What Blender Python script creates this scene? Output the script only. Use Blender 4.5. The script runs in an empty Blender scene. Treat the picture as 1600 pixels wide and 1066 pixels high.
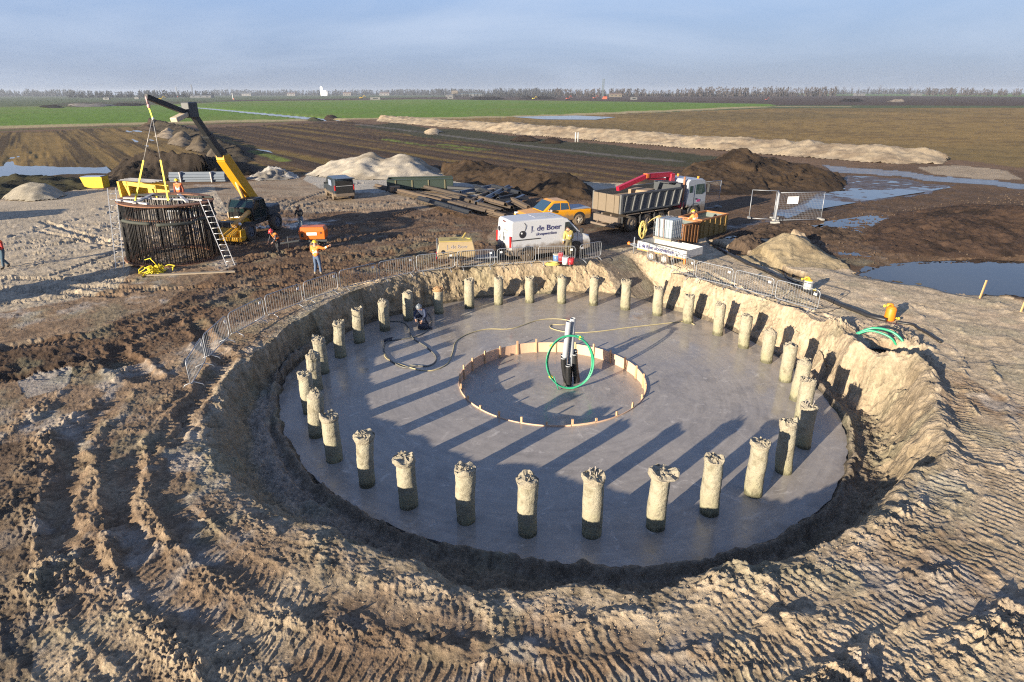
import bpy, bmesh, math, random
import numpy as np
from mathutils import Vector, Matrix
R = math.radians
random.seed(7)
sc = bpy.context.scene
COL = sc.collection
F0, HY, ROLL, CAMZ = 938.0, 145.0, R(0.15), 8.5
PITCH = math.atan((533 - HY) / F0)
ZS = -1.5                      # level of the concrete floor
SUN_EL, SUN_AZ = 13.0, 45.5    # azimuth of the direction light travels, from +Y towards +X

def U(px, py, z=0.0):
    """ground point seen at a place of the photograph (numpy friendly)"""
    x = (np.asarray(px, float) - 800) / F0; y = (np.asarray(py, float) - 533) / F0
    c, s = math.cos(ROLL), math.sin(ROLL)
    x, y = c * x - s * y, s * x + c * y
    fw = math.cos(PITCH) - math.sin(PITCH) * y; dn = math.sin(PITCH) + math.cos(PITCH) * y
    t = (CAMZ - z) / dn
    return x * t, fw * t
def P(px, py, z=0.0):
    a, b = U(px, py, z); return Vector((float(a), float(b), z))
def PY(px, py, Y):
    """point seen at (px,py) at distance Y"""
    x = (px - 800) / F0; y = (py - 533) / F0
    c, s = math.cos(ROLL), math.sin(ROLL)
    x, y = c * x - s * y, s * x + c * y
    fw = math.cos(PITCH) - math.sin(PITCH) * y; dn = math.sin(PITCH) + math.cos(PITCH) * y
    t = Y / fw
    return Vector((x * t, Y, CAMZ - dn * t))

# ---------------------------------------------------------------- materials
def _rgb(c): return (c[0], c[1], c[2], 1.0)
class NT:
    def __init__(s, name):
        s.m = bpy.data.materials.new(name); s.m.use_nodes = True
        s.t = s.m.node_tree; s.t.nodes.clear()
        s.o = s.t.nodes.new('ShaderNodeOutputMaterial')
        s.b = s.t.nodes.new('ShaderNodeBsdfPrincipled')
        s.t.links.new(s.b.outputs[0], s.o.inputs[0])
    def n(s, ty, **k):
        x = s.t.nodes.new(ty)
        for a, v in k.items():
            if a.startswith('i_'): x.inputs[int(a[2:])].default_value = v
            else: setattr(x, a, v)
        return x
    def l(s, a, b): s.t.links.new(a, b)
    def coord(s, which='Object'): return s.n('ShaderNodeTexCoord').outputs[which]
    def noise(s, vec, scale, detail=4, rough=.6, dist=0):
        x = s.n('ShaderNodeTexNoise'); x.inputs['Scale'].default_value = scale; x.inputs['Detail'].default_value = detail
        x.inputs['Roughness'].default_value = rough; x.inputs['Distortion'].default_value = dist
        if vec is not None: s.l(vec, x.inputs['Vector'])
        return x.outputs['Fac']
    def ramp(s, fac, *stops):
        x = s.n('ShaderNodeValToRGB'); e = x.color_ramp.elements
        while len(e) < len(stops): e.new(0.5)
        for q, (p, c) in zip(e, stops):
            q.position = p; q.color = _rgb(c) if hasattr(c, '__len__') else (c, c, c, 1)
        s.l(fac, x.inputs[0]); return x.outputs[0]
    def mix(s, fac, a, b, mode='MIX'):
        x = s.n('ShaderNodeMix', data_type='RGBA', blend_type=mode)
        if hasattr(fac, 'links') : s.l(fac, x.inputs[0])
        else: x.inputs[0].default_value = fac
        for v, i in ((a, 6), (b, 7)):
            if hasattr(v, 'links'): s.l(v, x.inputs[i])
            else: x.inputs[i].default_value = _rgb(v)
        return x.outputs[2]
    def math(s, op, a, b=0.0, c=None):
        x = s.n('ShaderNodeMath', operation=op)
        for v, i in ((a, 0), (b, 1), (c, 2)):
            if v is None: continue
            if hasattr(v, 'links'): s.l(v, x.inputs[i])
            else: x.inputs[i].default_value = v
        return x.outputs[0]
    def bump(s, h, strength=.5, dist=.02):
        x = s.n('ShaderNodeBump'); x.inputs['Strength'].default_value = strength; x.inputs['Distance'].default_value = dist
        s.l(h, x.inputs['Height']); s.l(x.outputs[0], s.b.inputs['Normal'])
    def set(s, **k):
        for a, v in k.items():
            i = s.b.inputs[{'col': 'Base Color', 'rough': 'Roughness', 'metal': 'Metallic', 'spec': 'Specular IOR Level'}.get(a, a)]
            if hasattr(v, 'links'): s.l(v, i)
            else: i.default_value = _rgb(v) if hasattr(v, '__len__') else v
        return s
_mc = {}
def MAT(name, col, rough=.6, metal=0.0, var=.18, scale=6.0, dirt=None, dirt_h=None, bump=0.0, spec=.5):
    """painted / plain stuff with slight blotches and, if asked, mud thrown up from below (object z)"""
    if name in _mc: return _mc[name]
    n = NT(name); co = n.coord()
    f = n.noise(co, scale, 5, .65)
    c = n.mix(f, [v * (1 - var) for v in col], [min(1, v * (1 + var)) for v in col])
    if dirt is not None:
        sep = n.n('ShaderNodeSeparateXYZ'); n.l(co, sep.inputs[0])
        f2 = n.noise(co, 2.2, 6, .7)
        h = n.math('ADD', n.math('DIVIDE', sep.outputs[2], -dirt_h), 1.0)
        h = n.math('ADD', h, n.math('MULTIPLY', n.math('SUBTRACT', f2, .5), .75))
        msk = n.ramp(h, (.12, 0.0), (.34, 1.0))
        c = n.mix(n.math('MULTIPLY', msk, .88), c, dirt)
        n.set(rough=n.math('ADD', n.math('MULTIPLY', msk, .4), rough))
    else: n.set(rough=rough)
    n.set(col=c, metal=metal, spec=spec)
    if bump: n.bump(n.noise(co, scale * 4, 6, .7), bump, .02)
    _mc[name] = n.m; return n.m
def GLASS(name='window_glass', col=(.02, .03, .035)):
    if name in _mc: return _mc[name]
    n = NT(name); n.set(col=col, rough=.06, spec=.9); _mc[name] = n.m; return n.m

# ---------------------------------------------------------------- mesh builder
class MB:
    def __init__(s): s.v = []; s.f = []; s.mi = []; s.sm = []; s.M = Matrix.Identity(4)
    def add(s, vs, fs, mi=0, sm=False):
        o = len(s.v); M = s.M
        s.v += [tuple(M @ Vector(v)) for v in vs]
        s.f += [tuple(i + o for i in f) for f in fs]; s.mi += [mi] * len(fs); s.sm += [sm] * len(fs); return s
    def box(s, c, d, rz=0, mi=0, rx=0, ry=0, bev=0.0):
        a, b, e = d[0] / 2, d[1] / 2, d[2] / 2
        m = Matrix.Translation(c) @ Matrix.Rotation(rz, 4, 'Z') @ Matrix.Rotation(ry, 4, 'Y') @ Matrix.Rotation(rx, 4, 'X')
        if bev <= 0:
            vs = [m @ Vector((x * a, y * b, z * e)) for z in (-1, 1) for x, y in ((-1, -1), (1, -1), (1, 1), (-1, 1))]
            return s.add(vs, [(3, 2, 1, 0), (4, 5, 6, 7), (0, 1, 5, 4), (1, 2, 6, 5), (2, 3, 7, 6), (3, 0, 4, 7)], mi)
        bm = bmesh.new(); bmesh.ops.create_cube(bm, size=1)
        for v in bm.verts: v.co = Vector((v.co.x * d[0], v.co.y * d[1], v.co.z * d[2]))
        bmesh.ops.bevel(bm, geom=bm.edges[:], offset=bev, segments=2, affect='EDGES', profile=.5)
        bm.verts.index_update()
        s.add([m @ v.co for v in bm.verts], [[v.index for v in f.verts] for f in bm.faces], mi, False); bm.free(); return s
    def bar(s, p0, p1, w, h=None, mi=0, up=(0, 0, 1)):
        """rectangular bar between two points"""
        p0, p1 = Vector(p0), Vector(p1); h = h or w; d = (p1 - p0).normalized()
        u = Vector(up); 
        if abs(d.dot(u)) > .98: u = Vector((0, 1, 0))
        x = d.cross(u).normalized() * w / 2; y = x.cross(d).normalized() * h / 2
        vs = [p + a * x + b * y for p in (p0, p1) for a, b in ((-1, -1), (1, -1), (1, 1), (-1, 1))]
        return s.add(vs, [(0, 1, 2, 3), (7, 6, 5, 4), (4, 5, 1, 0), (5, 6, 2, 1), (6, 7, 3, 2), (7, 4, 0, 3)], mi)
    def tube(s, pts, r, n=8, mi=0, close=False, cap=True, sm=True):
        pts = [Vector(p) for p in pts]; N = len(pts); rs = r if hasattr(r, '__len__') else [r] * N
        vs = []; u = None
        for i, p in enumerate(pts):
            if close: d = pts[(i + 1) % N] - pts[i - 1]
            else: d = pts[min(i + 1, N - 1)] - pts[max(i - 1, 0)]
            d.normalize()
            if u is None:
                u = Vector((0, 0, 1)) if abs(d.z) < .9 else Vector((1, 0, 0))
            x = d.cross(u)
            if x.length < 1e-5: x = d.cross(Vector((1, .3, .2)))
            x.normalize(); y = x.cross(d).normalized(); u = y
            vs += [p + (x * math.cos(a) + y * math.sin(a)) * rs[i] for a in (2 * math.pi * k / n for k in range(n))]
        fs = []
        for i in range(N if close else N - 1):
            j = (i + 1) % N
            fs += [(i * n + k, i * n + (k + 1) % n, j * n + (k + 1) % n, j * n + k) for k in range(n)]
        s.add(vs, fs, mi, sm)
        if cap and not close:
            o = len(s.v) - len(vs)
            s.f += [tuple(o + k for k in range(n))[::-1], tuple(o + (N - 1) * n + k for k in range(n))]; s.mi += [mi] * 2; s.sm += [False] * 2
        return s
    def prism(s, poly, axis, a, b, mi=0, sm=False):
        """polygon in the plane perpendicular to axis ('x': poly=(y,z); 'y': (x,z); 'z': (x,y)) from a to b"""
        def q(p, t): return {'x': (t, p[0], p[1]), 'y': (p[0], t, p[1]), 'z': (p[0], p[1], t)}[axis]
        n = len(poly)
        s.add([q(p, a) for p in poly] + [q(p, b) for p in poly],
              [tuple(range(n))[::-1], tuple(range(n, 2 * n))] + [(i, (i + 1) % n, n + (i + 1) % n, n + i) for i in range(n)], mi, sm)
        return s
    def loft(s, rings, mi=0, sm=False, cap=True, close=True):
        n = len(rings[0]); vs = [p for r_ in rings for p in r_]; fs = []
        for i in range(len(rings) - 1):
            for k in range(n if close else n - 1):
                a, b = i * n + k, i * n + (k + 1) % n
                fs.append((a, b, b + n, a + n))
        s.add(vs, fs, mi, sm)
        if cap:
            o = len(s.v) - len(vs); L = (len(rings) - 1) * n
            s.f += [tuple(o + k for k in range(n))[::-1], tuple(o + L + k for k in range(n))]; s.mi += [mi] * 2; s.sm += [False] * 2
        return s
    def ell(s, c, r, n=12, m=8, mi=0, z0=-1.0):
        """ellipsoid, cut off below z0 (unit sphere)"""
        a0 = math.asin(max(-1, z0)); vs = []; fs = []
        for i in range(m + 1):
            a = a0 + (math.pi / 2 - a0) * i / m
            vs += [(c[0] + r[0] * math.cos(a) * math.cos(2 * math.pi * k / n), c[1] + r[1] * math.cos(a) * math.sin(2 * math.pi * k / n), c[2] + r[2] * math.sin(a)) for k in range(n)]
        for i in range(m):
            fs += [(i * n + k, i * n + (k + 1) % n, (i + 1) * n + (k + 1) % n, (i + 1) * n + k) for k in range(n)]
        return s.add(vs, fs, mi, True)
    def build(s, name, mats, parent=None, bevel=0.0, loc=None):
        me = bpy.data.meshes.new(name); me.from_pydata(s.v, [], s.f)
        for m in (mats if isinstance(mats, (list, tuple)) else [mats]): me.materials.append(m)
        me.polygons.foreach_set('material_index', s.mi); me.polygons.foreach_set('use_smooth', s.sm)
        me.validate(); me.update()
        bm = bmesh.new(); bm.from_mesh(me); bmesh.ops.recalc_face_normals(bm, faces=bm.faces[:]); bm.to_mesh(me); bm.free()
        o = bpy.data.objects.new(name, me); COL.objects.link(o)
        if parent is not None: o.parent = parent
        if loc is not None: o.location = loc
        if bevel:
            b = o.modifiers.new('b', 'BEVEL'); b.width = bevel; b.segments = 2; b.limit_method = 'ANGLE'; b.angle_limit = R(35)
        return o
def tag(o, label=None, cat=None, group=None, kind=None):
    if label: o['label'] = label
    if cat: o['category'] = cat
    if group: o['group'] = group
    if kind: o['kind'] = kind
    return o
def thing(name, label, cat, loc=(0, 0, 0), rz=0.0, group=None):
    o = bpy.data.objects.new(name, None); COL.objects.link(o); o.empty_display_size = .2
    o.location = loc; o.rotation_euler = (0, 0, rz); return tag(o, label, cat, group)
def copy_tree(o, parent=None):
    c = o.copy(); COL.objects.link(c)
    if parent is not None: c.parent = parent
    for ch in o.children: copy_tree(ch, c)
    return c
def lettering(txt, size, mat, parent, M, name='lettering', depth=.003, bold=0.0, shear=0, sx=1.0):
    cu = bpy.data.curves.new('t', 'FONT'); cu.body = txt; cu.size = size; cu.extrude = depth; cu.offset = bold; cu.shear = shear; cu.resolution_u = 3
    o = bpy.data.objects.new('t', cu); COL.objects.link(o)
    bpy.context.view_layer.update()
    me = bpy.data.meshes.new_from_object(o.evaluated_get(bpy.context.evaluated_depsgraph_get()))
    bpy.data.objects.remove(o); me.transform(M @ Matrix.Scale(sx, 4, (1, 0, 0))); me.materials.clear(); me.materials.append(mat)
    q = bpy.data.objects.new(name, me); COL.objects.link(q); q.parent = parent; return q

# ---------------------------------------------------------------- numpy noise
def _h(ix, iy, seed):
    n = (ix.astype(np.int64) * 374761393 + iy.astype(np.int64) * 668265263 + seed * 974634777) & 0xffffffff
    n = ((n ^ (n >> 13)) * 1274126177) & 0xffffffff
    return ((n ^ (n >> 16)) & 0xffff).astype(np.float32) / 32767.5 - 1.0
def vn(x, y, seed=0):
    ix = np.floor(x); iy = np.floor(y); fx = (x - ix).astype(np.float32); fy = (y - iy).astype(np.float32)
    ix = ix.astype(np.int64); iy = iy.astype(np.int64)
    fx = fx * fx * (3 - 2 * fx); fy = fy * fy * (3 - 2 * fy)
    a = _h(ix, iy, seed); b = _h(ix + 1, iy, seed); c = _h(ix, iy + 1, seed); d = _h(ix + 1, iy + 1, seed)
    return (a + (b - a) * fx) * (1 - fy) + (c + (d - c) * fx) * fy
def fbm(x, y, o=4, seed=0, g=.5):
    s = 0; a = 1.0; t = 0
    for i in range(o):
        s = s + a * vn(x * 2 ** i + 17.3 * i, y * 2 ** i - 9.1 * i, seed + i); t += a; a *= g
    return s / t
def ss(a, b, x):
    t = np.clip((x - a) / (b - a), 0, 1); return t * t * (3 - 2 * t)
def segd(x, y, pts):
    """distance to a polyline, plus signed side and arclength"""
    best = np.full(x.shape, 1e9, np.float32); side = np.zeros(x.shape, np.float32); arc = np.zeros(x.shape, np.float32); L = 0.0
    for (x0, y0), (x1, y1) in zip(pts[:-1], pts[1:]):
        dx, dy = x1 - x0, y1 - y0; l2 = dx * dx + dy * dy + 1e-9; l = math.sqrt(l2)
        t = np.clip(((x - x0) * dx + (y - y0) * dy) / l2, 0, 1)
        d = np.hypot(x - x0 - t * dx, y - y0 - t * dy); m = d < best
        best = np.where(m, d, best); side = np.where(m, np.sign(dx * (y - y0) - dy * (x - x0)), side); arc = np.where(m, L + t * l, arc); L += l
    return best, side, arc
def inp(x, y, poly):
    r = np.zeros(x.shape, bool); n = len(poly)
    for i in range(n):
        x0, y0 = poly[i]; x1, y1 = poly[(i + 1) % n]
        if y0 == y1: continue
        r ^= ((y0 > y) != (y1 > y)) & (x < (x1 - x0) * (y - y0) / (y1 - y0) + x0)
    return r
def W(pts, z=0.0):
    a = np.array(pts, float); x, y = U(a[:, 0], a[:, 1], z); return list(zip(x.tolist(), y.tolist()))
# ================================================================ the ground
CX, CY = 1.50, 20.42           # centre of the round excavation
RIN = 3.52
def polar(pts, z):
    a = np.array(W(pts, z)); th = np.arctan2(a[:, 1] - CY, a[:, 0] - CX); r = np.hypot(a[:, 0] - CX, a[:, 1] - CY)
    o = np.argsort(th); th, r = th[o], r[o]
    return np.r_[th - 2 * np.pi, th, th + 2 * np.pi], np.r_[r, r, r]
SLAB_PX = [(439, 630), (445, 600), (455, 582), (480, 560), (512, 540), (560, 512), (626, 491), (695, 475), (747, 467), (815, 462), (880, 459), (940, 458),
    (1000, 468), (1044, 483), (1092, 497), (1142, 518), (1185, 540), (1240, 578), (1285, 620), (1312, 660), (1322, 698), (1308, 752), (1272, 800), (1210, 842),
    (1110, 871), (1000, 884), (900, 881), (800, 868), (700, 848), (600, 813), (525, 770), (467, 714), (444, 672)]
RIM_PX = [(355, 585), (385, 556), (430, 520), (475, 494), (520, 472), (580, 447), (640, 430), (720, 417), (800, 411), (880, 408), (950, 404), (985, 408), (1010, 418),
    (1060, 431), (1120, 448), (1180, 465), (1240, 484), (1300, 516), (1330, 545), (1375, 556), (1440, 590), (1462, 640), (1470, 700), (1440, 742), (1395, 790),
    (1340, 832), (1262, 872), (1190, 896), (1150, 890), (1085, 905), (1010, 930), (900, 925), (800, 922), (735, 925), (690, 912), (640, 880), (560, 850), (480, 815), (400, 770),
    (345, 722), (325, 670), (330, 622)]
TS, RS = polar(SLAB_PX, ZS); TR, RR = polar(RIM_PX, 0.0)
def rslab(th): return np.interp(th, TS, RS)
def rrim(th): return np.interp(th, TR, RR)

# colours of the soils (albedo)
C_SAND = np.array((.50, .395, .27)); C_PALE = np.array((.47, .43, .36)); C_BROWN = np.array((.165, .105, .064)); C_DARK = np.array((.062, .042, .029))
C_GREY = np.array((.38, .345, .30)); C_OLIVE = np.array((.25, .165, .060)); C_GREEN = np.array((.125, .215, .026)); C_REED = np.array((.40, .32, .17))
C_TAN = np.array((.30, .235, .165))

BERMS = [ ([(1300, 508), (1345, 503), (1400, 512), (1440, 545), (1452, 575)], .34, .34),  # photo polylines, height, half width
 ([(226, 690), (226, 755), (240, 795), (262, 845)], .17, .10), ([(262, 845), (300, 905)], .08, .09), ([(151, 730), (148, 803), (172, 812), (177, 892), (187, 920)], .20, .12),
 ([(84, 690), (60, 745), (54, 840), (53, 900), (56, 970)], .20, .16), ([(69, 915), (92, 970), (117, 1023), (140, 1066), (160, 1110)], .17, .11),
 ([(113, 878), (144, 905), (206, 948), (247, 975), (302, 1042)], .24, .17), ([(278, 844), (333, 905)], .12, .09), ([(319, 806), (362, 830), (412, 848)], .13, .12),
 ([(343, 892), (412, 940), (463, 974), (540, 984)], .13, .12), ([(319, 1030), (378, 1009), (432, 1048), (480, 1072)], .14, .12),
 ([(153, 566), (125, 592), (97, 612), (60, 645), (31, 670), (-20, 705)], .16, .16), ([(196, 577), (150, 623), (109, 659), (78, 687), (41, 735), (10, 790)], .18, .13),
 ([(269, 612), (237, 642), (212, 668)], .16, .14), ([(165, 655), (156, 680), (140, 712), (118, 736)], .10, .10), ([(290, 560), (235, 590), (215, 610)], .10, .10),
 ([(330, 700), (345, 745), (370, 785), (430, 820)], .10, .16),
 ([(430, 965), (500, 979), (570, 985), (629, 1002), (710, 1012)], .11, .11), ([(760, 1030), (850, 1010), (955, 1026), (1060, 1022), (1197, 1000)], .10, .12),
 ([(755, 962), (738, 930), (800, 925), (850, 940), (905, 964)], .16, .14), ([(905, 964), (1000, 955), (1040, 941), (1145, 934)], .12, .12),
 ([(1232, 970), (1320, 960), (1390, 932), (1462, 888)], .17, .15), ([(1285, 1052), (1390, 1036), (1460, 1012), (1530, 978), (1620, 950)], .26, .20),
 ([(1300, 1075), (1400, 1066), (1500, 1030), (1600, 1000)], .16, .14), ([(1000, 912), (1060, 905), (1120, 895)], .10, .10),
 ([(1120, 902), (1150, 893), (1185, 905)], .30, .22), ([(500, 842), (560, 880), (620, 900), (690, 925)], .14, .22), ([(1200, 905), (1290, 880), (1370, 850), (1420, 800)], .16, .18),
 ([(1313, 448), (1397, 468), (1481, 490), (1566, 524), (1640, 565)], .07, .10), ([(1445, 510), (1481, 544), (1504, 561), (1524, 603), (1530, 650)], .10, .09),
 ([(1380, 400), (1460, 440), (1540, 468), (1640, 505)], .10, .25), ([(1560, 600), (1590, 680), (1600, 760)], .07, .1),
 ([(1180, 520), (1130, 480), (1040, 440)], .04, .10), ([(650, 850), (700, 880)], .1, .1), ([(0, 470), (90, 463), (190, 440)], .10, .3),
 ([(60, 395), (160, 352), (240, 338)], .10, .25), ([(0, 440), (60, 405), (110, 395)], .08, .2), ([(980, 395), (1010, 420), (1060, 440)], .12, .2), ([(1060, 380), (1110, 410), (1190, 440), (1260, 470)], .12, .25)]
RUTS = [  # photo polylines, depth, half width
 ([(0, 590), (110, 570), (240, 520), (350, 470), (470, 440), (620, 415), (760, 395)], .07, .35), ([(0, 545), (150, 525), (300, 475), (420, 430), (560, 400), (700, 370)], .07, .35),
 ([(300, 500), (350, 560), (300, 620), (270, 680)], .08, .3), ([(175, 540), (225, 590), (165, 560)], .08, .3), ([(1010, 395), (1100, 425), (1200, 470), (1300, 500), (1400, 540)], .04, .2),
 ([(0, 330), (120, 318), (260, 300), (420, 292), (600, 285)], .05, .3), ([(330, 340), (450, 320), (560, 330), (700, 350)], .05, .3),
 ([(20, 370), (110, 345), (200, 325), (330, 305)], .06, .25), ([(180, 620), (120, 680), (90, 760), (95, 860)], .05, .3), ([(280, 640), (200, 720), (195, 800), (210, 870)], .05, .3)]
TRACKS = [  # crawler tracks: polyline, half width, cleat spacing, skew, ridge height
 ([(560, 925), (680, 960), (800, 985), (950, 990), (1100, 970), (1230, 930), (1350, 880), (1440, 800), (1500, 700), (1500, 620)], .34, .21, .35, .05),
 ([(380, 1000), (520, 1040), (700, 1070), (900, 1070), (1100, 1050), (1260, 1010), (1420, 940), (1540, 850), (1600, 740), (1600, 620), (1560, 540)], .38, .24, -.2, .055),
 ([(820, 1045), (1000, 1040), (1180, 1010), (1330, 990), (1440, 930), (1540, 850)], .32, .22, .4, .05),
 ([(1540, 960), (1480, 1010), (1360, 1060)], .35, .2, .3, .04), ([(1360, 900), (1430, 840), (1480, 760), (1500, 700)], .3, .19, .3, .04),
 ([(1530, 760), (1550, 680), (1540, 600), (1500, 530), (1440, 480)], .42, .2, .2, .035), ([(1590, 900), (1640, 760), (1640, 620)], .4, .22, .2, .04),
 ([(290, 660), (262, 740), (290, 820), (380, 890), (500, 940)], .36, .2, .5, .035), ([(190, 680), (190, 780), (220, 880), (300, 970), (420, 1040)], .40, .22, .4, .04),
 ([(110, 720), (100, 820), (140, 930), (230, 1020), (330, 1090)], .42, .23, .3, .045), ([(20, 760), (10, 860), (60, 980), (120, 1080)], .42, .24, .3, .04),
 ([(500, 905), (600, 950), (700, 990)], .3, .2, .2, .04)]
WTR = {'lp': -.07, 'pond': -.28, 'track': -.035, 'mud': -.06, 'furrow': -.06, 'far': -.05, 'canal': -.5}
PL = dict(
 green=[(-900, 172), (-300, 169), (0, 167), (230, 164), (400, 158), (650, 155.5), (900, 158), (1200, 162.5), (1215, 165), (1190, 167), (1000, 175), (860, 181), (700, 184.5), (560, 185.5), (440, 188), (220, 193), (0, 199), (-300, 205), (-900, 216)],
 green2=[(1190, 146.5), (1300, 145.8), (1700, 148.5), (2400, 152), (2400, 155), (1700, 151.5), (1400, 149.5), (1250, 149)],
 farbrown=[(330, 157), (480, 155), (640, 152.5), (800, 149.6), (1200, 147.5), (1250, 149.5), (1700, 152), (2400, 156), (2400, 176), (1700, 167), (1600, 165.5), (1215, 164.5), (1190, 162), (900, 157.5), (640, 155.2), (400, 158.5)],
 lfield=[(-900, 240), (-300, 219), (0, 208), (240, 197), (300, 203), (340, 240), (300, 262), (160, 288), (0, 276), (-300, 300), (-900, 330)],
 mfield=[(305, 200), (560, 189), (600, 200), (640, 210), (760, 225), (900, 240), (1090, 262), (1060, 290), (930, 285), (760, 285), (480, 275), (380, 262)],
 rfield=[(640, 186), (700, 186), (960, 178.5), (1200, 169.5), (1600, 168.5), (2400, 182), (2400, 330), (1700, 270), (1600, 263), (1500, 250), (1400, 240), (1200, 225), (900, 204), (700, 192)],
 bank=[(600, 192), (700, 202), (800, 212), (900, 222), (1000, 232), (1100, 242), (1200, 252), (1150, 268), (1080, 262), (900, 242), (760, 226), (640, 211), (560, 198)],
 leftsand=[(-700, 400), (-300, 340), (0, 316), (120, 296), (330, 296), (360, 330), (190, 350), (200, 415), (180, 450), (60, 480), (-100, 500), (-500, 560)],
 yard=[(330, 292), (480, 275), (560, 270), (700, 272), (770, 300), (640, 340), (540, 340), (420, 325), (340, 345)],
 palesand=[(470, 280), (480, 270), (690, 268), (770, 302), (735, 312), (700, 295), (600, 300), (540, 300), (500, 294)],
 yardmud=[(330, 345), (430, 325), (470, 330), (560, 332), (650, 325), (760, 360), (790, 410), (730, 405), (640, 430), (540, 448), (440, 478), (330, 520), (240, 560), (120, 590), (0, 600), (-300, 650), (-300, 560), (0, 540), (150, 515), (250, 480), (330, 430), (370, 415), (345, 370)],
 darkmud=[(-300, 605), (0, 545), (110, 545), (150, 560), (150, 575), (100, 590), (0, 598), (-300, 660)],
 truckroad=[(1320, 300), (1200, 335), (1080, 352), (940, 350), (900, 350), (790, 370), (740, 400), (780, 425), (900, 412), (960, 388), (1080, 372), (1180, 350), (1230, 345)],
 behindveh=[(560, 330), (760, 300), (930, 300), (1000, 320), (930, 350), (790, 350), (760, 372)],
 rightmud=[(1300, 296), (1480, 292), (1600, 296), (2400, 350), (2400, 560), (1700, 490), (1600, 470), (1500, 452), (1420, 440), (1330, 415), (1290, 400), (1200, 372), (1110, 375), (1090, 362), (1180, 345), (1240, 330)],
 brownroad=[(1090, 262), (1200, 255), (1330, 262), (1480, 256), (1600, 268), (2400, 335), (2400, 400), (1600, 330), (1480, 320), (1300, 330), (1180, 352), (1000, 350), (930, 310), (1060, 300), (1300, 292)],
 wetroad=[(1285, 258), (1400, 266), (1500, 277), (1620, 289), (2400, 368), (2400, 384), (1620, 298), (1500, 286), (1400, 275), (1300, 268)],
 wettrk=[(1330, 272), (1400, 278), (1500, 290), (1440, 300), (1360, 312), (1290, 324), (1230, 340), (1210, 335), (1290, 300), (1320, 285)],
 sandtongue=[(1440, 262), (1500, 258), (1580, 268), (1610, 282), (1540, 281), (1470, 272)],
 pond=[(1335, 421), (1380, 408), (1450, 403), (1530, 401), (1620, 404), (2100, 440), (2100, 520), (1640, 462), (1560, 450), (1500, 452), (1440, 436), (1385, 431)],
 ditch=[(1105, 375), (1130, 378), (1200, 405), (1260, 432), (1240, 436), (1180, 412), (1120, 388)],
 rightsand=[(960, 392), (1060, 385), (1130, 395), (1200, 415), (1300, 418), (1400, 438), (1600, 475), (2200, 620), (2200, 900), (1560, 620), (1400, 540), (1260, 500), (1100, 450), (980, 405)],
 leftdark=[(-600, 690), (40, 690), (62, 740), (50, 850), (50, 1100), (-600, 1100)],
 greyflat=[(28, 592), (60, 572), (120, 575), (95, 610), (40, 625)],
 farheap=[(60, 166), (110, 160), (230, 158), (340, 159), (300, 162), (210, 165), (120, 168)])
PLW = {k: W(v) for k, v in PL.items()}
CANAL = W([(250, 164.5), (310, 168), (400, 176), (470, 182.5), (520, 188)])
ROWDIR = (.598, -.801)         # direction of the furrows

def _sub(x, y, pts, m):
    a = np.array(pts); return np.nonzero((x > a[:, 0].min() - m) & (x < a[:, 0].max() + m) & (y > a[:, 1].min() - m) & (y < a[:, 1].max() + m))[0]
_BW = [(W(p), h, w * .85) for p, h, w in BERMS]; _RW = [(W(p), h, w) for p, h, w in RUTS]; _TW = [(W(p), w, s, k, h) for p, w, s, k, h in TRACKS]
_TYRES = []
for i in range(64):
    rr_ = random.Random(100 + i); ax, ay = rr_.uniform(-34, -12), rr_.uniform(24, 52); an = rr_.gauss(.35, .5); L = rr_.uniform(6, 16); cv = rr_.uniform(-.08, .08)
    pts = []
    for k in range(7):
        pts.append((ax, ay)); ax += math.cos(an) * L / 6; ay += math.sin(an) * L / 6; an += cv
    _TYRES.append((pts, rr_.choice((.16, .2, .26)), rr_.uniform(.05, .09)))

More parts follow.
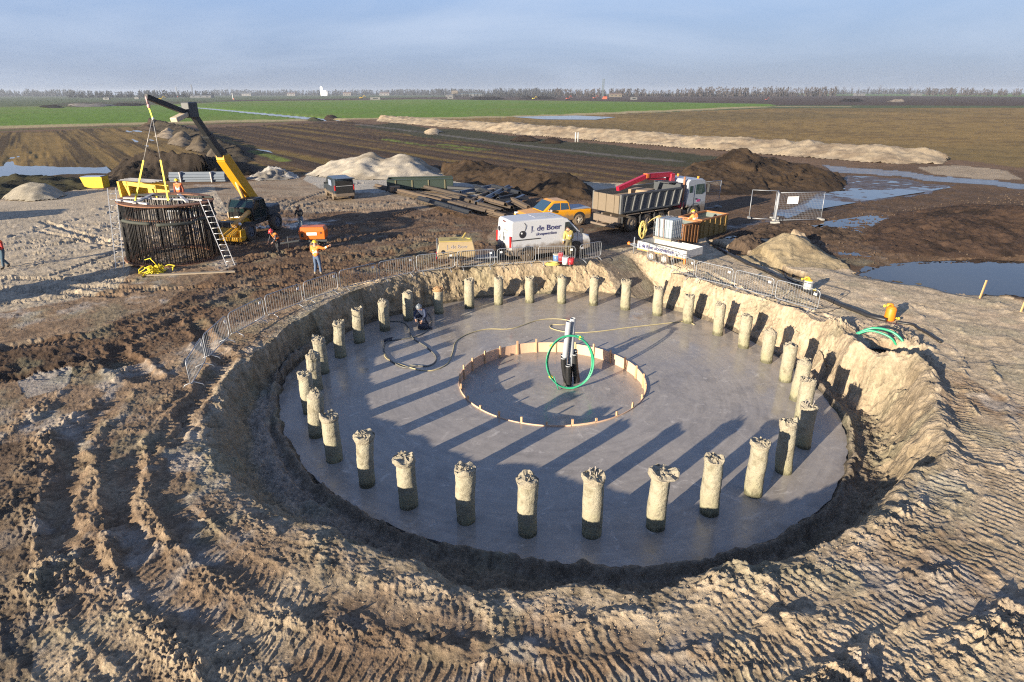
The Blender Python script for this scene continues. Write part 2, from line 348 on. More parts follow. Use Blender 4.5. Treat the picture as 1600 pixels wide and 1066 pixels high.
def terrain(x, y, colour=True):
    x = np.asarray(x, np.float64).ravel(); y = np.asarray(y, np.float64).ravel()
    rc = np.hypot(x, y)                        # distance from under the camera, for noise that widens polygon borders
    r = np.hypot(x - CX, y - CY); th = np.arctan2(y - CY, x - CX)
    near = rc < 60
    z = np.zeros(x.shape)
    z += .06 * fbm(x * .12, y * .12, 3, 1) * (rc < 400)
    n1 = fbm(x * .9, y * .9, 4, 5); n2 = np.zeros(x.shape, np.float32); n3 = np.zeros(x.shape, np.float32)
    ni = np.nonzero(near)[0]
    n2[ni] = fbm(x[ni] * 4.3, y[ni] * 4.3, 4, 9, .6); n3[ni] = fbm(x[ni] * 14, y[ni] * 14, 3, 12, .65)
    wob = np.minimum(.018 * rc, 4)
    wx = x + wob * fbm(x / (wob * 2.2 + .3), y / (wob * 2.2 + .3), 3, 21); wy = y + wob * fbm(x / (wob * 2.2 + .3), y / (wob * 2.2 + .3), 3, 33)
    M = {k: inp(wx, wy, v) for k, v in PLW.items()}
    mud = M['rightmud'] | M['darkmud'] | M['brownroad']; field = M['lfield'] | M['mfield'] | M['rfield']
    smooth = M['truckroad'] | M['wetroad'] | M['yard'] | M['greyflat']
    rough = np.where(smooth, .35, 1.0) * np.where(M['rightsand'], .7, 1.0)
    n4 = np.zeros(x.shape, np.float32); nj = np.nonzero(rc < 26)[0]; n4[nj] = fbm(x[nj] * 34, y[nj] * 34, 2, 15, .7)
    rough = rough * (1 + .25 * M['leftsand'] + .8 * (M['yardmud'] | M['behindveh'])) * np.where(rc > 60, .8, 1)
    z += .008 * n4
    z -= .016 * n1 * (rc < 24)
    z += rough * (.035 * n1 + .017 * n2 + .015 * n3) * np.where(near, 1, .6)
    # furrows
    s = x * (-ROWDIR[1]) + y * ROWDIR[0]; t = x * ROWDIR[0] + y * ROWDIR[1]
    row = fbm(s * .55 + .12 * fbm(t * .05, s * .05, 2, 3), t * .012, 3, 41); row2 = fbm(s * 2.6, t * .03, 3, 44, .7)
    z += field * (.10 * row)
    # heavy mud: clods
    k = M['rightmud'] | M['darkmud']
    z += k * (.16 * np.abs(fbm(x * 1.4, y * 1.4, 4, 61, .6)) - .05 + .16 * fbm(x * .28, y * .28, 2, 63))
    z += .10 * M['bank'] * fbm(x * .6, y * .6, 3, 66)
    # ridge of higher ground at the right
    # crawler tracks around the pit: bands of cleats
    ci = np.nonzero((r < 24) & (y < 26) & near)[0]
    if len(ci):
        rr, tt, a, b = r[ci], th[ci], x[ci], y[ci]
        w1 = .5 * vn(a * .35, b * .35, 71) + .12 * n1[ci]
        q = (rr + w1) / .62; band = np.floor(q).astype(np.int64); fr = q - band
        hs = _h(band, band * 3, 77); side = _h(band, np.floor(tt * 1.6 + hs).astype(np.int64), 78)
        N = np.round(2 * np.pi * (rr.astype(int) * 0 + band * .62 + .3) / (.165 + .015 * side))
        u = N * tt / (2 * np.pi) + 1.1 * side * fr + .5 * n1[ci] + hs * 7
        cl = np.maximum(np.cos(2 * np.pi * u), 0) ** 4 * 1.9 - .5
        amp = .0055 * ss(-.15, .35, fbm(a * .28, b * .28, 2, 79) + .35 * side + .1) * ss(9.6, 11.2, rr) * (1 - ss(20, 24, rr)) * ss(.02, .15, fr) * (1 - ss(.85, .98, fr))
        z[ci] += amp * cl
    for pts, w, sp, sk, hh in _TW:
        i = _sub(x, y, pts, 1.2)
        if not len(i): continue
        d, sd, arc = segd(x[i] + .12 * n1[i] + .05 * vn(x[i] * 4, y[i] * 4, 83), y[i] + .14 * vn(x[i] * .8, y[i] * .8, 8) + .05 * vn(x[i] * 4.3, y[i] * 4.3, 84), pts); q = d * sd
        ins = 1 - ss(w * .75, w * 1.15, d + .10 * n2[i])
        u = arc / (sp * .78) + sk * q / sp + .35 * n1[i] + .12 * n2[i]
        cl = np.maximum(np.cos(2 * np.pi * u), 0) ** 3 * 2.0 - .55
        brk = ss(-.5, .1, fbm(x[i] * .9, y[i] * .9, 2, 81) + .22)
        z[i] = z[i] * (1 - .4 * ins) - .018 * ins + ins * hh * .24 * cl * brk + .05 * np.exp(-((d - w * 1.15) / .10) ** 2) * np.clip(vn(arc * 1.9, q * 2, 82) + .5 * n2[i], 0, 1)
    # tyre tracks on the yard
    for pts, w, dp in _TYRES:
        i = _sub(x, y, pts, .8)
        if not len(i): continue
        d, sd, arc = segd(x[i], y[i], pts); ins = 1 - ss(w * .8, w * 1.1, d)
        z[i] += -dp * ins + dp * .55 * ins * np.sign(np.cos(2 * np.pi * (arc / .19 + .9 * d / w))) * .5 + .035 * np.exp(-((d - w * 1.3) / .07) ** 2) * (1 + n2[i])
    for pts, dp, w in _RW:
        i = _sub(x, y, pts, 2)
        if not len(i): continue
        d, sd, arc = segd(x[i] + .3 * n1[i], y[i] + .3 * n1[i], pts)
        tr = np.exp(-(d / w) ** 4)
        z[i] += -dp * tr + dp * .35 * tr * np.cos(2 * np.pi * (arc / .22 + sd * d * 1.2)) + dp * .8 * np.exp(-((d - w * 1.35) / .14) ** 2) * (.7 + n2[i])
    bm_ = np.zeros(x.shape, np.float32)
    for pts, hh, w in _BW:
        i = _sub(x, y, pts, 2)
        if not len(i): continue
        wv_ = .16 * vn(x[i] * 1.6, y[i] * 1.6, 93) + .07 * vn(x[i] * 5, y[i] * 5, 94); d, sd, arc = segd(x[i] + .10 * n1[i] + wv_, y[i] + .10 * n1[i] - wv_, pts)
        ends = 1.0
        ws_ = w * np.where(sd > 0, 1.0, 3.0) * (1 + .5 * vn(x[i] * 1.1, y[i] * 1.1, 90)); f = np.exp(-(d / ws_) ** 2) * (.25 + 1.15 * ss(-.55, .6, vn(arc * 1.5, arc * 0, 91) + .5 * vn(arc * 4.1, arc * 0, 92)) + .45 * n2[i])
        z[i] += .34 * hh * f + .26 * hh * f * (n3[i] + .6 * n2[i]); bm_[i] = np.maximum(bm_[i], f)
    # ------------------------------------------------ the excavation
    rs = rslab(th) + .06 * vn(th * 18, th * 0, 95) 
    rr0 = rrim(th); back = ss(.15, .5, np.sin(th)) ; front = 1 - back
    iso = fbm(x * .75, y * .75, 4, 97, .55); iso2 = fbm(x * 1.9, y * 1.9, 4, 98, .6); rr_n = np.maximum(rr0 - .15 * back + .40 * iso * (1 - .5 * back), rs + .55)
    wdt = np.maximum(rr_n - rs, .5); d = r - rs; t_ = d / wdt
    leftness = ss(.2, .8, -np.cos(th)); a0 = np.where(back > .5, .02, .46 + .12 * leftness)
    rimh = .10 + .12 * fbm(th * 9, r * .2, 3, 99) * front + .08 * front
    # higher spoil on the right hand side
    rgt = np.exp(-((th - R(-15)) / .36) ** 2); rimh = rimh + (.28 + .25 * iso) * rgt
    lft = np.exp(-((th - R(-160)) / .75) ** 2) + np.exp(-((th + 2 * np.pi - R(-160)) / .75) ** 2) + np.exp(-((th - 2 * np.pi - R(-160)) / .75) ** 2); rimh = rimh - .42 * np.minimum(lft, 1) - .10 * front
    gul = .30 * back * iso + .16 * iso2
    wall = ss(a0, 1.02, t_ + gul * (t_ > 0) * (1 - np.clip(t_, 0, 1)) * 1.2)
    wall = np.where(back > .5, np.clip(t_ * 1.0 + gul * .6 * np.sin(np.pi * np.clip(t_, 0, 1)), 0, 1), wall)
    zin = ZS - .10 + (rimh - ZS + .10) * wall
    bench = leftness * front * .28 * ss(.18, .30, t_) * (1 - wall); zin += bench
    lip = front * (.27 + .08 * vn(th * 50, d * 4, 103) + .06 * n2) * np.exp(-((d - .20) / .15) ** 2); zin += lip * (d > -.2)
    qq = t_ * wdt * 2.2; nW = fbm(th * 9, qq * 1.3, 4, 104, .6); nW2 = fbm(th * 30, qq * 4, 3, 105, .6); zin += (.10 * iso2 + .08 * nW + .02 * nW2) * ss(.05, .4, t_) * np.sin(np.pi * np.clip(t_, 0, 1)) ** .7; zin += (.07 * n2 + .04 * n3 + .05 * n1) * ss(.0, .3, d) * (.6 + .8 * (1 - np.abs(2 * np.clip(t_, 0, 1) - 1)))
    out = r > rr_n
    fall = np.exp(-np.maximum(r - rr_n, 0) / (.55 + .3 * rgt + 1.8 * np.minimum(lft, 1)))
    zo = z + rimh * np.where(rgt > .3, 1 - ss(.0, .75 + .3 * n1, r - rr_n), fall) * (1 + .3 * n2)
    # round the top edge a little
    zz = np.where(out, zo, np.minimum(zin, z + rimh + .02))
    zz = np.where(d < -.12, ZS - .75, zz)
    z = zz
    # wet ramp running down into the pit at the back
    (ax, ay), (bx, by) = RAMP; dx_, dy_ = bx - ax, by - ay; L_ = math.hypot(dx_, dy_); tr = ((x - ax) * dx_ + (y - ay) * dy_) / L_ ** 2; dr = np.abs((x - ax) * dy_ - (y - ay) * dx_) / L_ + .12 * iso2
    zr = ZS * ss(-.05, 1.0, tr) - .06 + .02 * n2; mr = (tr > -.3) & (tr < 1.25) & (r > rs - .1); hw_ = 1.05 + .25 * np.clip(tr, 0, 1)
    z = np.where(mr, np.minimum(z, zr + (z - zr) * ss(hw_, hw_ + .8, dr)), z); rampm = mr & (dr < hw_ - .1)
    # dewatering hollow at the right
    hx, hy = PX_HOL; hd = np.hypot(x - hx, (y - hy)); z -= .80 * np.exp(-(hd / .75) ** 4) * (r > rs + .5)
    hx2, hy2 = PX_HOL2; hd2 = np.hypot(x - hx2, (y - hy2)); z -= .30 * np.exp(-(hd2 / .6) ** 2) * (r > rr_n - .4)
    # ------------------------------------------------ places where water stands
    def dip(mask, lvl, dep, sc_=.8, seed=0):
        nn = fbm(x * sc_, y * sc_, 3, 120 + seed)
        return np.where(mask, np.minimum(z, z * .3 + lvl + dep * nn), z)
    sdist = {}
    z = np.where(M['pond'], -.75, z)
    pd, _, _ = segd(x, y, PLW['pond'] + [PLW['pond'][0]]) if False else (None, None, None)
    i = _sub(x, y, PLW['pond'], 6)
    if len(i):
        dd, _, _ = segd(x[i], y[i], PLW['pond'] + [PLW['pond'][0]]); inside = inp(x[i], y[i], PLW['pond'])
        zz = z[i]; zz = np.where(inside, -.25 - .6 * ss(0, 1.2, dd) + .08 * n2[i], np.minimum(zz, zz * ss(-.2, 2.2, dd) - .25 * (1 - ss(0, 1.6, dd)) + .08 * n1[i]))
        z[i] = zz
    z = np.where(M['wettrk'], -.028 + .06 * fbm(s * 2.0, t * .22, 3, 131) + .01 * n2, z)
    z = np.where(M['wetroad'], -.03 + .028 * fbm(s * 1.2, t * .10, 3, 133), z)
    z = np.where(M['ditch'], -.30 + .1 * n1, z)
    wm = M['rightmud'] & ~M['pond']; z = np.where(wm, z - .05 * (fbm(x * .22, y * .22, 2, 141) > .1) - .02, z)
    # furrow water and the flood at the far left
    lf = np.exp(-((x + 64) / 20) ** 2 - ((y - 74.5) / 5.2) ** 2); z -= M['lfield'] * .30 * lf
    z -= field * .07 * ss(.15, .5, fbm(s * .8, t * .06, 2, 151)) * (fbm(x * .03, y * .03, 2, 152) > .0) * (x < 5)
    dcan, _, arc = segd(x, y, CANAL); z -= .8 * (1 - ss(2.5, 5.0, dcan))
    if not colour: return z
    # ------------------------------------------------ colour
    def put(c, mask, col):
        m = mask.astype(np.float32)[:, None] if mask.ndim == 1 else mask
        return c * (1 - m) + np.asarray(col, np.float32) * m
    big = fbm(x * .16, y * .16, 4, 201, .6); med = fbm(x * .7, y * .7, 4, 205, .6)
    c = np.tile(C_SAND.astype(np.float32), (len(x), 1))
    f = ss(-.10, .45, big + .6 * med + .42 * ss(4, -12, x)); c = put(c, f * .8, C_BROWN * 1.2)
    f = ss(.05, .4, med + .3 * fbm(x * 3, y * 3, 3, 207)); c = put(c, f * .6, C_GREY); f = ss(.1, .4, fbm(x * 1.6, y * 1.6, 4, 209, .65)) * near; c = put(c, f * .35, C_BROWN)
    far = rc > 70
    c = put(c, far * 1.0, C_BROWN)
    c = put(c, (rc > 300) * 1.0, (.085, .105, .045))
    c = put(c, M['farbrown'] * 1.0, (.075, .050, .036)); c = put(c, M['green2'] * 1.0, C_GREEN * .9)
    gg = fbm(x * .02, y * .02, 3, 211)
    c = put(c, M['green'] * 1.0, C_GREEN * .95); c = put(c, M['green'] * ss(-.1, .5, gg + .5 * row2) * .6, (.16, .20, .045)); c = put(c, M['green'] * ss(.25, .5, row2) * .35, (.08, .15, .02))
    i = _sub(x, y, PLW['green'], 12)
    gd, _, _ = segd(wx[i], wy[i], W([(-900, 216), (-300, 205), (0, 199), (220, 193), (440, 188), (560, 185.5), (700, 184.5), (860, 181), (1000, 175), (1190, 167), (1600, 166.5), (2400, 178)]))
    rd = np.zeros(x.shape); rd[i] = 1 - ss(7, 10, gd); c = put(c, rd * (1 - .3 * (med > .1)), C_REED)
    i2, _, _ = segd(x, y, W([(-900, 226), (0, 204), (240, 196), (440, 190)])); c = put(c, (1 - ss(2, 4, i2)) * .8, (.10, .12, .03)); z += (1 - ss(1.0, 2.5, i2)) * -.1
    edge, _, _ = segd(x, y, W([(-900, 172), (0, 167.5), (230, 164), (650, 155.4), (900, 157.8)])); c = put(c, (1 - ss(6, 30, edge)) * (rc > 300) * .7, (.16, .165, .06))
    # fields
    c = put(c, M['lfield'] * 1.0, C_OLIVE * .85); c = put(c, M['lfield'] * ss(-.15, .35, row + .8 * row2) * .85, (.055, .038, .022)); c = put(c, M['lfield'] * ss(.0, .5, fbm(x * .03, y * .05, 3, 261)) * .6, (.05, .036, .024))
    c = put(c, M['mfield'] * 1.0, (.100, .062, .034)); c = put(c, M['mfield'] * ss(-.1, .35, row + .6 * row2) * .75, (.040, .027, .019))
    c = put(c, M['mfield'] * ss(.12, .5, -row - .5 * row2 + .3 * med) * .7, (.19, .13, .032))
    for g in ([(600, 218), (660, 227), (740, 236)], [(690, 226), (760, 235)], [(395, 236), (430, 247), (445, 252)]):
        gd_, _, _ = segd(x, y, W(g)); c = put(c, (1 - ss(.5, 1.3, gd_)) * (.35 + .5 * (med > -.1)), (.15, .19, .03))
    c = put(c, M['rfield'] * 1.0, C_OLIVE * 1.02); c = put(c, M['rfield'] * ss(.0, .45, row + .6 * row2 + .3 * med) * .55, (.11, .072, .036))
    nr = ss(-.1, .3, fbm(x * .012, y * .012, 2, 222)); c = put(c, M['rfield'] * nr * .35, (.085, .075, .035))
    bk = M['bank']; c = put(c, bk * 1.0, (.058, .056, .028)); c = put(c, bk * ss(0, .4, med) * .5, (.045, .037, .028))
    pth, _, _ = segd(x, y, W([(560, 194.5), (700, 212), (850, 231), (1000, 247), (1060, 252)])); c = put(c, (1 - ss(.6, 1.2, pth)) * .8, (.15, .135, .12))
    c = put(c, M['brownroad'] * (M['bank'] == 0), C_BROWN * .8); c = put(c, M['brownroad'] * ss(.0, .4, med + .3 * row2) * .6, C_DARK * 1.4)
    c = put(c, M['sandtongue'] * 1.0, (.33, .26, .18))
    # the site
    c = put(c, M['behindveh'] * 1.0, C_BROWN * .9)
    c = put(c, M['yard'] * 1.0, C_TAN); c = put(c, M['yard'] * ss(-.1, .35, fbm(x * .35, y * .9, 3, 231)) * .5, C_BROWN * 1.3)
    c = put(c, M['palesand'] * 1.0, C_PALE * .9); c = put(c, M['palesand'] * ss(.1, .4, med) * .5, C_TAN)
    c = put(c, M['leftsand'] * 1.0, (.45, .375, .275)); c = put(c, M['leftsand'] * ss(0, .5, med + .5 * big) * .4, (.25, .205, .145))
    c = put(c, M['rightsand'] * .9, (.50, .40, .275)); c = put(c, M['rightsand'] * ss(.2, .55, med + .4 * big) * .3, C_BROWN * 1.8)
    c = put(c, M['yardmud'] * 1.0, C_BROWN * .95); c = put(c, M['yardmud'] * ss(.0, .35, med + .3 * n2) * .55, C_DARK * 1.3); c = put(c, M['yardmud'] * ss(.15, .4, -med) * .35, C_TAN)
    c = put(c, M['truckroad'] * 1.0, (.135, .092, .060)); c = put(c, M['truckroad'] * ss(0, .4, fbm(s * .5, t * .1, 3, 233)) * .45, C_DARK * 1.4)
    c = put(c, M['rightmud'] * 1.0, C_BROWN * .72); c = put(c, M['rightmud'] * ss(-.05, .4, med) * .6, C_DARK)
    c = put(c, M['darkmud'] * .8, C_DARK); c = put(c, M['leftdark'] * .65, C_DARK * 1.2); c = put(c, M['greyflat'] * .7, C_GREY)
    c = put(c, M['farheap'] * (med > -.1) * .8, C_DARK)
    c = put(c, M['wetroad'] * 1.0, (.12, .11, .105)); c = put(c, M['wettrk'] * .9, C_BROWN * .6)
    c = put(c, (M['ditch'] | M['pond']) * 1.0, C_DARK)
    # pit walls and rims, greenish crust on the sand
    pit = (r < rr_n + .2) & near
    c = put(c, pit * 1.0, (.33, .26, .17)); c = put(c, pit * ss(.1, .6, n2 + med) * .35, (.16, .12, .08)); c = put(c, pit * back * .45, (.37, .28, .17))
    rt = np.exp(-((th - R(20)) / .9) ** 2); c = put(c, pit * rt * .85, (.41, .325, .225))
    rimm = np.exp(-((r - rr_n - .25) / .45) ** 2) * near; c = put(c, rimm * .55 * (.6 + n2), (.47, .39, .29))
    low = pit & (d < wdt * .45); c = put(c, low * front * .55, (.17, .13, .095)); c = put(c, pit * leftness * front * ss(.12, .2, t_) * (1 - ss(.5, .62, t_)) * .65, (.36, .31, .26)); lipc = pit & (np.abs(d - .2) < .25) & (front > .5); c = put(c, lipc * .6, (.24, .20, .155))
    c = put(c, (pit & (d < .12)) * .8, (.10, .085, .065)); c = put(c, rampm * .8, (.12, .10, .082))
    c = put(c, np.clip(bm_, 0, 1) * near * .18, (.46, .37, .25))
    gr = ss(.1, .5, fbm(x * .8, y * .8, 4, 241)) * near * (r < 22); c = put(c, gr * .30, (.24, .25, .165))
    c = c * (1 + .30 * med[:, None] + .38 * (n2 + n3)[:, None] + .2 * n4[:, None])
    # wetness
    wet = np.zeros(x.shape, np.float32) + .05
    wet += .75 * M['wetroad'] + .5 * M['wettrk'] + .22 * M['truckroad'] + .25 * (M['rightmud'] & (med < 0)) + .3 * M['yardmud'] * ss(0, .35, fbm(x * .3, y * .5, 3, 251)) + .2 * M['greyflat']
    pw = (np.exp(-((x + 15.5) / 4) ** 2 - ((y - 42.5) / 1.6) ** 2) + np.exp(-((x + 19.3) / 2.2) ** 2 - ((y - 43.5) / 1.0) ** 2)); wet += .35 * rampm; wet += 1.2 * pw * ss(-.3, .2, fbm(x * .4, y * .9, 3, 253))
    z -= .05 * pw
    veg = (M['green'] | M['green2']) * 1.0 + .5 * (M['lfield'] | M['rfield'] | M['mfield'])
    return z, np.clip(c, .01, .8), np.clip(wet, 0, 1), veg.astype(np.float32)
RAMP = (tuple(float(v) for v in U(952, 401, -.1)), tuple(float(v) for v in U(1019, 467, ZS)))
PX_HOL = tuple(float(v) for v in U(1392, 548)); PX_HOL2 = tuple(float(v) for v in U(1290, 525))
def GZ(x, y): return float(terrain(np.array([x]), np.array([y]), False)[0])
def PG(px, py):
    """where a place of the photo meets the ground, on the terrain itself"""
    z = 0.0
    for _ in range(4): p = P(px, py, z); z = GZ(p.x, p.y)
    return Vector((p.x, p.y, z))

def ground_material():
    n = NT('soil'); at = n.n('ShaderNodeAttribute', attribute_name='Col'); wt = n.n('ShaderNodeAttribute', attribute_name='Wet')
    co = n.coord('Object'); sp = n.n('ShaderNodeSeparateColor'); n.l(wt.outputs['Color'], sp.inputs[0]); wet, veg = sp.outputs[0], sp.outputs[1]
    f = n.noise(co, 9, 8, .72); f2 = n.noise(co, 1.3, 6, .65)
    c = n.mix(.55, at.outputs['Color'], n.ramp(f, (.30, .42), (.70, 1.0)), 'OVERLAY') if False else at.outputs['Color']
    f3 = n.noise(co, 55, 5, .8); k = n.math('ADD', n.math('ADD', n.math('MULTIPLY', f, 1.15), n.math('MULTIPLY', f3, .7)), .06); k2 = n.math('ADD', n.math('MULTIPLY', f2, .5), .75)
    sc_ = n.n('ShaderNodeVectorMath', operation='SCALE'); n.l(c, sc_.inputs[0]); n.l(n.math('MULTIPLY', k, k2), sc_.inputs['Scale'])
    wetm = n.ramp(n.math('ADD', wet, n.math('MULTIPLY', n.math('SUBTRACT', f2, .5), .9)), (.25, 0.0), (.75, 1.0))
    c2 = n.mix(n.math('MULTIPLY', wetm, .45), sc_.outputs[0], (.05, .042, .035))
    rough = n.math('SUBTRACT', .92, n.math('MULTIPLY', wetm, .72))
    n.set(col=c2, rough=rough, spec=n.math('ADD', .15, n.math('MULTIPLY', wetm, .5)))
    hh = n.math('MULTIPLY', n.math('ADD', n.noise(co, 30, 8, .8), n.math('MULTIPLY', f, .8)), n.math('SUBTRACT', 1.0, n.math('MULTIPLY', wetm, .85)))
    n.bump(hh, .95, .05)
    return n.m
SOIL = ground_material()
def grid_mesh(name, X, Y, Z, C, Wt, V, closed_u=False, mat=None):
    nr, nc = X.shape; me = bpy.data.meshes.new(name)
    co = np.stack([X, Y, Z], -1).astype(np.float32).reshape(-1, 3)
    me.vertices.add(nr * nc); me.vertices.foreach_set('co', co.ravel())
    i = np.arange(nr - 1)[:, None]; j = np.arange(nc if closed_u else nc - 1)[None, :]; j2 = (j + 1) % nc
    q = np.stack([i * nc + j, i * nc + j2, (i + 1) * nc + j2, (i + 1) * nc + j], -1).reshape(-1, 4).astype(np.int32)
    me.loops.add(q.size); me.loops.foreach_set('vertex_index', q.ravel()); me.polygons.add(len(q))
    me.polygons.foreach_set('loop_start', np.arange(0, q.size, 4, dtype=np.int32)); me.polygons.foreach_set('use_smooth', np.ones(len(q), bool))
    me.update(calc_edges=True)
    a = me.color_attributes.new('Col', 'FLOAT_COLOR', 'POINT'); a.data.foreach_set('color', np.c_[C, np.ones(len(C))].astype(np.float32).ravel())
    a = me.color_attributes.new('Wet', 'FLOAT_COLOR', 'POINT'); a.data.foreach_set('color', np.c_[Wt, V, np.zeros((len(Wt), 1)), np.ones(len(Wt))].astype(np.float32).ravel() if False else np.stack([Wt, V, Wt * 0, Wt * 0 + 1], -1).astype(np.float32).ravel())
    me.materials.append(mat or SOIL); o = bpy.data.objects.new(name, me); COL.objects.link(o); return o
def make_ground():
    dense = np.arange(-R(56), R(56), .00125); rest = np.linspace(R(56), 2 * np.pi - R(56), 140)[1:-1]
    ang = np.r_[dense, rest]
    dep = np.arange(R(61), .0245, -.00108); r1 = CAMZ / np.tan(dep); r0 = np.geomspace(.6, r1[0], 16)[:-1]; r2 = np.geomspace(r1[-1], 5000, 130)[1:]
    rad = np.r_[r0, r1, r2]
    A, Q = np.meshgrid(ang, rad); X = Q * np.sin(A); Y = Q * np.cos(A)
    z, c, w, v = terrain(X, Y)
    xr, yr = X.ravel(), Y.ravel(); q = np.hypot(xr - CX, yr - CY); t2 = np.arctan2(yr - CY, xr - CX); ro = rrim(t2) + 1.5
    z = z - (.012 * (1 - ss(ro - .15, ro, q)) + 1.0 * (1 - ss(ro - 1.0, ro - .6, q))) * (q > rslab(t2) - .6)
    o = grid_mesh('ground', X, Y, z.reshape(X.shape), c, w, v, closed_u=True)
    print('ground verts', X.size)
    return tag(o, kind='structure')
def make_pit():
    N, K = 2300, 190; th = np.linspace(-np.pi, np.pi, N, endpoint=False); r0 = rslab(th) - .22; r1 = rrim(th) + 1.5
    k = np.linspace(0, 1, K)[:, None]; Q = r0[None] + (r1 - r0)[None] * k; T = np.repeat(th[None], K, 0); X = CX + Q * np.cos(T); Y = CY + Q * np.sin(T)
    z, c, w, v = terrain(X, Y); Z = z.reshape(X.shape).astype(float); dq = np.gradient(Q, axis=0); dz = np.gradient(Z, axis=0); ds = np.hypot(dq, dz) + 1e-6
    S = np.cumsum(ds, 0); dz_ = dz / ds; dq_ = dq / ds
    for _ in range(6): dz_ = (dz_ + np.roll(dz_, 1, 0) + np.roll(dz_, -1, 0)) / 3; dq_ = (dq_ + np.roll(dq_, 1, 0) + np.roll(dq_, -1, 0)) / 3
    wl = ss(.25, .6, dz_) * ss(0, .06, k) * (1 - ss(.90, 1, k))
    # noise on the cylinder, periodic because it is taken in x, y plus the arc length
    a, b, s_ = (np.cos(T) * 11).ravel(), (np.sin(T) * 11).ravel(), S.ravel()
    u1, u2 = a + .83 * s_, b - .61 * s_
    D = .30 * fbm(u1 * .85, u2 * .85 + 40, 4, 601, .55) + .16 * fbm((a - 1.3 * s_) * 2.1, (b + 1.1 * s_) * 2.1, 4, 611, .6) - .10 * np.abs(fbm((a + 2 * s_) * 1.3, (b - s_) * 1.6, 3, 621))
    D = D * (.46 - .14 * np.exp(-((T.ravel() - R(-16)) / .5) ** 2))
    D = D.reshape(X.shape) * wl + .012 * fbm(a * 9 + s_ * 7, b * 9 - s_ * 6, 3, 631, .7).reshape(X.shape) * ss(0, .04, k) * (1 - ss(.85, 1, k))
    Q2 = Q - D * dz_; Z2 = Z + D * dq_
    X2 = CX + Q2 * np.cos(T); Y2 = CY + Q2 * np.sin(T)
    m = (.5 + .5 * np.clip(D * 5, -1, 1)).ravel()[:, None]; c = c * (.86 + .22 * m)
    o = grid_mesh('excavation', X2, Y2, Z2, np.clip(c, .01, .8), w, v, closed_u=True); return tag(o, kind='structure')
def water_material(name='water', col=(.018, .017, .015)):
    if name in _mc: return _mc[name]
    n = NT(name); co = n.coord('Object'); n.set(col=col, rough=.045, spec=.8); n.b.inputs['IOR'].default_value = 1.5
    n.bump(n.noise(co, 2.5, 3, .5), .05, .05); _mc[name] = n.m; return n.m
def water(name, poly, z, grow=1.0):
    a = np.array(poly); c = a.mean(0); a = c + (a - c) * grow
    m = MB(); n = len(a); m.add([(p[0], p[1], z) for p in a], [tuple(range(n))]); o = m.build(name, water_material()); return tag(o, kind='structure')

# ---------------------------------------------------------------- heaps of sand and earth
def heap(name, label, cat, outline, crest, base_py, col, col2=None, cell=.35, rough=.12, group=None, power=1.0, clod=1.0, hmul=1.0, seed=0):
    """outline: places on the ground; crest: (px, py of the top); base_py: where the crest's foot lies"""
    po = W(outline); cr = []; hs = []
    for k, (px, py) in enumerate(crest):
        by = base_py if not hasattr(base_py, '__len__') else base_py[k]
        g = P(px, by); t = PY(px, py, g.y); cr.append((g.x, g.y)); hs.append(max(.1, t.z * hmul))
    a = np.array(po); x0, y0 = a.min(0) - .5; x1, y1 = a.max(0) + .5
    nx = int(min(420, (x1 - x0) / cell)) + 2; ny = int(min(420, (y1 - y0) / cell)) + 2
    X, Y = np.meshgrid(np.linspace(x0, x1, nx), np.linspace(y0, y1, ny)); x, y = X.ravel(), Y.ravel()
    wv = cell * 2.0; wx = x + wv * fbm(x / wv / 3, y / wv / 3, 3, 301 + seed); wy = y + wv * fbm(x / wv / 3, y / wv / 3, 3, 305 + seed)
    de, _, _ = segd(wx, wy, po + [po[0]]); ins = inp(wx, wy, po)
    if len(cr) == 1: cr = cr + [(cr[0][0] + .05, cr[0][1])]; hs = hs * 2
    dc, _, arc = segd(wx, wy, cr); L = np.r_[0, np.cumsum([math.dist(p, q) for p, q in zip(cr[:-1], cr[1:])])]
    H = np.interp(arc, L, hs) * (1 + .16 * vn(arc / max(1.2, max(hs) * 1.1), arc * 0, 330 + seed))
    f = np.where(ins, de / (de + dc + 1e-6), 0) ** power
    f = f * (1 - .12 * f ** 3)
    Hm = max(hs); kk = 1.0 / max(Hm, .5)
    nz = fbm(x * .9 / max(.4, Hm / 2), y * .9 / max(.4, Hm / 2), 5, 311 + seed, .6)
    z = H * f * 1.09 + rough * Hm * nz * np.minimum(1, f * 4) + clod * .07 * Hm * np.abs(fbm(x * 3 * kk, y * 3 * kk, 3, 315 + seed, .7)) * np.minimum(1, f * 5)
    z = z + .045 * Hm * fbm(x * 2.4 * kk, y * 2.4 * kk, 4, 333 + seed, .75) * np.minimum(1, f * 6)
    z = np.where(ins, z + .02, -.3) - .03
    base = terrain(x, y, False); z = np.where(ins, z + base, base - .25)
    col = np.array(col, float); col2 = np.array(col2 if col2 is not None else col * .6, float)
    m1 = ss(-.05, .35, fbm(x * .8 * kk, y * .8 * kk, 4, 321 + seed, .65))[:, None]
    C = (col * (1 - m1) + col2 * m1) * (1 + .35 * fbm(x * 4 * kk, y * 4 * kk, 3, 325 + seed)[:, None])
    # keep only the part above ground
    keep = (z > base - .12).reshape(X.shape)
    o = grid_mesh(name, X, Y, z.reshape(X.shape), np.clip(C, .01, .8), x * 0, x * 0)
    bm = bmesh.new(); bm.from_mesh(o.data); bm.verts.ensure_lookup_table(); kf = keep.ravel()
    bmesh.ops.delete(bm, geom=[v for v in bm.verts if not kf[v.index]], context='VERTS'); bm.to_mesh(o.data); bm.free()
    return tag(o, label, cat, group)
ground = make_ground(); make_pit()
ctag = None
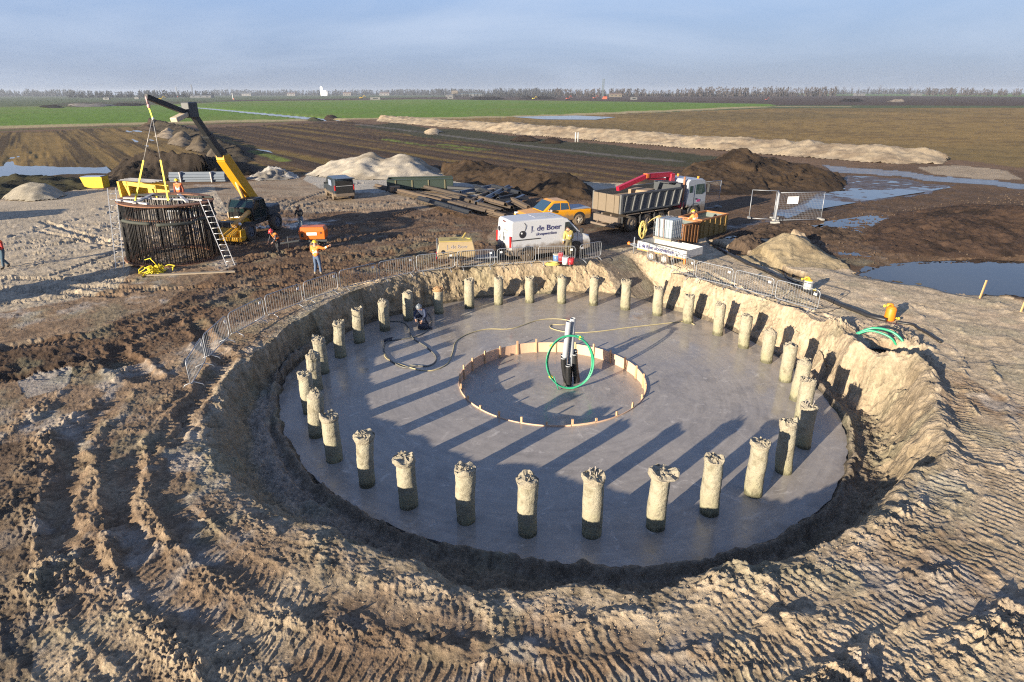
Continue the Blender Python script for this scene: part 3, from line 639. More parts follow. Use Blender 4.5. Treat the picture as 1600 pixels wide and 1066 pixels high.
# ---------------------------------------------------------------- the concrete floor and piles
def concrete_floor():
    n = NT('fresh_concrete'); co = n.coord('Object')
    sep = n.n('ShaderNodeSeparateXYZ'); n.l(co, sep.inputs[0])
    rad = n.math('SQRT', n.math('ADD', n.math('POWER', sep.outputs[0], 2.0), n.math('POWER', sep.outputs[1], 2.0)))
    f = n.noise(co, .5, 6, .6, .6); f2 = n.noise(co, 3.0, 8, .7, 1.0)
    cmb = n.n('ShaderNodeCombineXYZ'); n.l(n.math('MULTIPLY', rad, 2.2), cmb.inputs[0]); n.l(n.math('MULTIPLY', f, 3.0), cmb.inputs[1])
    ang = n.math('ARCTAN2', sep.outputs[1], sep.outputs[0]); cm2 = n.n('ShaderNodeCombineXYZ'); n.l(n.math('ADD', n.math('MULTIPLY', rad, 7.0), n.math('MULTIPLY', ang, 2.5)), cm2.inputs[0]); n.l(n.math('MULTIPLY', ang, 1.6), cm2.inputs[1]); n.l(f, cm2.inputs[2])
    sw = n.math('ADD', n.math('MULTIPLY', n.noise(cmb.outputs[0], 1.6, 6, .75), .5), n.math('MULTIPLY', n.noise(cm2.outputs[0], 1.0, 8, .7, .4), .5))
    c = n.ramp(f, (.3, (.22, .196, .17)), (.7, (.32, .288, .255)))
    big_ = n.noise(co, .22, 5, .6, .8); c = n.mix(n.ramp(big_, (.45, 0.0), (.58, .6)), c, (.38, .34, .295)); c = n.mix(n.ramp(n.noise(co, .35, 6, .65, 1.5), (.55, 0.0), (.62, .6)), c, (.13, .115, .10)); c = n.mix(.42, c, n.ramp(sw, (.40, (.17, .152, .132)), (.60, (.38, .345, .305))), 'MIX'); c = n.mix(.35, c, n.ramp(f2, (.3, (.15, .135, .12)), (.7, (.34, .31, .28))), 'MIX')
    c = n.mix(n.ramp(n.noise(co, .8, 7, .75, 2.5), (.58, 0.0), (.66, .55)), c, (.50, .46, .41))
    edge = n.math('ADD', n.math('MULTIPLY', rad, .5), n.math('MULTIPLY', n.noise(co, .9, 6, .7, 1.0), 1.4)); c = n.mix(n.ramp(n.math('DIVIDE', edge, 6.2), (.88, 0.0), (.97, .7)), c, (.12, .092, .066))
    tint = n.n('ShaderNodeVectorMath', operation='MULTIPLY'); tint.inputs[1].default_value = (1.10, 1.09, 1.07); n.l(c, tint.inputs[0]); c = tint.outputs[0]
    n.set(col=c, rough=n.ramp(n.math('ADD', n.math('MULTIPLY', f2, .3), n.math('MULTIPLY', f, .7)), (.40, .08), (.56, .40)), spec=.5)
    n.bump(n.math('ADD', n.math('MULTIPLY', sw, .6), n.math('MULTIPLY', f2, .4)), .12, .015)
    root = thing('concrete_floor', 'round wet grey concrete floor poured at the bottom of the pit', 'concrete floor', (CX, CY, ZS))
    m = MB(); N = 256; out = []; inn = []
    for k in range(N):
        t = 2 * math.pi * k / N - math.pi; r = float(rslab(t)) + .06 + .03 * math.sin(t * 37) + .02 * math.sin(t * 91)
        out.append((r * math.cos(t), r * math.sin(t))); inn.append((RIN * math.cos(t), RIN * math.sin(t)))
    vs = [(x, y, 0) for x, y in out] + [(x, y, 0) for x, y in inn] + [(x, y, -.32) for x, y in out] + [(x, y, -.42) for x, y in inn]
    fs = []
    for k in range(N):
        j = (k + 1) % N; fs += [(k, j, N + j, N + k), (2 * N + k, 2 * N + j, j, k), (N + k, N + j, 3 * N + j, 3 * N + k)]
    m.add(vs, fs); m.build('floor_ring', n.m, root)
    m = MB(); m.add([(RIN * 1.005 * math.cos(2 * math.pi * k / 96), RIN * 1.005 * math.sin(2 * math.pi * k / 96), -.40) for k in range(96)], [tuple(range(96))])
    m.build('sunken_floor', n.m, root)
concrete_floor()
PILES = [(733, 434, 733, 483), (779, 432, 779, 477), (827, 431, 828, 474), (878, 430, 878, 475), (929, 432, 928, 478), (979, 436, 978, 485), (1030, 447, 1028, 494),
 (1077, 459, 1076, 506), (1127, 473, 1123, 525), (1167, 491, 1164, 545), (1206, 513, 1200, 568), (1237, 537, 1230, 598), (1263, 560, 1247, 628), (1265, 592, 1256, 665),
 (1266, 632, 1258, 702), (1230, 657, 1228, 742), (1190, 690, 1180, 778), (1115, 716, 1111, 808), (1035, 737, 1026, 831), (928, 742, 926, 842), (825, 748, 824, 840),
 (727, 732, 727, 820), (631, 714, 637, 797), (570, 678, 571, 763), (513, 648, 520, 724), (495, 609, 492, 685), (474, 581, 482, 648), (487, 551, 492, 612),
 (495, 526, 503, 585), (530, 501, 530, 560), (558, 481, 560, 537), (599, 468, 600, 518), (637, 455, 637, 502), (684, 448, 685, 491)]
def pile_material():
    n = NT('pile_concrete'); co = n.coord('Object'); sep = n.n('ShaderNodeSeparateXYZ'); n.l(co, sep.inputs[0])
    oi = n.n('ShaderNodeObjectInfo'); off = n.n('ShaderNodeVectorMath', operation='ADD'); n.l(co, off.inputs[0])
    sc_ = n.n('ShaderNodeVectorMath', operation='SCALE'); sc_.inputs[0].default_value = (31, 17, 9); n.l(oi.outputs['Random'], sc_.inputs['Scale']); n.l(sc_.outputs[0], off.inputs[1]); v = off.outputs[0]
    f = n.noise(v, 3.0, 7, .7); f2 = n.noise(v, 9.0, 6, .7)
    mp = n.n('ShaderNodeMapping'); mp.inputs['Scale'].default_value = (16, 16, 1.0); n.l(v, mp.inputs[0]); st = n.noise(mp.outputs[0], 1.0, 4, .6)
    c = n.ramp(f, (.30, (.17, .15, .10)), (.47, (.33, .30, .22)), (.72, (.42, .39, .30)))
    gr = n.ramp(n.math('ADD', n.math('MULTIPLY', sep.outputs[2], -.42), n.math('ADD', n.math('MULTIPLY', f, 1.3), -.05)), (.25, 0.0), (.62, 1.0))
    c = n.mix(n.math('MULTIPLY', gr, .55), c, (.20, .20, .09))
    wz = n.math('ADD', sep.outputs[2], n.math('ADD', n.math('MULTIPLY', n.math('SUBTRACT', st, .5), .35), n.math('MULTIPLY', oi.outputs['Random'], -.14)))
    wetb = n.ramp(wz, (.04, 1.0), (.14, 0.0))
    c = n.mix(n.math('MULTIPLY', wetb, .66), c, (.040, .040, .022))
    n.set(col=c, rough=n.math('SUBTRACT', .9, n.math('MULTIPLY', wetb, .5)), spec=.3); n.bump(n.math('ADD', f2, n.math('MULTIPLY', f, 1.5)), 1.0, .05); return n.m
PM = pile_material(); PHM = MAT('broken_concrete', (.33, .29, .215), .95, var=.6, scale=26, bump=1.0); RUST = MAT('rust_stained_concrete', (.36, .22, .11), .9, var=.35, scale=9, bump=.6)
PLBL = {18: 'pile with the widest mushroom shaped broken cap at the front of the pit', 33: 'pile with rust brown stain below its cap, beside the crouching worker',
 5: 'pile with loose chunks on top, where the ramp enters the pit at the back', 10: 'pile with pointed broken top on the right arc of the ring', 12: 'pile with knobbly pointed head half hidden at the right edge of the pit',
 14: 'pile with stubs of steel bar standing on its cap, right side of the pit', 15: 'shaded grey pile with pale broken cap in front of the steel stubbed one', 19: 'front pile with upright splinters on its cap',
 32: 'pile directly left of the crouching worker', 0: 'first pile to the right of the rust stained one', 16: 'leaning pale pile right of the front group', 17: 'straight pale pile with a clean sharp edged cap, right of the mushroom capped one',
 20: 'front pile with a crumbled collar, left of the splintered one', 21: 'front left pile with square cut cap near a splash stain', 22: 'front left pile with cap jutting out to the left', 23: 'pile with wide crumbled cap at the left front of the ring',
 24: 'leaning pile with rough broken head on the left side', 25: 'leftmost but one pile, with a domed crumbly top', 26: 'leftmost pile of the whole ring'}
def pile(i, tx, ty, bx, by):
    b = P(bx, by, ZS); ty = ty + 3
    t = PY(tx, ty, b.y + .08); h = t.z - ZS
    lean = (t.x - b.x) * (.6)
    rnd = random.Random(i * 13 + 5); r = rnd.uniform(.225, .245)
    b.y += r * .8
    lab = PLBL.get(i) or 'pile'
    words = ['second', 'third', 'fourth', 'fifth']
    if 1 <= i <= 4: lab = 'pale back pile, %s to the right of the rust stained one' % words[i - 1]
    if 6 <= i <= 9: lab = 'plain pile on the back right arc, %s clockwise after the chunky topped one' % (['first'] + words)[i - 6]
    if i == 11: lab = 'flat topped pile just in front of the pointed one on the right arc'
    if i == 13: lab = 'flat topped pile mostly hidden behind the steel stubbed one at the right'
    if 27 <= i <= 31: lab = 'greenish pile on the left back arc, %s clockwise after the leftmost pile' % (['first'] + words)[i - 27]
    root = thing('concrete_pile', lab, 'pile', (b.x, b.y, ZS - .05), 0, 'concrete piles standing in a ring in the pit')
    h += .05; N = 28; K = 22; m = MB(); rings = []; ph = rnd.uniform(0, 9)
    hd = h * (1 - rnd.uniform(.08, .13)) if i not in (17, 3, 30, 11, 32) else h * .96
    for k in range(K + 1):
        z = hd * k / K; ring = []
        for a in range(N):
            an = 2 * math.pi * a / N
            rr = r * (1 + .035 * math.sin(an * 2 + ph + z * 2) + .03 * rnd.uniform(-1, 1) * (z > .3) + .05 * math.sin(z * 5 + ph) * math.sin(an + ph))
            ring.append((rr * math.cos(an) + lean * z / h, rr * math.sin(an), z))
        rings.append(ring)
    m.loft(rings, sm=True); m.build('shaft', PM, root)
    # broken head
    ov = {18: 1.5, 23: 1.2, 22: 1.2, 19: 1.12, 21: 1.1, 20: 1.1, 16: 1.08, 24: 1.15, 33: 1.2, 5: 1.08, 31: 1.1, 30: 1.03}.get(i, rnd.uniform(.98, 1.03))
    pointed = i in (10, 12, 25)
    m = MB(); rings = []; K = 7
    for k in range(K + 1):
        u = k / K; ring = []
        for a in range(N):
            an = 2 * math.pi * a / N
            base = r * (1 + (ov - 1) * math.sin(math.pi * min(1, u * .72 + .0)) ** .8) * (1.02 if u < .9 else .93)
            if pointed: base = r * (1.05 - .75 * u ** 1.5)
            if i == 18: base *= 1 + .22 * math.cos(an - .1) * u
            if i == 22: base *= 1 + .2 * math.cos(an - math.pi) * u
            rr = base * (1 + .15 * float(fbm(np.array([math.cos(an) * 1.3 + i * 7]), np.array([math.sin(an) * 1.3 + u * 1.1]), 3, 400 + i)[0]) * (.25 + u) + rnd.uniform(-.03, .03))
            z = hd - .01 + (h - hd) * u + rnd.uniform(-.02, .02) * (u > .1) + (.05 * math.sin(an * 2 + ph) + .10 * float(fbm(np.array([math.cos(an) * 2 + i]), np.array([math.sin(an) * 2]), 3, 500 + i)[0])) * (u > .8)
            ring.append((rr * math.cos(an) + lean * z / h, rr * math.sin(an), z))
        rings.append(ring)
    for q, zz in ((.62, .0), (.3, .02)):
        rings.append([(rings[K][a][0] * q + lean * (1 - q) + rnd.uniform(-.02, .02), rings[K][a][1] * q + rnd.uniform(-.02, .02), h + zz - .02 + rnd.uniform(-.035, .03)) for a in range(N)])
    m.loft(rings)
    for _ in range(10 if i not in (5, 19) else 22):       # loose lumps
        an = rnd.uniform(0, 6.28); q = r * rnd.uniform(0, .95) * (ov if ov < 1.4 else 1.3); s_ = rnd.uniform(.015, .036)
        m.box((q * math.cos(an) + lean, q * math.sin(an), h + s_ * .3), (s_, s_ * rnd.uniform(.6, 1.4), s_ * rnd.uniform(.8, 2.6 if i in (5, 19) else 1.6)), rnd.uniform(0, 3), rx=rnd.uniform(-.5, .5), ry=rnd.uniform(-.5, .5))
    m.build('broken_head', RUST if i == 33 else PHM, root)
    if i == 14 or i == 19:
        m = MB()
        for k in range(5):
            an = k * 1.25; x, y = .12 * math.cos(an) + lean, .12 * math.sin(an); m.tube([(x, y, h - .1), (x + .01, y, h + .12 + .04 * rnd.random())], .016, 6)
        m.build('steel_stubs', MAT('bar_steel_grey', (.28, .25, .22), .6, .4), root)
for i, q in enumerate(PILES): pile(i, *q)
# ================================================================ heaps, water
S1 = (.42, .37, .29); S2 = (.29, .245, .18); D1 = (.056, .037, .022); D2 = (.026, .018, .012)
heap('sand_heap', 'big pale twin peaked sand heap behind the dark estate van', 'sand heap', [(468, 273), (500, 264), (560, 260), (640, 259), (695, 264), (712, 275), (690, 279), (640, 281), (580, 282), (520, 280)],
     [(490, 262), (515, 254), (545, 250), (583, 234), (601, 243), (630, 236), (648, 240), (668, 256), (690, 268)], 269, S1, S2, .30, .10, seed=1, clod=.8)
heap('rubble_heap', 'small pale heap of lumpy rubble left of the big sand heap', 'rubble heap', [(385, 279), (405, 271), (430, 268), (458, 271), (470, 278), (440, 282), (402, 283)], [(408, 269), (422, 260), (436, 259), (450, 268)], 275, (.42, .39, .34), (.20, .18, .15), .16, .35, seed=2, clod=3.5)
heap('sand_heap', 'rounded grey sand heap at the far left edge of the yard', 'sand heap', [(0, 313), (30, 300), (70, 297), (105, 304), (95, 312), (45, 316)], [(38, 289), (56, 282), (70, 284)], 307, (.34, .30, .23), (.27, .24, .18), .22, .06, seed=3, clod=.5)
heap('sand_heap', 'yellowish pointed sand heap in front of the site fence with the sign', 'sand heap', [(1145, 404), (1185, 386), (1232, 377), (1285, 392), (1332, 414), (1290, 421), (1220, 417), (1180, 414)],
     [(1165, 399), (1195, 378), (1224, 362), (1240, 368), (1268, 392), (1300, 407)], [403, 398, 394, 396, 403, 411], (.34, .27, .165), (.25, .195, .12), .09, .07, seed=4, clod=1.2)
heap('sand_heap', 'small peaked sand heap leaning against the yellowish one', 'sand heap', [(1228, 384), (1240, 374), (1262, 382), (1275, 396), (1245, 397)], [(1236, 357), (1254, 367)], 386, (.36, .28, .19), (.28, .21, .14), .08, .09, seed=5, clod=2)
heap('soil_mound', 'brown soil mound behind the heap of sheet piles and the pickup', 'soil mound', [(680, 262), (750, 256), (880, 284), (932, 298), (930, 314), (850, 311), (770, 292), (700, 283)],
     [(690, 256), (725, 251), (780, 259), (805, 264), (850, 263), (880, 268), (915, 287)], [270, 272, 279, 285, 294, 299, 304], D1, D2, .14, .16, seed=6, clod=1.6)
heap('soil_mound', 'broad dark soil mound behind the truck cab and the site fence', 'soil mound', [(1040, 290), (1085, 262), (1150, 248), (1262, 256), (1325, 283), (1318, 297), (1200, 304), (1110, 306), (1060, 302)],
     [(1075, 262), (1110, 247), (1155, 231), (1195, 244), (1240, 258), (1262, 256), (1295, 275)], [282, 276, 274, 276, 280, 279, 287], D1, D2, .15, .13, seed=7, clod=1.4)
heap('soil_mound', 'long dark heap of clumpy soil behind the rebar cage', 'soil mound', [(158, 291), (175, 266), (230, 250), (330, 244), (405, 262), (402, 273), (330, 279), (230, 286)],
     [(178, 268), (200, 250), (240, 243), (280, 240), (325, 238), (362, 254), (385, 266)], 279, (.050, .038, .028), (.022, .017, .013), .16, .24, seed=8, clod=2.6)
heap('soil_bank', 'low dark bank of clods at the far left below the flooded field', 'soil bank', [(-70, 312), (0, 284), (60, 277), (130, 281), (155, 292), (100, 301), (40, 300), (0, 314)], [(-40, 290), (20, 274), (70, 278), (110, 282), (140, 288)], 292, (.06, .055, .03), (.03, .028, .02), .28, .3, seed=9, clod=2.5)
for k, (px, py, w, top, lab, c1) in enumerate([(236, 199, 17, 187, 'farthest brown heap of the row behind the cage', (.10, .072, .045)), (262, 211, 14, 198, 'slim sandy heap second in the row behind the cage', (.34, .27, .19)),
        (284, 223, 18, 203, 'largest sandy heap in the row behind the cage', (.17, .135, .095)), (312, 232, 17, 212, 'fourth sandy heap in the row behind the cage', (.14, .11, .075)), (340, 243, 16, 222, 'grey sandy heap nearest the crane boom', (.12, .098, .072))]):
    heap('soil_heap', lab, 'soil heap', [(px - w - 8, py + 3), (px - 4, py - 5), (px + w, py - 4), (px + w + 6, py + 3), (px, py + 7)], [(px - 4, top + 4), (px + 4, top)], py, c1, tuple(v * .6 for v in c1), .3, .1, 'row of dumped soil heaps', seed=20 + k)
heap('soil_ridge', 'dark ridge of turned soil right behind the row of dumped heaps', 'soil ridge', [(225, 195), (262, 195), (330, 222), (405, 250), (380, 256), (320, 240), (262, 212)], [(235, 186), (275, 193), (320, 209), (375, 231)], [197, 204, 223, 243], (.055, .045, .032), (.035, .03, .022), .35, .25, seed=30, clod=2)
heap('sand_ridge', 'long pale ridge of dumped sand running across the far fields', 'sand ridge', [(588, 190), (595, 184), (700, 191), (830, 199), (1000, 211), (1200, 225), (1400, 238), (1490, 245), (1476, 256), (1400, 257), (1300, 250), (1200, 242), (1100, 234), (1000, 226), (900, 218), (800, 210), (700, 200)],
     [(596, 180), (650, 184), (700, 188), (760, 191), (800, 191), (830, 196), (900, 199), (1000, 206), (1080, 210), (1150, 215), (1250, 221), (1350, 227), (1440, 231), (1470, 236)], [187, 191, 196, 201, 205, 207, 213, 220, 226, 231, 238, 245, 249, 250],
     (.37, .295, .20), (.26, .20, .135), .40, .13, seed=31, clod=1.3)
heap('sand_heap', 'tiny pale sand heap on the grassy bank before the long ridge', 'sand heap', [(662, 208), (676, 203), (692, 206), (684, 211), (668, 211)], [(672, 200), (680, 199)], 207.5, (.46, .36, .24), (.36, .28, .18), .3, .06, seed=32)
for k, (px, py, w, top, lab) in enumerate([(494, 187, 16, 181, 'grassy soil heap at the end of the canal'), (515, 184, 12, 179, 'dark soil heap behind the canal end'), (820, 219, 26, 210, 'dark soil heap on the bank near the grey posts'), (862, 222, 20, 214, 'flat dark soil heap just left of the grey posts'), (598, 186, 9, 180, 'dark soil heap at the far tip of the sand ridge')]):
    heap('soil_heap', lab, 'soil heap', [(px - w, py + 1), (px, py - 3), (px + w, py), (px + w * .6, py + 3), (px - w * .5, py + 3)], [(px - w * .3, top + 1), (px + w * .2, top)], py, (.07, .07, .035) if k == 0 else D1, D2, .4, .2, 'small dark heaps on the fields', seed=40 + k, clod=1.5)
heap('clod_heap', 'heap of coarse brown clods between the skip and the sand heap', 'clod heap', [(1128, 388), (1150, 374), (1180, 372), (1198, 380), (1185, 390), (1150, 394)], [(1145, 376), (1165, 369), (1182, 374)], 384, (.11, .078, .055), (.05, .035, .026), .06, .3, seed=50, clod=4)
heap('spoil_bank', 'wide low bank of brown clods beyond the pond at the right', 'spoil bank', [(1330, 372), (1400, 330), (1500, 318), (1700, 330), (2100, 400), (2050, 440), (1700, 402), (1600, 398), (1450, 398), (1380, 396)], [(1400, 360), (1470, 338), (1560, 318), (1700, 330), (1900, 372)], [372, 362, 352, 358, 400], (.070, .044, .030), (.033, .022, .016), .11, .16, seed=51, clod=2.2, hmul=.75)
heap('soil_clump', 'low ridge of wet clods in the mud below the site fence', 'clod ridge', [(1130, 372), (1200, 352), (1300, 356), (1380, 372), (1330, 380), (1200, 372)], [(1160, 361), (1230, 350), (1300, 355), (1350, 365)], [366, 361, 364, 371], (.085, .058, .04), (.04, .028, .02), .07, .3, seed=52, clod=3)
water('pond', PLW['pond'], -.27, 1.25)
water('puddle', W([(-400, 330), (-200, 240), (0, 236), (150, 244), (190, 282), (80, 300)]), -.10)
water('puddle', PLW['wettrk'], -.045, 1.0)
water('puddle', PLW['ditch'], -.24, 1.05)
water('puddle', W([(1290, 345), (1400, 330), (1420, 380), (1360, 400), (1290, 395), (1240, 372)]), -.05)
water('puddle', W([(1200, 355), (1290, 350), (1240, 372), (1160, 376), (1120, 372)]), -.05)
water('puddle', W([(190, 204), (250, 202), (330, 225), (420, 235), (470, 262), (330, 240), (232, 240)]), -.05)
water('puddle', W([(800, 183), (900, 181), (962, 183.5), (930, 187.5), (850, 187)]), .075)
water('canal', [(p[0] + dx, p[1] + dy) for p, dx, dy in [(CANAL[0], -9, -6), (CANAL[-1], -9, -6), (CANAL[-1], 9, 6), (CANAL[0], 9, 6)]], -.30)
# ================================================================ formwork, pipes, hoses
WOOD = MAT('formwork_wood', (.60, .40, .27), .75, var=.15, scale=4); STK = MAT('stake_wood', (.52, .33, .19), .8, var=.25, scale=6)
GALV = MAT('galvanised_steel', (.32, .34, .37), .5, .5, var=.15, scale=12)
def formwork():
    root = thing('formwork_ring', 'low ring of pale plywood boards and stakes around the sunken middle', 'formwork', (CX, CY, ZS))
    rnd = random.Random(3); N = 26
    for k in range(N):
        a0, a1 = 2 * math.pi * (k + .02) / N, 2 * math.pi * (k + .98) / N; m = MB(); sub = 6; top = .045 + rnd.uniform(-.015, .02); rings = []
        for q in range(sub + 1):
            a = a0 + (a1 - a0) * q / sub; r = RIN - .005
            rings.append([(rr * math.cos(a), rr * math.sin(a), z) for rr, z in ((r, -.41), (r, top), (r - .022, top), (r - .022, -.41))])
        m.loft(rings); m.build('board', WOOD, root)
        a = 2 * math.pi * k / N + .01; r = RIN - .05; h = rnd.uniform(.14, .24); c, s = math.cos(a), math.sin(a)
        m = MB(); m.box((r * c, r * s, (h - .42) / 2), (.05, .065, h + .42), a + rnd.uniform(-.1, .1), ry=rnd.uniform(-.04, .04)); m.build('stake', STK, root)
formwork()
ZI = ZS - .40
def centre_pipes():
    b = P(884, 598, ZI); GREY = MAT('grey_pvc', (.36, .38, .41), .4); BLK = MAT('black_corrugated_plastic', (.018, .018, .02), .45)
    root = thing('cable_duct_cluster', 'cluster of two tall grey pipes and black corrugated ducts in the sunken middle', 'cable ducts', (b.x, b.y, ZI))
    for dx, dy, h, l in ((-.07, -.05, 2.55, .10), (.17, .10, 2.62, .02)):
        m = MB(); m.tube([(dx + l * -.3, dy, .7), (dx + l, dy, h)], .105, 18, cap=False); m.tube([(dx + l * -.3, dy, .72), (dx + l, dy, h + .001)], .095, 18, cap=False); m.tube([(dx + l - .004, dy, h - .1), (dx + l, dy, h - .09)], .095, 18)
        m.build('grey_pipe', GREY, root)
    for (x0, y0), (x1, y1), h in (((.08, -.1), (-.14, -.16), 1.12), ((.02, .05), (-.12, .06), 1.15), ((.10, -.22), (.04, -.3), .86), ((.42, .0), (.30, .05), 1.18), ((.48, .15), (.33, .2), 1.28), ((.15, .1), (.17, .15), 1.2)):
        m = MB(); n = 44; pts = []; rs = []
        for k in range(n + 1):
            u = k / n; pts.append((x0 + (x1 - x0) * math.sin(u * 1.57), y0 + (y1 - y0) * math.sin(u * 1.57), h * u)); rs.append(.105 if k % 2 else .092)
        m.tube(pts, rs, 14, cap=False); m.tube([pts[-1], (pts[-1][0], pts[-1][1], h - .1)], .085, 14); pt = m.build('black_duct', BLK, root)
        m = MB(); m.tube([(pts[-1][0], pts[-1][1], h - .02), (pts[-1][0], pts[-1][1], h + .015)], .1, 14, cap=False); m.tube([(pts[-1][0], pts[-1][1], h - .02), (pts[-1][0], pts[-1][1], h + .014)], .085, 14, cap=False); m.build('duct_rim', GREY, pt)
    c = P(888, 600, ZI); c.y -= .42
    GRN = MAT('green_plastic', (.03, .30, .16), .35)
    root = thing('pipe_coil', 'upright coil of green plastic pipe leaning on the grey pipes', 'pipe coil', (c.x, c.y, ZI))
    m = MB(); rnd = random.Random(4)
    for k in range(5):
        R0 = .86 + .018 * k; pts = []
        for q in range(48):
            a = 2 * math.pi * q / 48; pts.append((R0 * math.cos(a) * .96, .36 * (math.sin(a) + 1) * .5 + .045 * math.sin(a * 2 + k * 1.4) - .02 * k, 1.02 * (math.sin(a) + 1) * .98 + .03 + .01 * k))
        m.tube(pts, .02, 8, close=True)
    m.tube([(-.60, .02, .52), (-.52, -.02, .3), (-.42, -.12, .02)], .02, 8); m.tube([(.2, .36, 2.05), (.38, .34, 2.03), (.50, .3, 1.97)], .02, 8); m.build('coil', GRN, root)
    YT = MAT('yellow_tape', (.75, .62, .05), .5)
    for a in (1.15, 2.5, 3.75):
        m = MB(); p = (.90 * math.cos(a) * .96, .36 * (math.sin(a) + 1) * .5, 1.02 * (math.sin(a) + 1) * .98 + .05); m.box(p, (.12, .13, .10), ry=a); m.build('tape', YT, root)
centre_pipes()
def smooth(pts, n=6):
    out = []; N = len(pts)
    for i in range(N - 1):
        p0, p1, p2, p3 = pts[max(i - 1, 0)], pts[i], pts[i + 1], pts[min(i + 2, N - 1)]
        for k in range(n):
            t = k / n; out.append(tuple(.5 * ((2 * b) + (c - a) * t + (2 * a - 5 * b + 4 * c - d) * t * t + (3 * b - a - 3 * c + d) * t ** 3) for a, b, c, d in zip(p0, p1, p2, p3)))
    out.append(tuple(pts[-1])); return out
def hose(name, label, cat, px, z, r, mat, ground_follow=False, n=5):
    pts = smooth([tuple(P(a, b, z if z is not None else 0)) for a, b in px], n)
    if ground_follow: zz = terrain([p[0] for p in pts], [p[1] for p in pts], False); pts = [(p[0], p[1], float(q) + r * .8) for p, q in zip(pts, zz)]
    else: pts = [(p[0], p[1], z + r) for p in pts]
    m = MB(); m.tube(pts, r, 8); o = m.build(name, mat); return tag(o, label, cat)
YH = MAT('yellow_hose', (.42, .36, .20), .5); GH = MAT('grey_hose', (.12, .12, .11), .5); BH = MAT('black_hose', (.02, .02, .022), .45)
hose('hose', 'long yellowish hose looping over the concrete towards the grey pipes', 'hose', [(655, 572), (630, 575), (608, 562), (600, 548), (604, 535), (625, 531), (655, 525), (672, 512), (674, 498), (668, 490)], ZS, .028, GH)
hose('hose', 'yellow hose snaking from the left loops past the grey pipes to the right piles', 'hose', [(600, 552), (606, 562), (640, 575), (672, 580), (698, 570), (707, 552), (712, 535), (730, 523), (760, 515), (800, 514), (840, 501), (872, 499), (893, 503), (880, 508), (862, 508), (862, 514), (890, 520), (930, 519), (985, 512), (1040, 506), (1070, 503), (1085, 508)], ZS, .02, YH)
hose('hose', 'grey hose curling beside the crouching worker', 'hose', [(610, 503), (628, 504), (638, 512), (644, 528), (665, 542), (680, 556), (680, 566), (668, 573), (640, 571)], ZS, .026, GH)
hose('cable', 'thin dark cable bent over the left pit wall by the barriers', 'cable', [(524, 466), (520, 480), (528, 490), (545, 497), (570, 502)], None, .015, BH, True)
hose('drain_pipe', 'thick black drain pipe running from the skip past both filter drums', 'drain pipe', [(1118, 388), (1160, 410), (1200, 428), (1245, 450), (1300, 472), (1355, 495), (1385, 503)], None, .085, BH, True)
hose('hose', 'black hose curving from the ditch to the grey filter drum', 'hose', [(1165, 395), (1205, 412), (1222, 425), (1232, 438), (1255, 446)], None, .05, BH, True)
hose('hose', 'thin black cable beside the last barrier on the right', 'hose', [(1272, 490), (1300, 486), (1320, 476)], None, .015, BH, True)
hose('hose', 'black hose leading right from the orange filter drum', 'hose', [(1400, 503), (1425, 508), (1440, 518), (1470, 536)], None, .05, BH, True)
def loop_pipe(label, pts, r, mat, name='conduit'):
    m = MB(); m.tube(smooth(pts, 6), r, 8); return tag(m.build(name, mat), label, 'conduit')
hg = P(1400, 556, -.4)
def arcpts(pp): return [tuple(PY(a, b, hg.y + dy)) for a, b, dy in pp]
GRN2 = MAT('green_plastic', (.03, .30, .16), .35)
loop_pipe('outer green conduit arching out of the hollow at the right', arcpts([(1408, 562, 0), (1413, 545, .05), (1408, 530, .2), (1390, 517, .5), (1362, 513, .8), (1333, 524, 1.1)]), .045, GRN2)
loop_pipe('inner green conduit with the tighter bend in the hollow at the right', arcpts([(1402, 560, .1), (1402, 545, .2), (1394, 530, .3), (1378, 521, .55), (1358, 517, .8), (1340, 522, 1.0)]), .04, GRN2)
loop_pipe('black conduit lying round the edge of the hollow at the right', arcpts([(1404, 560, 0), (1390, 549, .1), (1370, 545, .2), (1353, 547, .1), (1346, 556, -.1), (1350, 565, -.2)]), .06, BH)
def filter_drum(px, py, h, r, body, top, label):
    p = PG(px, py); root = thing('filter_drum', label, 'filter drum', p); YF = MAT('yellow_fitting', (.70, .55, .06), .5)
    m = MB(); m.tube([(0, 0, 0), (0, 0, .04), (0, 0, h * .78), (0, 0, h * .84)], [r, r * 1.03, r, r * .9], 20); m.build('drum', body, root)
    m = MB(); m.ell((0, 0, h * .82), (r * .88, r * .88, h * .14), 16, 5, z0=0); m.tube([(0, 0, h * .9), (0, 0, h * 1.03), (-.06, 0, h * 1.08), (-.2, 0.02, h * 1.06)], .05, 8); m.build('lid', top, root)
    for sx, z in ((1, .10), (-1, h * 1.03)):
        m = MB(); m.tube([(sx * r * .6, 0, z), (sx * (r + .12), -.05, z - .02)], .04, 10); m.tube([(sx * (r + .12), -.05, z - .02), (sx * (r + .18), -.06, z - .02)], .055, 10); m.build('outlet', YF, root)
filter_drum(1389, 500, .62, .19, MAT('orange_paint', (.70, .20, .01), .5), MAT('orange_paint_lid', (.70, .22, .015), .5), 'orange filter drum on the sand beside the green conduits')
filter_drum(1261, 455, .60, .20, MAT('grey_drum_paint', (.42, .42, .40), .5), MAT('yellow_drum_lid', (.72, .42, .04), .5), 'grey filter drum with orange lid behind the right hand barriers')
for px, py, h, lab in ((1530, 466, .85, 'slanting wooden stake between the pond and the sand'), (1594, 487, .70, 'wooden stake at the right edge of the photo')):
    m = MB(); m.box((.05, 0, h / 2 - .1), (.07, .05, h + .2), .4, ry=.12); o = m.build('wooden_stake', MAT('stake_orange_wood', (.50, .30, .13), .8, var=.2), loc=PG(px, py)); tag(o, lab, 'stake', 'stakes at the pond')
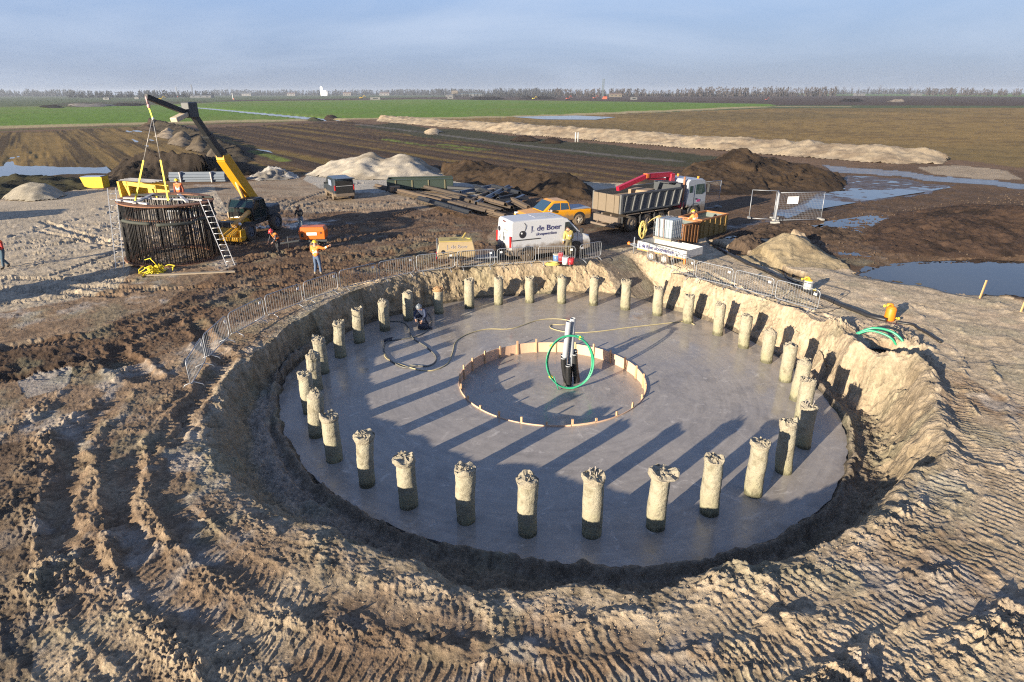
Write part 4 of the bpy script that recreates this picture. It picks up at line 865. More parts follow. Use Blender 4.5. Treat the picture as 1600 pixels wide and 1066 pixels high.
# ================================================================ crowd barriers
def barrier(a, b, label, group, side=1):
    pa, pb = P(a[0], a[1], .02), P(b[0], b[1], .02); d = (pb - pa); L = math.hypot(d.x, d.y); c = (pa + pb) / 2
    root = thing('crowd_barrier', label, 'barrier', (c.x, c.y, min(pa.z, pb.z)), math.atan2(d.y, d.x), group)
    tilt = (pb.z - pa.z) / L; Lh = L / 2 - .03; H = .98; z0 = .16; e = .13
    def zt(x, z): return z + tilt * x + abs(pb.z - pa.z) / 2
    loop = [(-Lh, z0 + e), (-Lh + e * .3, z0 + e * .3), (-Lh + e, z0), (Lh - e, z0), (Lh - e * .3, z0 + e * .3), (Lh, z0 + e), (Lh, H - e), (Lh - e * .3, H - e * .3), (Lh - e, H), (-Lh + e, H), (-Lh + e * .3, H - e * .3), (-Lh, H - e)]
    m = MB(); m.tube([(x, 0, zt(x, z)) for x, z in loop], .017, 6, close=True); m.build('frame', GALV, root)
    m = MB(); n = max(8, int(L / .125))
    for k in range(1, n): x = -Lh + 2 * Lh * k / n; m.tube([(x, 0, zt(x, z0)), (x, 0, zt(x, H))], .0065, 4, cap=False)
    m.build('infill_bars', GALV, root)
    for x in (-Lh * .72, Lh * .72):
        m = MB(); m.tube([(x, -.30, zt(x, -.02)), (x, -.26, zt(x, .05)), (x, 0, zt(x, .15)), (x, .26, zt(x, .05)), (x, .30, zt(x, -.02))], .016, 6); m.build('foot', GALV, root)
    m = MB(); m.box((Lh * .8 * side, -.018, zt(Lh * .8, .80)), (.13, .012, .10)); m.build('name_plate', MAT('white_plate', (.7, .7, .7), .5), root)
BL = [(299, 611), (324, 567), (361, 530), (417, 499), (476, 476), (531, 456), (592, 441), (650, 429), (713, 422), (775, 418), (839, 413), (900, 413)]
onw = ['nearest barrier, standing at the left end of the row on the pit edge', 'second barrier from the left end of the row on the pit edge', 'third barrier from the left end of the row, where it bends',
       'barrier left of the stretch below the rebar cage', 'fifth barrier from the left end of the row', 'barrier in front of the worker who points', 'barrier just right of the pointing worker, seen aslant', 'barrier left of the yellow trailer compressor',
       'barrier below the front of the yellow trailer compressor', 'barrier between the trailer compressor and the white van', 'barrier in front of the rear wheel of the white van', 'barrier in front of the buckets beside the white van']
for k in range(len(BL) - 1):
    (a0, a1), (b0, b1) = BL[k], BL[k + 1]; g = .02; barrier((a0 + (b0 - a0) * g, a1 + (b1 - a1) * g), (b0 - (b0 - a0) * g, b1 - (b1 - a1) * g), onw[k + (1 if k > 9 else 0)], 'crowd barriers around the pit', -1 if k == 9 else 1)
barrier((905, 411), (939, 404), 'short looking barrier swung away from the row right of the white van', 'crowd barriers around the pit', -1)
BRR = [(1010, 407), (1049, 424), (1084, 438), (1144, 453), (1207, 470), (1278, 491)]
rl = ['barrier beneath the wheels of the white flatbed trailer', 'barrier directly right of the trailer wheels', 'barrier with white plate third from the left on the right side', 'barrier next to last on the right side', 'last barrier on the right, nearest the grey filter drum']
for k in range(5):
    (a0, a1), (b0, b1) = BRR[k], BRR[k + 1]; g = .02; barrier((a0 + (b0 - a0) * g, a1 + (b1 - a1) * g), (b0 - (b0 - a0) * g, b1 - (b1 - a1) * g), rl[k], 'crowd barriers around the pit')
# ================================================================ site fence panels
def site_fence(pa, pb, H, label, mesh=True, sign=False, lean=0.0):
    d = pb - pa; L = math.hypot(d.x, d.y); root = thing('fence_panel', label, 'site fence', pa, math.atan2(d.y, d.x), 'mesh fence panels at the site road')
    m = MB(); q = [(0, 0, .05), (L, 0, .05), (L, lean, H), (0, lean, H)]
    for a, b in ((0, 1), (1, 2), (2, 3), (3, 0)): m.tube([q[a], q[b]], .024, 8)
    m.build('frame', GALV, root)
    if mesh:
        m = MB(); n = int(L / .11); w = .0035
        for k in range(1, n): x = L * k / n; m.bar((x, 0, .05), (x, lean, H), w * 2)
        for k in range(1, 13): z = .05 + (H - .05) * k / 13; m.bar((0, lean * k / 13, z), (L, lean * k / 13, z), w * 2)
        m.build('wire_mesh', GALV, root)
    for x in (0, L):
        m = MB(); m.box((x, 0, .06), (.22, .62, .13), bev=.02); m.build('block_foot', MAT('concrete_foot', (.30, .29, .27), .9), root)
    if sign:
        m = MB(); m.box((L * .30, -.03, H * .74), (L * .24, .012, H * .26)); s = m.build('sign', MAT('white_sign', (.78, .78, .78), .5), root)
        for k in range(5):
            m = MB(); m.box((L * .30, -.038, H * (.82 - .035 * k)), (L * (.10 + .03 * (k % 3)), .003, .022)); m.build('print_line', MAT('sign_ink', (.35, .37, .42), .6), s)
site_fence(PG(1212, 345), PG(1282, 345), 1.95, 'right hand mesh fence panel carrying a white notice', sign=True, lean=.1)
site_fence(PG(1216, 344) + Vector((-.1, .5, 0)), PG(1208, 346) + Vector((-.2, -.8, 0)), 2.0, 'folded fence panel seen edge on at the gate post')
site_fence(PG(1170, 342), PG(1208, 344), 2.0, 'left fence panel with only its slim frame to be seen', mesh=False, lean=.35)
site_fence(PG(1094, 328), PG(1122, 324), 2.1, 'mesh fence panel standing right behind the truck cab')
for k, (px, py) in enumerate([(899, 222), (903, 222)]):
    m = MB(); m.tube([(0, 0, -.1), (0, 0, 1.7)], .12, 10); tag(m.build('marker_post', MAT('post_grey', (.42, .44, .44), .5), loc=P(px, py)), ['left', 'right'][k] + ' one of the two grey posts standing by the far bank', 'post', 'pair of grey posts')
# ================================================================ vehicles
TYRE = MAT('tyre_rubber', (.030, .028, .027), .85, var=.2, scale=9, dirt=(.14, .105, .075), dirt_h=.5)
MUD = (.145, .104, .064)
def wheel(parent, x, y, r, w, rimc, dual=False):
    s = -1 if y < 0 else 1
    t = MB(); prof = [(r * .60, -w / 2), (r * .88, -w / 2), (r * .98, -w * .38), (r, 0), (r * .98, w * .38), (r * .88, w / 2), (r * .60, w / 2)]; N = 24
    rings = [[(q * math.cos(2 * math.pi * k / N), a, q * math.sin(2 * math.pi * k / N)) for k in range(N)] for q, a in prof]; t.loft(rings, sm=True, cap=False)
    wh = thing_part('wheel', t.build('wheel', TYRE), parent, (x, y, r))
    m = MB(); yo = s * w * .36
    rings = [[(q * math.cos(2 * math.pi * k / N), a, q * math.sin(2 * math.pi * k / N)) for k in range(N)] for q, a in ((r * .62, yo), (r * .58, yo + s * .02), (r * .50, yo - s * .04), (r * .22, yo + s * .0), (r * .2, yo + s * .05), (r * .02, yo + s * .05))]
    m.loft(rings, cap=False)
    for k in range(5): a = 2 * math.pi * k / 5; m.bar((r * .15 * math.cos(a), yo + s * .012, r * .15 * math.sin(a)), (r * .54 * math.cos(a), yo + s * .012, r * .54 * math.sin(a)), .07 * r / .35, .03, up=(0, 1, 0))
    m.tube([(0, -s * w * .2, 0), (0, -s * w * .15, 0)], r * .61, N, sm=False); m.build('rim', rimc, wh); return wh
def thing_part(name, o, parent, loc=(0, 0, 0)): o.name = name; o.parent = parent; o.location = loc; return o
def panel(parent, name, poly, y, mat, t=.012):
    """thin panel on a vehicle side; poly in (x,z)"""
    m = MB(); m.prism(poly, 'y', y - t / 2, y + t / 2); return m.build(name, mat, parent)
def side_shell(prof, wb, wt, z0, z1, yr=.0):
    """closed body: outline prof (x,z) lofted across the width, upper part drawn in"""
    def hw(z): u = max(0, min(1, (z - z0) / (z1 - z0))); return wb / 2 - (wb - wt) / 2 * u ** 1.6
    m = MB(); n = len(prof); cx = sum(p[0] for p in prof) / n; cz = sum(p[1] for p in prof) / n
    def ring(k, sgn):
        out = []
        for x, z in prof:
            ins = (1 - k) * .05; out.append((x + (cx - x) * ins * .35, sgn * (hw(z) - (1 - k) * 0.0) * 1.0, z + (cz - z) * ins * .6))
        return out
    rings = [ring(0, -1), [(x, -(hw(z) - .06), z) for x, z in prof], [(x, 0, z + .0) for x, z in prof], [(x, (hw(z) - .06), z) for x, z in prof], ring(0, 1)]
    m.loft(rings); return m
def van(label, loc, rz, L=4.95, Wd=2.0, H=2.22):
    WH = MAT('white_van_paint', (.46, .47, .49), .30, var=.04, scale=3, dirt=MUD, dirt_h=1.08, spec=.5); BLK = MAT('black_plastic', (.025, .025, .027), .6, dirt=MUD, dirt_h=.7)
    root = thing('van', label, 'van', loc, rz); G = GLASS()
    s = Wd / 2
    def hw(z): u = max(0, (z - .9) / (H - .9)); return s - .10 * max(0, u) ** 1.5
    prof = [(-L / 2 + .02, .42), (-L / 2, .95), (-L / 2 + .03, 1.5), (-L / 2 + .07, H - .12), (-L / 2 + .16, H - .02), (-.8, H), (L / 2 - 1.75, H - .02), (L / 2 - 1.5, H - .10), (L / 2 - .78, 1.42), (L / 2 - .55, 1.28), (L / 2 - .12, 1.02), (L / 2 - .02, .80), (L / 2, .42), (L / 2 - .3, .33), (-L / 2 + .3, .33)]
    m = MB(); rings = []
    for k, (q, shr) in enumerate(((-1, .05), (-.97, .02), (-.90, 0), (0, -.015), (.90, 0), (.97, .02), (1, .05))):
        ring = []
        for x, z in prof:
            cx = 0; ring.append((x * (1 - shr * .35), q * hw(z), z - shr * (.9 if z > 1.9 else .1) - (.0)))
        rings.append(ring)
    m.loft(rings, sm=False); body = m.build('body', WH, root, bevel=.035)
    for sg in (-1, 1):
        panel(root, 'side_window', [(L / 2 - 1.72, 1.28), (L / 2 - 1.68, 1.93), (L / 2 - 1.47, 1.95), (L / 2 - .98, 1.45), (L / 2 - .95, 1.32)], sg * (hw(1.6) + .002), G, .03)
        panel(root, 'trim_strip', [(-L / 2 + .05, 1.18), (-.75, 1.18), (-.75, 1.225), (-L / 2 + .05, 1.225)], sg * (s + .005), BLK, .02)
        for x in (.72, 1.0): m = MB(); m.box((x, sg * (s + .005), 1.17), (.10, .03, .16), bev=.01); m.build('door_handle', BLK, root)
        for x in (.86, L / 2 - .9): m = MB(); m.box((x, sg * (hw(1.2) + .0), 1.2), (.012, .012, 1.45)); m.build('door_seam', BLK, root)
        for x in (-1.48, 1.48): m = MB(); m.tube([(x, sg * (s - .2), .42), (x, sg * (s + .008), .42)], .43, 24, sm=False); m.build('wheel_arch', BLK, root)
        wheel(root, -1.48, sg * (s - .10), .345, .22, MAT('muddy_rim', (.26, .21, .16), .7)); wheel(root, 1.48, sg * (s - .10), .345, .22, MAT('muddy_rim', (.26, .21, .16), .7))
        m = MB(); m.box((-L / 2 + .0, sg * (s - .08), 1.12), (.09, .14, .62), bev=.02); m.build('tail_light', MAT('red_lens', (.45, .02, .02), .3), root)
        m = MB(); m.box((L / 2 - .72, sg * (s + .14), 1.42), (.12, .22, .26), bev=.03); m.build('mirror', BLK, root)
        m = MB(); m.box((L / 2 - .20, sg * (s - .32), .98), (.26, .34, .20), bev=.04); m.build('headlight', MAT('clear_lens', (.5, .52, .55), .15), root)
        m = MB(); m.box((-L / 2 - .0, sg * .40, .80), (.025, .012, 1.0)); m.build('door_hinge_line', BLK, root) if sg > 0 else None
        m = MB(); m.tube([(-L / 2 + .0, sg * .42, 1.52), (-L / 2 - .0, sg * .42, 1.53)], .001, 4); 
    m = MB(); m.add([(L / 2 - 1.44, -s + .22, H - .17), (L / 2 - 1.44, s - .22, H - .17), (L / 2 - .80, s - .12, 1.45), (L / 2 - .80, -s + .12, 1.45), (L / 2 - 1.40, -s + .22, H - .15), (L / 2 - 1.40, s - .22, H - .15), (L / 2 - .77, s - .12, 1.47), (L / 2 - .77, -s + .12, 1.47)], [(0, 1, 2, 3), (4, 5, 6, 7), (0, 1, 5, 4), (1, 2, 6, 5), (2, 3, 7, 6), (3, 0, 4, 7)]); m.build('windscreen', G, root)
    m = MB(); m.box((-L / 2 - .03, 0, .48), (.14, Wd - .08, .26), bev=.03); m.build('rear_bumper', BLK, root)
    m = MB(); m.box((L / 2 - .02, 0, .52), (.14, Wd - .1, .34), bev=.04); m.build('front_bumper', BLK, root)
    m = MB(); m.box((-L / 2 - .008, .02, .96), (.03, .014, 1.05)); m.build('door_seam', BLK, root)
    m = MB(); m.box((-L / 2 + .045, 0, H - .13), (.05, .34, .07), bev=.02); m.build('brake_light', MAT('dark_red_lens', (.12, .02, .02), .4), root)
    m = MB(); m.box((-L / 2 - .01, -.10, 1.18), (.04, .07, .20), bev=.01); m.build('rear_handle', BLK, root)
    m = MB(); m.box((-.2, 0, H + .012), (1.2, .8, .014)); m.build('roof_hatch', MAT('roof_grey', (.42, .43, .45), .5), root)
    m = MB(); m.box((-L / 2 - .25, 0, .42), (.4, .06, .06)); m.tube([(-L / 2 - .42, 0, .42), (-L / 2 - .42, 0, .54)], .04, 8); m.build('tow_bar', BLK, root)
    INK = MAT('dark_blue_letters', (.035, .035, .12), .5); INKB = MAT('black_logo_ink', (.015, .015, .02), .5)
    y = -hw(1.75) - .006
    T = Matrix.Translation((-1.28, y - .003, 1.60)) @ Matrix.Rotation(math.pi / 2, 4, 'X')
    lettering('J. de Boer', .42, INK, root, T, bold=.003, sx=1.08)
    lettering('sloopwerken', .24, INK, root, Matrix.Translation((-1.0, -hw(1.45) - .008, 1.36)) @ Matrix.Rotation(math.pi / 2, 4, 'X'), bold=.0)
    # wrecking ball: ball, chain arc and highlight
    m = MB(); m.tube([(-1.78, -hw(1.5) + .02, 1.48), (-1.78, -hw(1.5) - .012, 1.48)], .20, 24, sm=False); m.tube([(-1.66, y - .006, 1.64), (-1.60, y - .004, 1.78), (-1.58, y, 1.95), (-1.66, -hw(2.05) - .005, 2.08)], .012, 6)
    lg = m.build('ball_logo', INKB, root); m = MB(); m.tube([(-1.84, -hw(1.5) - .012, 1.55), (-1.84, -hw(1.5) - .016, 1.55)], .05, 12); m.build('logo_highlight', MAT('white_plate', (.7, .7, .7), .5), lg)
    RT = Matrix.Translation((-L / 2 + .0 - .006, .15, 1.62)) @ Matrix.Rotation(-math.pi / 2, 4, 'Z') @ Matrix.Rotation(math.pi / 2, 4, 'X')
    lettering('J. de Boer', .18, MAT('faded_letters', (.42, .40, .40), .6), root, RT); m = MB(); m.tube([(-L / 2 + .05, .62, 1.58), (-L / 2 - .012, .62, 1.58)], .13, 16, sm=False); m.build('rear_ball_logo', INKB, root)
    lettering('sloopwerken', .10, MAT('faded_letters', (.42, .40, .40), .6), root, Matrix.Translation((-L / 2 - .003, .12, 1.50)) @ Matrix.Rotation(-math.pi / 2, 4, 'Z') @ Matrix.Rotation(math.pi / 2, 4, 'X'))
    return root
def at2(a, b, za=0, zb=0):
    p, q = P(a[0], a[1], za), P(b[0], b[1], zb); return p, q, math.atan2((q - p).y, (q - p).x)
p, q, rz = at2((824, 408), (892, 400)); d = Vector((math.cos(rz), math.sin(rz), 0)); nrm = Vector((-d.y, d.x, 0)); c = p + d * 1.48 + nrm * .95
van('white delivery van with dark blue lettering and mud splashed lower half', (c.x, c.y, 0), rz)

def pickup(loc, rz):
    OR = MAT('orange_yellow_paint', (.62, .28, .012), .28, var=.05, dirt=MUD, dirt_h=1.05, spec=.5); BLK = MAT('black_plastic', (.025, .025, .027), .6, dirt=MUD, dirt_h=.7); G = GLASS('blue_window_glass', (.02, .05, .09))
    root = thing('pickup_truck', 'orange yellow double cab pickup with grey bed cover behind the white van', 'pickup truck', loc, rz); L, s = 5.2, .92
    m = MB(); low = [(-L / 2, .55), (-L / 2 + .02, 1.08), (-.95, 1.10), (.85, 1.10), (1.3, 1.10), (2.2, 1.02), (2.5, .88), (L / 2, .60), (L / 2 - .05, .42), (-L / 2 + .1, .45)]
    m.loft([[(x * (1 - sh), q * s, z - sh * .6) for x, z in low] for q, sh in ((-1, .03), (-.93, 0), (0, -.008), (.93, 0), (1, .03))]); m.build('body', OR, root, bevel=.03)
    m = MB(); cab = [(-.98, 1.08), (-.85, 1.62), (-.70, 1.73), (.15, 1.76), (.40, 1.70), (1.15, 1.10)]
    m.loft([[(x * (1 - sh), q * (s - .05 - .14 * (z - 1.08) / .7), z - sh * .4) for x, z in cab] for q, sh in ((-1, .03), (-.93, 0), (0, 0), (.93, 0), (1, .03))]); m.build('cab', OR, root, bevel=.03)
    for sg in (-1, 1):
        yw = lambda z: sg * (s - .05 - .14 * (z - 1.08) / .7 + .004)
        for poly in ([(-.85, 1.15), (-.74, 1.56), (-.22, 1.60), (-.20, 1.15)], [(-.14, 1.15), (-.16, 1.60), (.30, 1.60), (.80, 1.17)]):
            m = MB(); m.add([(x, yw(z), z) for x, z in poly] + [(x, yw(z) - sg * .03, z) for x, z in poly], [(0, 1, 2, 3), (7, 6, 5, 4), (0, 4, 5, 1), (1, 5, 6, 2), (2, 6, 7, 3), (3, 7, 4, 0)]); m.build('side_window', G, root)
        for x in (-1.62, 1.55): m = MB(); m.tube([(x, sg * (s - .2), .48), (x, sg * (s + .006), .48)], .47, 22, sm=False); m.build('wheel_arch', BLK, root); wheel(root, x, sg * (s - .09), .39, .25, MAT('pale_alloy', (.55, .50, .42), .45, .3))
        m = MB(); m.box((L / 2 - .22, sg * .68, .90), (.26, .34, .16), bev=.04); m.build('headlight', MAT('clear_lens', (.5, .52, .55), .15), root)
        m = MB(); m.box((.62, sg * (s + .12), 1.18), (.10, .20, .16), bev=.03); m.build('mirror', MAT('chrome_grey', (.6, .6, .62), .25, .6), root)
        m = MB(); m.box((-L / 2, sg * .80, .86), (.05, .12, .36), bev=.01); m.build('tail_light', MAT('red_lens', (.45, .02, .02), .3), root)
    m = MB(); m.box((-1.78, 0, 1.13), (1.52, 1.62, .05), bev=.01); m.build('bed_cover', MAT('bed_cover_grey', (.26, .28, .33), .45), root)
    m = MB(); m.add([(1.08, -.74, 1.14), (1.08, .74, 1.14), (.43, .66, 1.69), (.43, -.66, 1.69), (1.13, -.74, 1.15), (1.13, .74, 1.15), (.47, .66, 1.71), (.47, -.66, 1.71)], [(0, 1, 2, 3), (4, 5, 6, 7), (0, 1, 5, 4), (1, 2, 6, 5), (2, 3, 7, 6), (3, 0, 4, 7)]); m.build('windscreen', G, root)
    m = MB(); m.box((L / 2 - .02, 0, .60), (.14, 1.7, .26), bev=.03); m.build('front_bumper', BLK, root); m = MB(); m.box((L / 2 - .04, 0, .84), (.06, .80, .20), bev=.02); m.build('grille', BLK, root)
    m = MB(); m.tube([(.1, -.4, 1.75), (.0, -.4, 2.1)], .008, 4); m.build('aerial', BLK, root)
p, q, rz = at2((922, 330), (826, 342), .95, .80); d = Vector((math.cos(rz), math.sin(rz), 0)); b = P(904, 352)
nr = Vector((d.y, -d.x, 0)); nr = nr if nr.y > 0 else -nr; c = b + d * 1.62 + nr * .85
pickup((c.x, c.y, 0), rz)

def tipper(loc, rz):
    GR = MAT('grey_tipper_steel', (.075, .082, .09), .5, .2); CH = MAT('muddy_chassis', (.16, .125, .095), .85, var=.3); CAB = MAT('silver_cab_paint', (.36, .39, .43), .32, .1, dirt=MUD, dirt_h=1.4)
    BLK = MAT('black_plastic', (.025, .025, .027), .6, dirt=MUD, dirt_h=.7); RED = MAT('crimson_crane_paint', (.38, .015, .04), .35); G = GLASS('cab_glass', (.02, .05, .045)); TAN = MAT('muddy_tailgate', (.17, .135, .095), .85, var=.2)
    root = thing('tipper_truck', 'muddy grey tipper truck with silver cab and folded red loading crane', 'tipper truck', loc, rz)   # x forward, 0 at rearmost axle
    for x in (0, 1.38, 2.76, 6.3):
        for sg in (-1, 1): wheel(root, x, sg * 1.06, .52, .34, MAT('muddy_rim', (.26, .21, .16), .7))
    for sg in (-1, 1): m = MB(); m.box((3.1, sg * .42, .98), (8.6, .12, .30)); m.build('chassis_rail', CH, root)
    m = MB(); m.box((-1.15, 0, .78), (.3, 2.3, .46), bev=.03); m.box((-1.5, 0, .42), (.12, 2.2, .12)); m.bar((-1.1, .6, .8), (-1.5, .6, .42), .08); m.bar((-1.1, -.6, .8), (-1.5, -.6, .42), .08); m.build('rear_underrun_bar', CH, root)
    for sg in (-1, 1):
        m = MB()
        for x in (0, 1.38, 2.76): m.box((x, sg * 1.1, 1.14), (1.2, .42, .05), bev=.01)
        m.box((4.2, sg * 1.0, .72), (1.3, .45, .5), bev=.04); m.build('mudguard', CH, root)
        for x in (-.95, .69, 2.07): m = MB(); m.box((x, sg * 1.1, .75), (.04, .4, .6)); m.build('mud_flap', BLK, root)
    z0, z1, x0, x1, w = 1.32, 2.42, -1.25, 4.55, 1.25
    for sg in (-1, 1):
        m = MB(); m.box(((x0 + x1) / 2, sg * (w - .03), (z0 + z1) / 2), (x1 - x0, .06, z1 - z0)); m.box(((x0 + x1) / 2, sg * w, z1 + .02), (x1 - x0, .14, .12)); m.box(((x0 + x1) / 2, sg * w, z0 + .02), (x1 - x0, .12, .12)); s_ = m.build('side_wall', GR, root, bevel=.01)
        m = MB()
        for k in range(8): x = x0 + .35 + k * .76; m.bar((x, sg * (w + .03), z0 + .05), (x + .22, sg * (w + .03), z1 - .02), .09, .08)
        m.box((x0 + .08, sg * (w + .02), (z0 + z1) / 2), (.18, .12, z1 - z0 + .1)); m.build('side_ribs', MAT('pale_rib_steel', (.15, .155, .155), .5, .2), s_)
    m = MB(); m.box(((x0 + x1) / 2, 0, z0), (x1 - x0, 2 * w - .1, .1)); m.build('bed_floor', CH, root)
    m = MB(); m.box((x0 - .03, 0, 1.86), (.07, 2 * w - .12, 1.12)); 
    for y in (-.75, 0, .75): m.box((x0 - .08, y, 1.86), (.05, .10, 1.12))
    m.build('tailgate', TAN, root)
    m = MB(); m.box((x1, 0, 2.0), (.08, 2 * w - .1, 1.4)); m.box((x1 - .4, -.2, 2.78), (.9, 1.3, .06)); m.build('headboard', GR, root)
    m = MB(); m.box((1.2, 0, 1.75), (4.6, 2.1, .7)); m.box((2.2, .2, 2.2), (1.2, 1.4, .4), .3); m.build('load', MAT('load_planks', (.27, .20, .13), .9, var=.4), root)
    # cab
    m = MB(); cp = [(5.35, 1.0), (5.35, 2.72), (5.55, 2.9), (6.9, 2.86), (7.2, 2.72), (7.42, 1.9), (7.45, 1.0), (7.4, .45), (6.95, .45), (6.85, 1.02), (5.75, 1.02)]
    m.loft([[(6.4 + (x - 6.4) * (1 - sh), q * 1.19, z - sh * .5 * (z > 2)) for x, z in cp] for q, sh in ((-1, .03), (-.95, 0), (0, 0), (.95, 0), (1, .03))]); m.build('cab', CAB, root, bevel=.03)
    for sg in (-1, 1):
        panel(root, 'cab_window', [(6.22, 1.86), (6.22, 2.52), (7.05, 2.52), (7.22, 1.96), (6.9, 1.80)], sg * 1.195, G, .03)
        panel(root, 'rear_side_window', [(5.55, 2.0), (5.55, 2.45), (5.85, 2.45), (5.85, 2.0)], sg * 1.195, G, .03)
        m = MB(); m.box((6.05, sg * 1.2, 1.75), (.02, .012, 1.5)); m.build('door_seam', BLK, root); m = MB(); m.box((6.3, sg * 1.21, 1.52), (.16, .03, .08)); m.build('door_handle', BLK, root)
        m = MB(); m.box((7.35, sg * 1.38, 2.2), (.10, .20, .58), bev=.03); m.bar((7.2, sg * 1.15, 2.5), (7.35, sg * 1.38, 2.5), .03); m.build('mirror', BLK, root)
        m = MB(); m.tube([(6.3 + .62 * math.cos(a), sg * 1.1, .55 + .66 * math.sin(a)) for a in (math.pi * k / 8 for k in range(9))], .10, 6); m.build('wheel_arch', BLK, root)
        m = MB(); m.box((7.45, sg * .9, .72), (.06, .36, .2), bev=.02); m.build('headlight', MAT('clear_lens', (.5, .52, .55), .15), root)
        m = MB(); m.tube([(6.7, sg * .9, 2.86), (6.7, sg * .9, 3.02)], .08, 12); m.build('beacon', MAT('amber_lens', (.75, .25, .02), .3), root)
    m = MB(); m.box((7.36, 0, 2.25), (.05, 2.0, .82), ry=-.26); m.build('windscreen', G, root); m = MB(); m.box((7.47, 0, .62), (.12, 2.36, .42), bev=.04); m.build('front_bumper', BLK, root)
    m = MB(); m.box((6.6, -1.2, 1.38), (.34, .012, .16)); m.build('door_emblem', MAT('magenta_emblem', (.5, .05, .18), .5), root)
    m = MB(); m.tube([(5.18, -.95, .9), (5.18, -.95, 3.1)], .075, 10); m.build('exhaust_stack', MAT('rusty_pipe', (.30, .15, .08), .7), root)
    # crane: column, boom folded rearwards over the bed
    cr = MB(); cr.box((4.98, .15, 2.1), (.42, .5, 2.3), bev=.04); cr.box((4.98, 0, 1.2), (.5, 2.2, .35), bev=.04); crn = cr.build('crane_column', RED, root)
    m = MB(); m.bar((4.98, .15, 3.18), (2.4, .1, 3.26), .30, .32); m.build('crane_boom', RED, root); m = MB(); m.bar((2.5, .1, 3.26), (-.2, .1, 2.62), .26, .28); m.bar((2.6, .1, 3.05), (4.4, .1, 2.9), .14, .14); m.build('crane_jib', RED, root)
    m = MB(); m.box((2.45, .1, 3.27), (.22, .34, .28)); m.build('crane_knuckle', MAT('orange_knuckle', (.6, .16, .03), .5), root)
    for sg in (-1, 1): m = MB(); m.tube([(4.98, sg * 1.12, .35), (4.98, sg * 1.12, 1.5)], .07, 8); m.tube([(4.98, sg * 1.12, .3), (4.98, sg * 1.12, .35)], .2, 12); m.build('stabiliser_leg', CH, root)
p, q, rz = at2((984, 361), (1080, 344)); d = Vector((math.cos(rz), math.sin(rz), 0)); n_ = Vector((-d.y, d.x, 0)); LT = (q - p).length; c = p + n_ * 1.06
print('truck axle span', LT, math.degrees(rz))
tipper((c.x, c.y, 0), rz)

def estate_van(loc, rz):
    BL_ = MAT('dark_blue_paint', (.02, .032, .045), .25, dirt=MUD, dirt_h=.72); BLK = MAT('black_plastic', (.025, .025, .027), .6, dirt=MUD, dirt_h=.7); G = GLASS()
    root = thing('small_van', 'small dark blue van with raised tailgate parked before the sand heap', 'small van', loc, rz); L, s, H = 4.3, .88, 1.82
    prof = [(-L / 2, .35), (-L / 2, 1.0), (-L / 2 + .10, H - .06), (-L / 2 + .2, H), (.35, H), (.75, H - .12), (1.35, 1.18), (1.95, 1.02), (L / 2, .80), (L / 2, .35)]
    m = MB(); m.loft([[(x * (1 - sh), q * (s - .10 * max(0, z - .9)), z - sh * (z > 1.5)) for x, z in prof] for q, sh in ((-1, .02), (-.93, 0), (.93, 0), (1, .02))]); m.build('body', BL_, root, bevel=.03)
    for sg in (-1, 1):
        panel(root, 'front_window', [(.10, 1.12), (.10, 1.60), (.62, 1.60), (1.15, 1.18)], sg * (s - .035), G, .03); panel(root, 'side_window', [(-1.1, 1.12), (-1.1, 1.60), (0.0, 1.60), (0.0, 1.12)], sg * (s - .035), MAT('painted_reflection_glass', (.25, .30, .40), .1), .03)  # side windows carry the reflection as a pale blue base colour
        for x in (-1.35, 1.35): m = MB(); m.tube([(x, sg * (s - .2), .36), (x, sg * (s + .006), .36)], .38, 20, sm=False); m.build('wheel_arch', BLK, root); wheel(root, x, sg * (s - .09), .32, .2, MAT('muddy_rim', (.26, .21, .16), .7))
        m = MB(); m.box((-L / 2 + .02, sg * (s - .08), 1.05), (.08, .12, .42), bev=.02); m.build('tail_light', MAT('red_lens', (.45, .02, .02), .3), root)
        m = MB(); m.box((1.0, sg * (s + .1), 1.15), (.1, .18, .14), bev=.03); m.build('mirror', BLK, root)
    m = MB(); m.box((-L / 2 + .02, 0, 1.10), (.09, 1.42, 1.05)); m.build('dark_opening_panel', MAT('painted_interior_shade', (.012, .012, .014), .9), root)  # solid near-black slab, the shade of the open load space put into its colour
    m = MB(); m.box((-L / 2 - .05, 0, 1.20), (.05, 1.38, .03)); m.build('load_shelf', MAT('roof_grey', (.42, .43, .45), .5), root)
    m = MB(); m.box((-L / 2 - .42, 0, H + .04), (1.05, 1.5, .07), bev=.02, ry=.06); m.build('tailgate', BL_, root); m = MB(); m.box((-L / 2 - .02, 0, .45), (.12, 1.6, .25), bev=.03); m.build('rear_bumper', MAT('muddy_chassis', (.16, .125, .095), .85, var=.3), root)
    m = MB(); m.add([(.78, -.66, H - .14), (.78, .66, H - .14), (1.35, .74, 1.20), (1.35, -.74, 1.20), (.82, -.66, H - .12), (.82, .66, H - .12), (1.39, .74, 1.22), (1.39, -.74, 1.22)], [(0, 1, 2, 3), (4, 5, 6, 7), (0, 1, 5, 4), (1, 2, 6, 5), (2, 3, 7, 6), (3, 0, 4, 7)]); m.build('windscreen', G, root)
c = P(541, 310); estate_van((c.x - .8, c.y + .9, 0), math.radians(118))

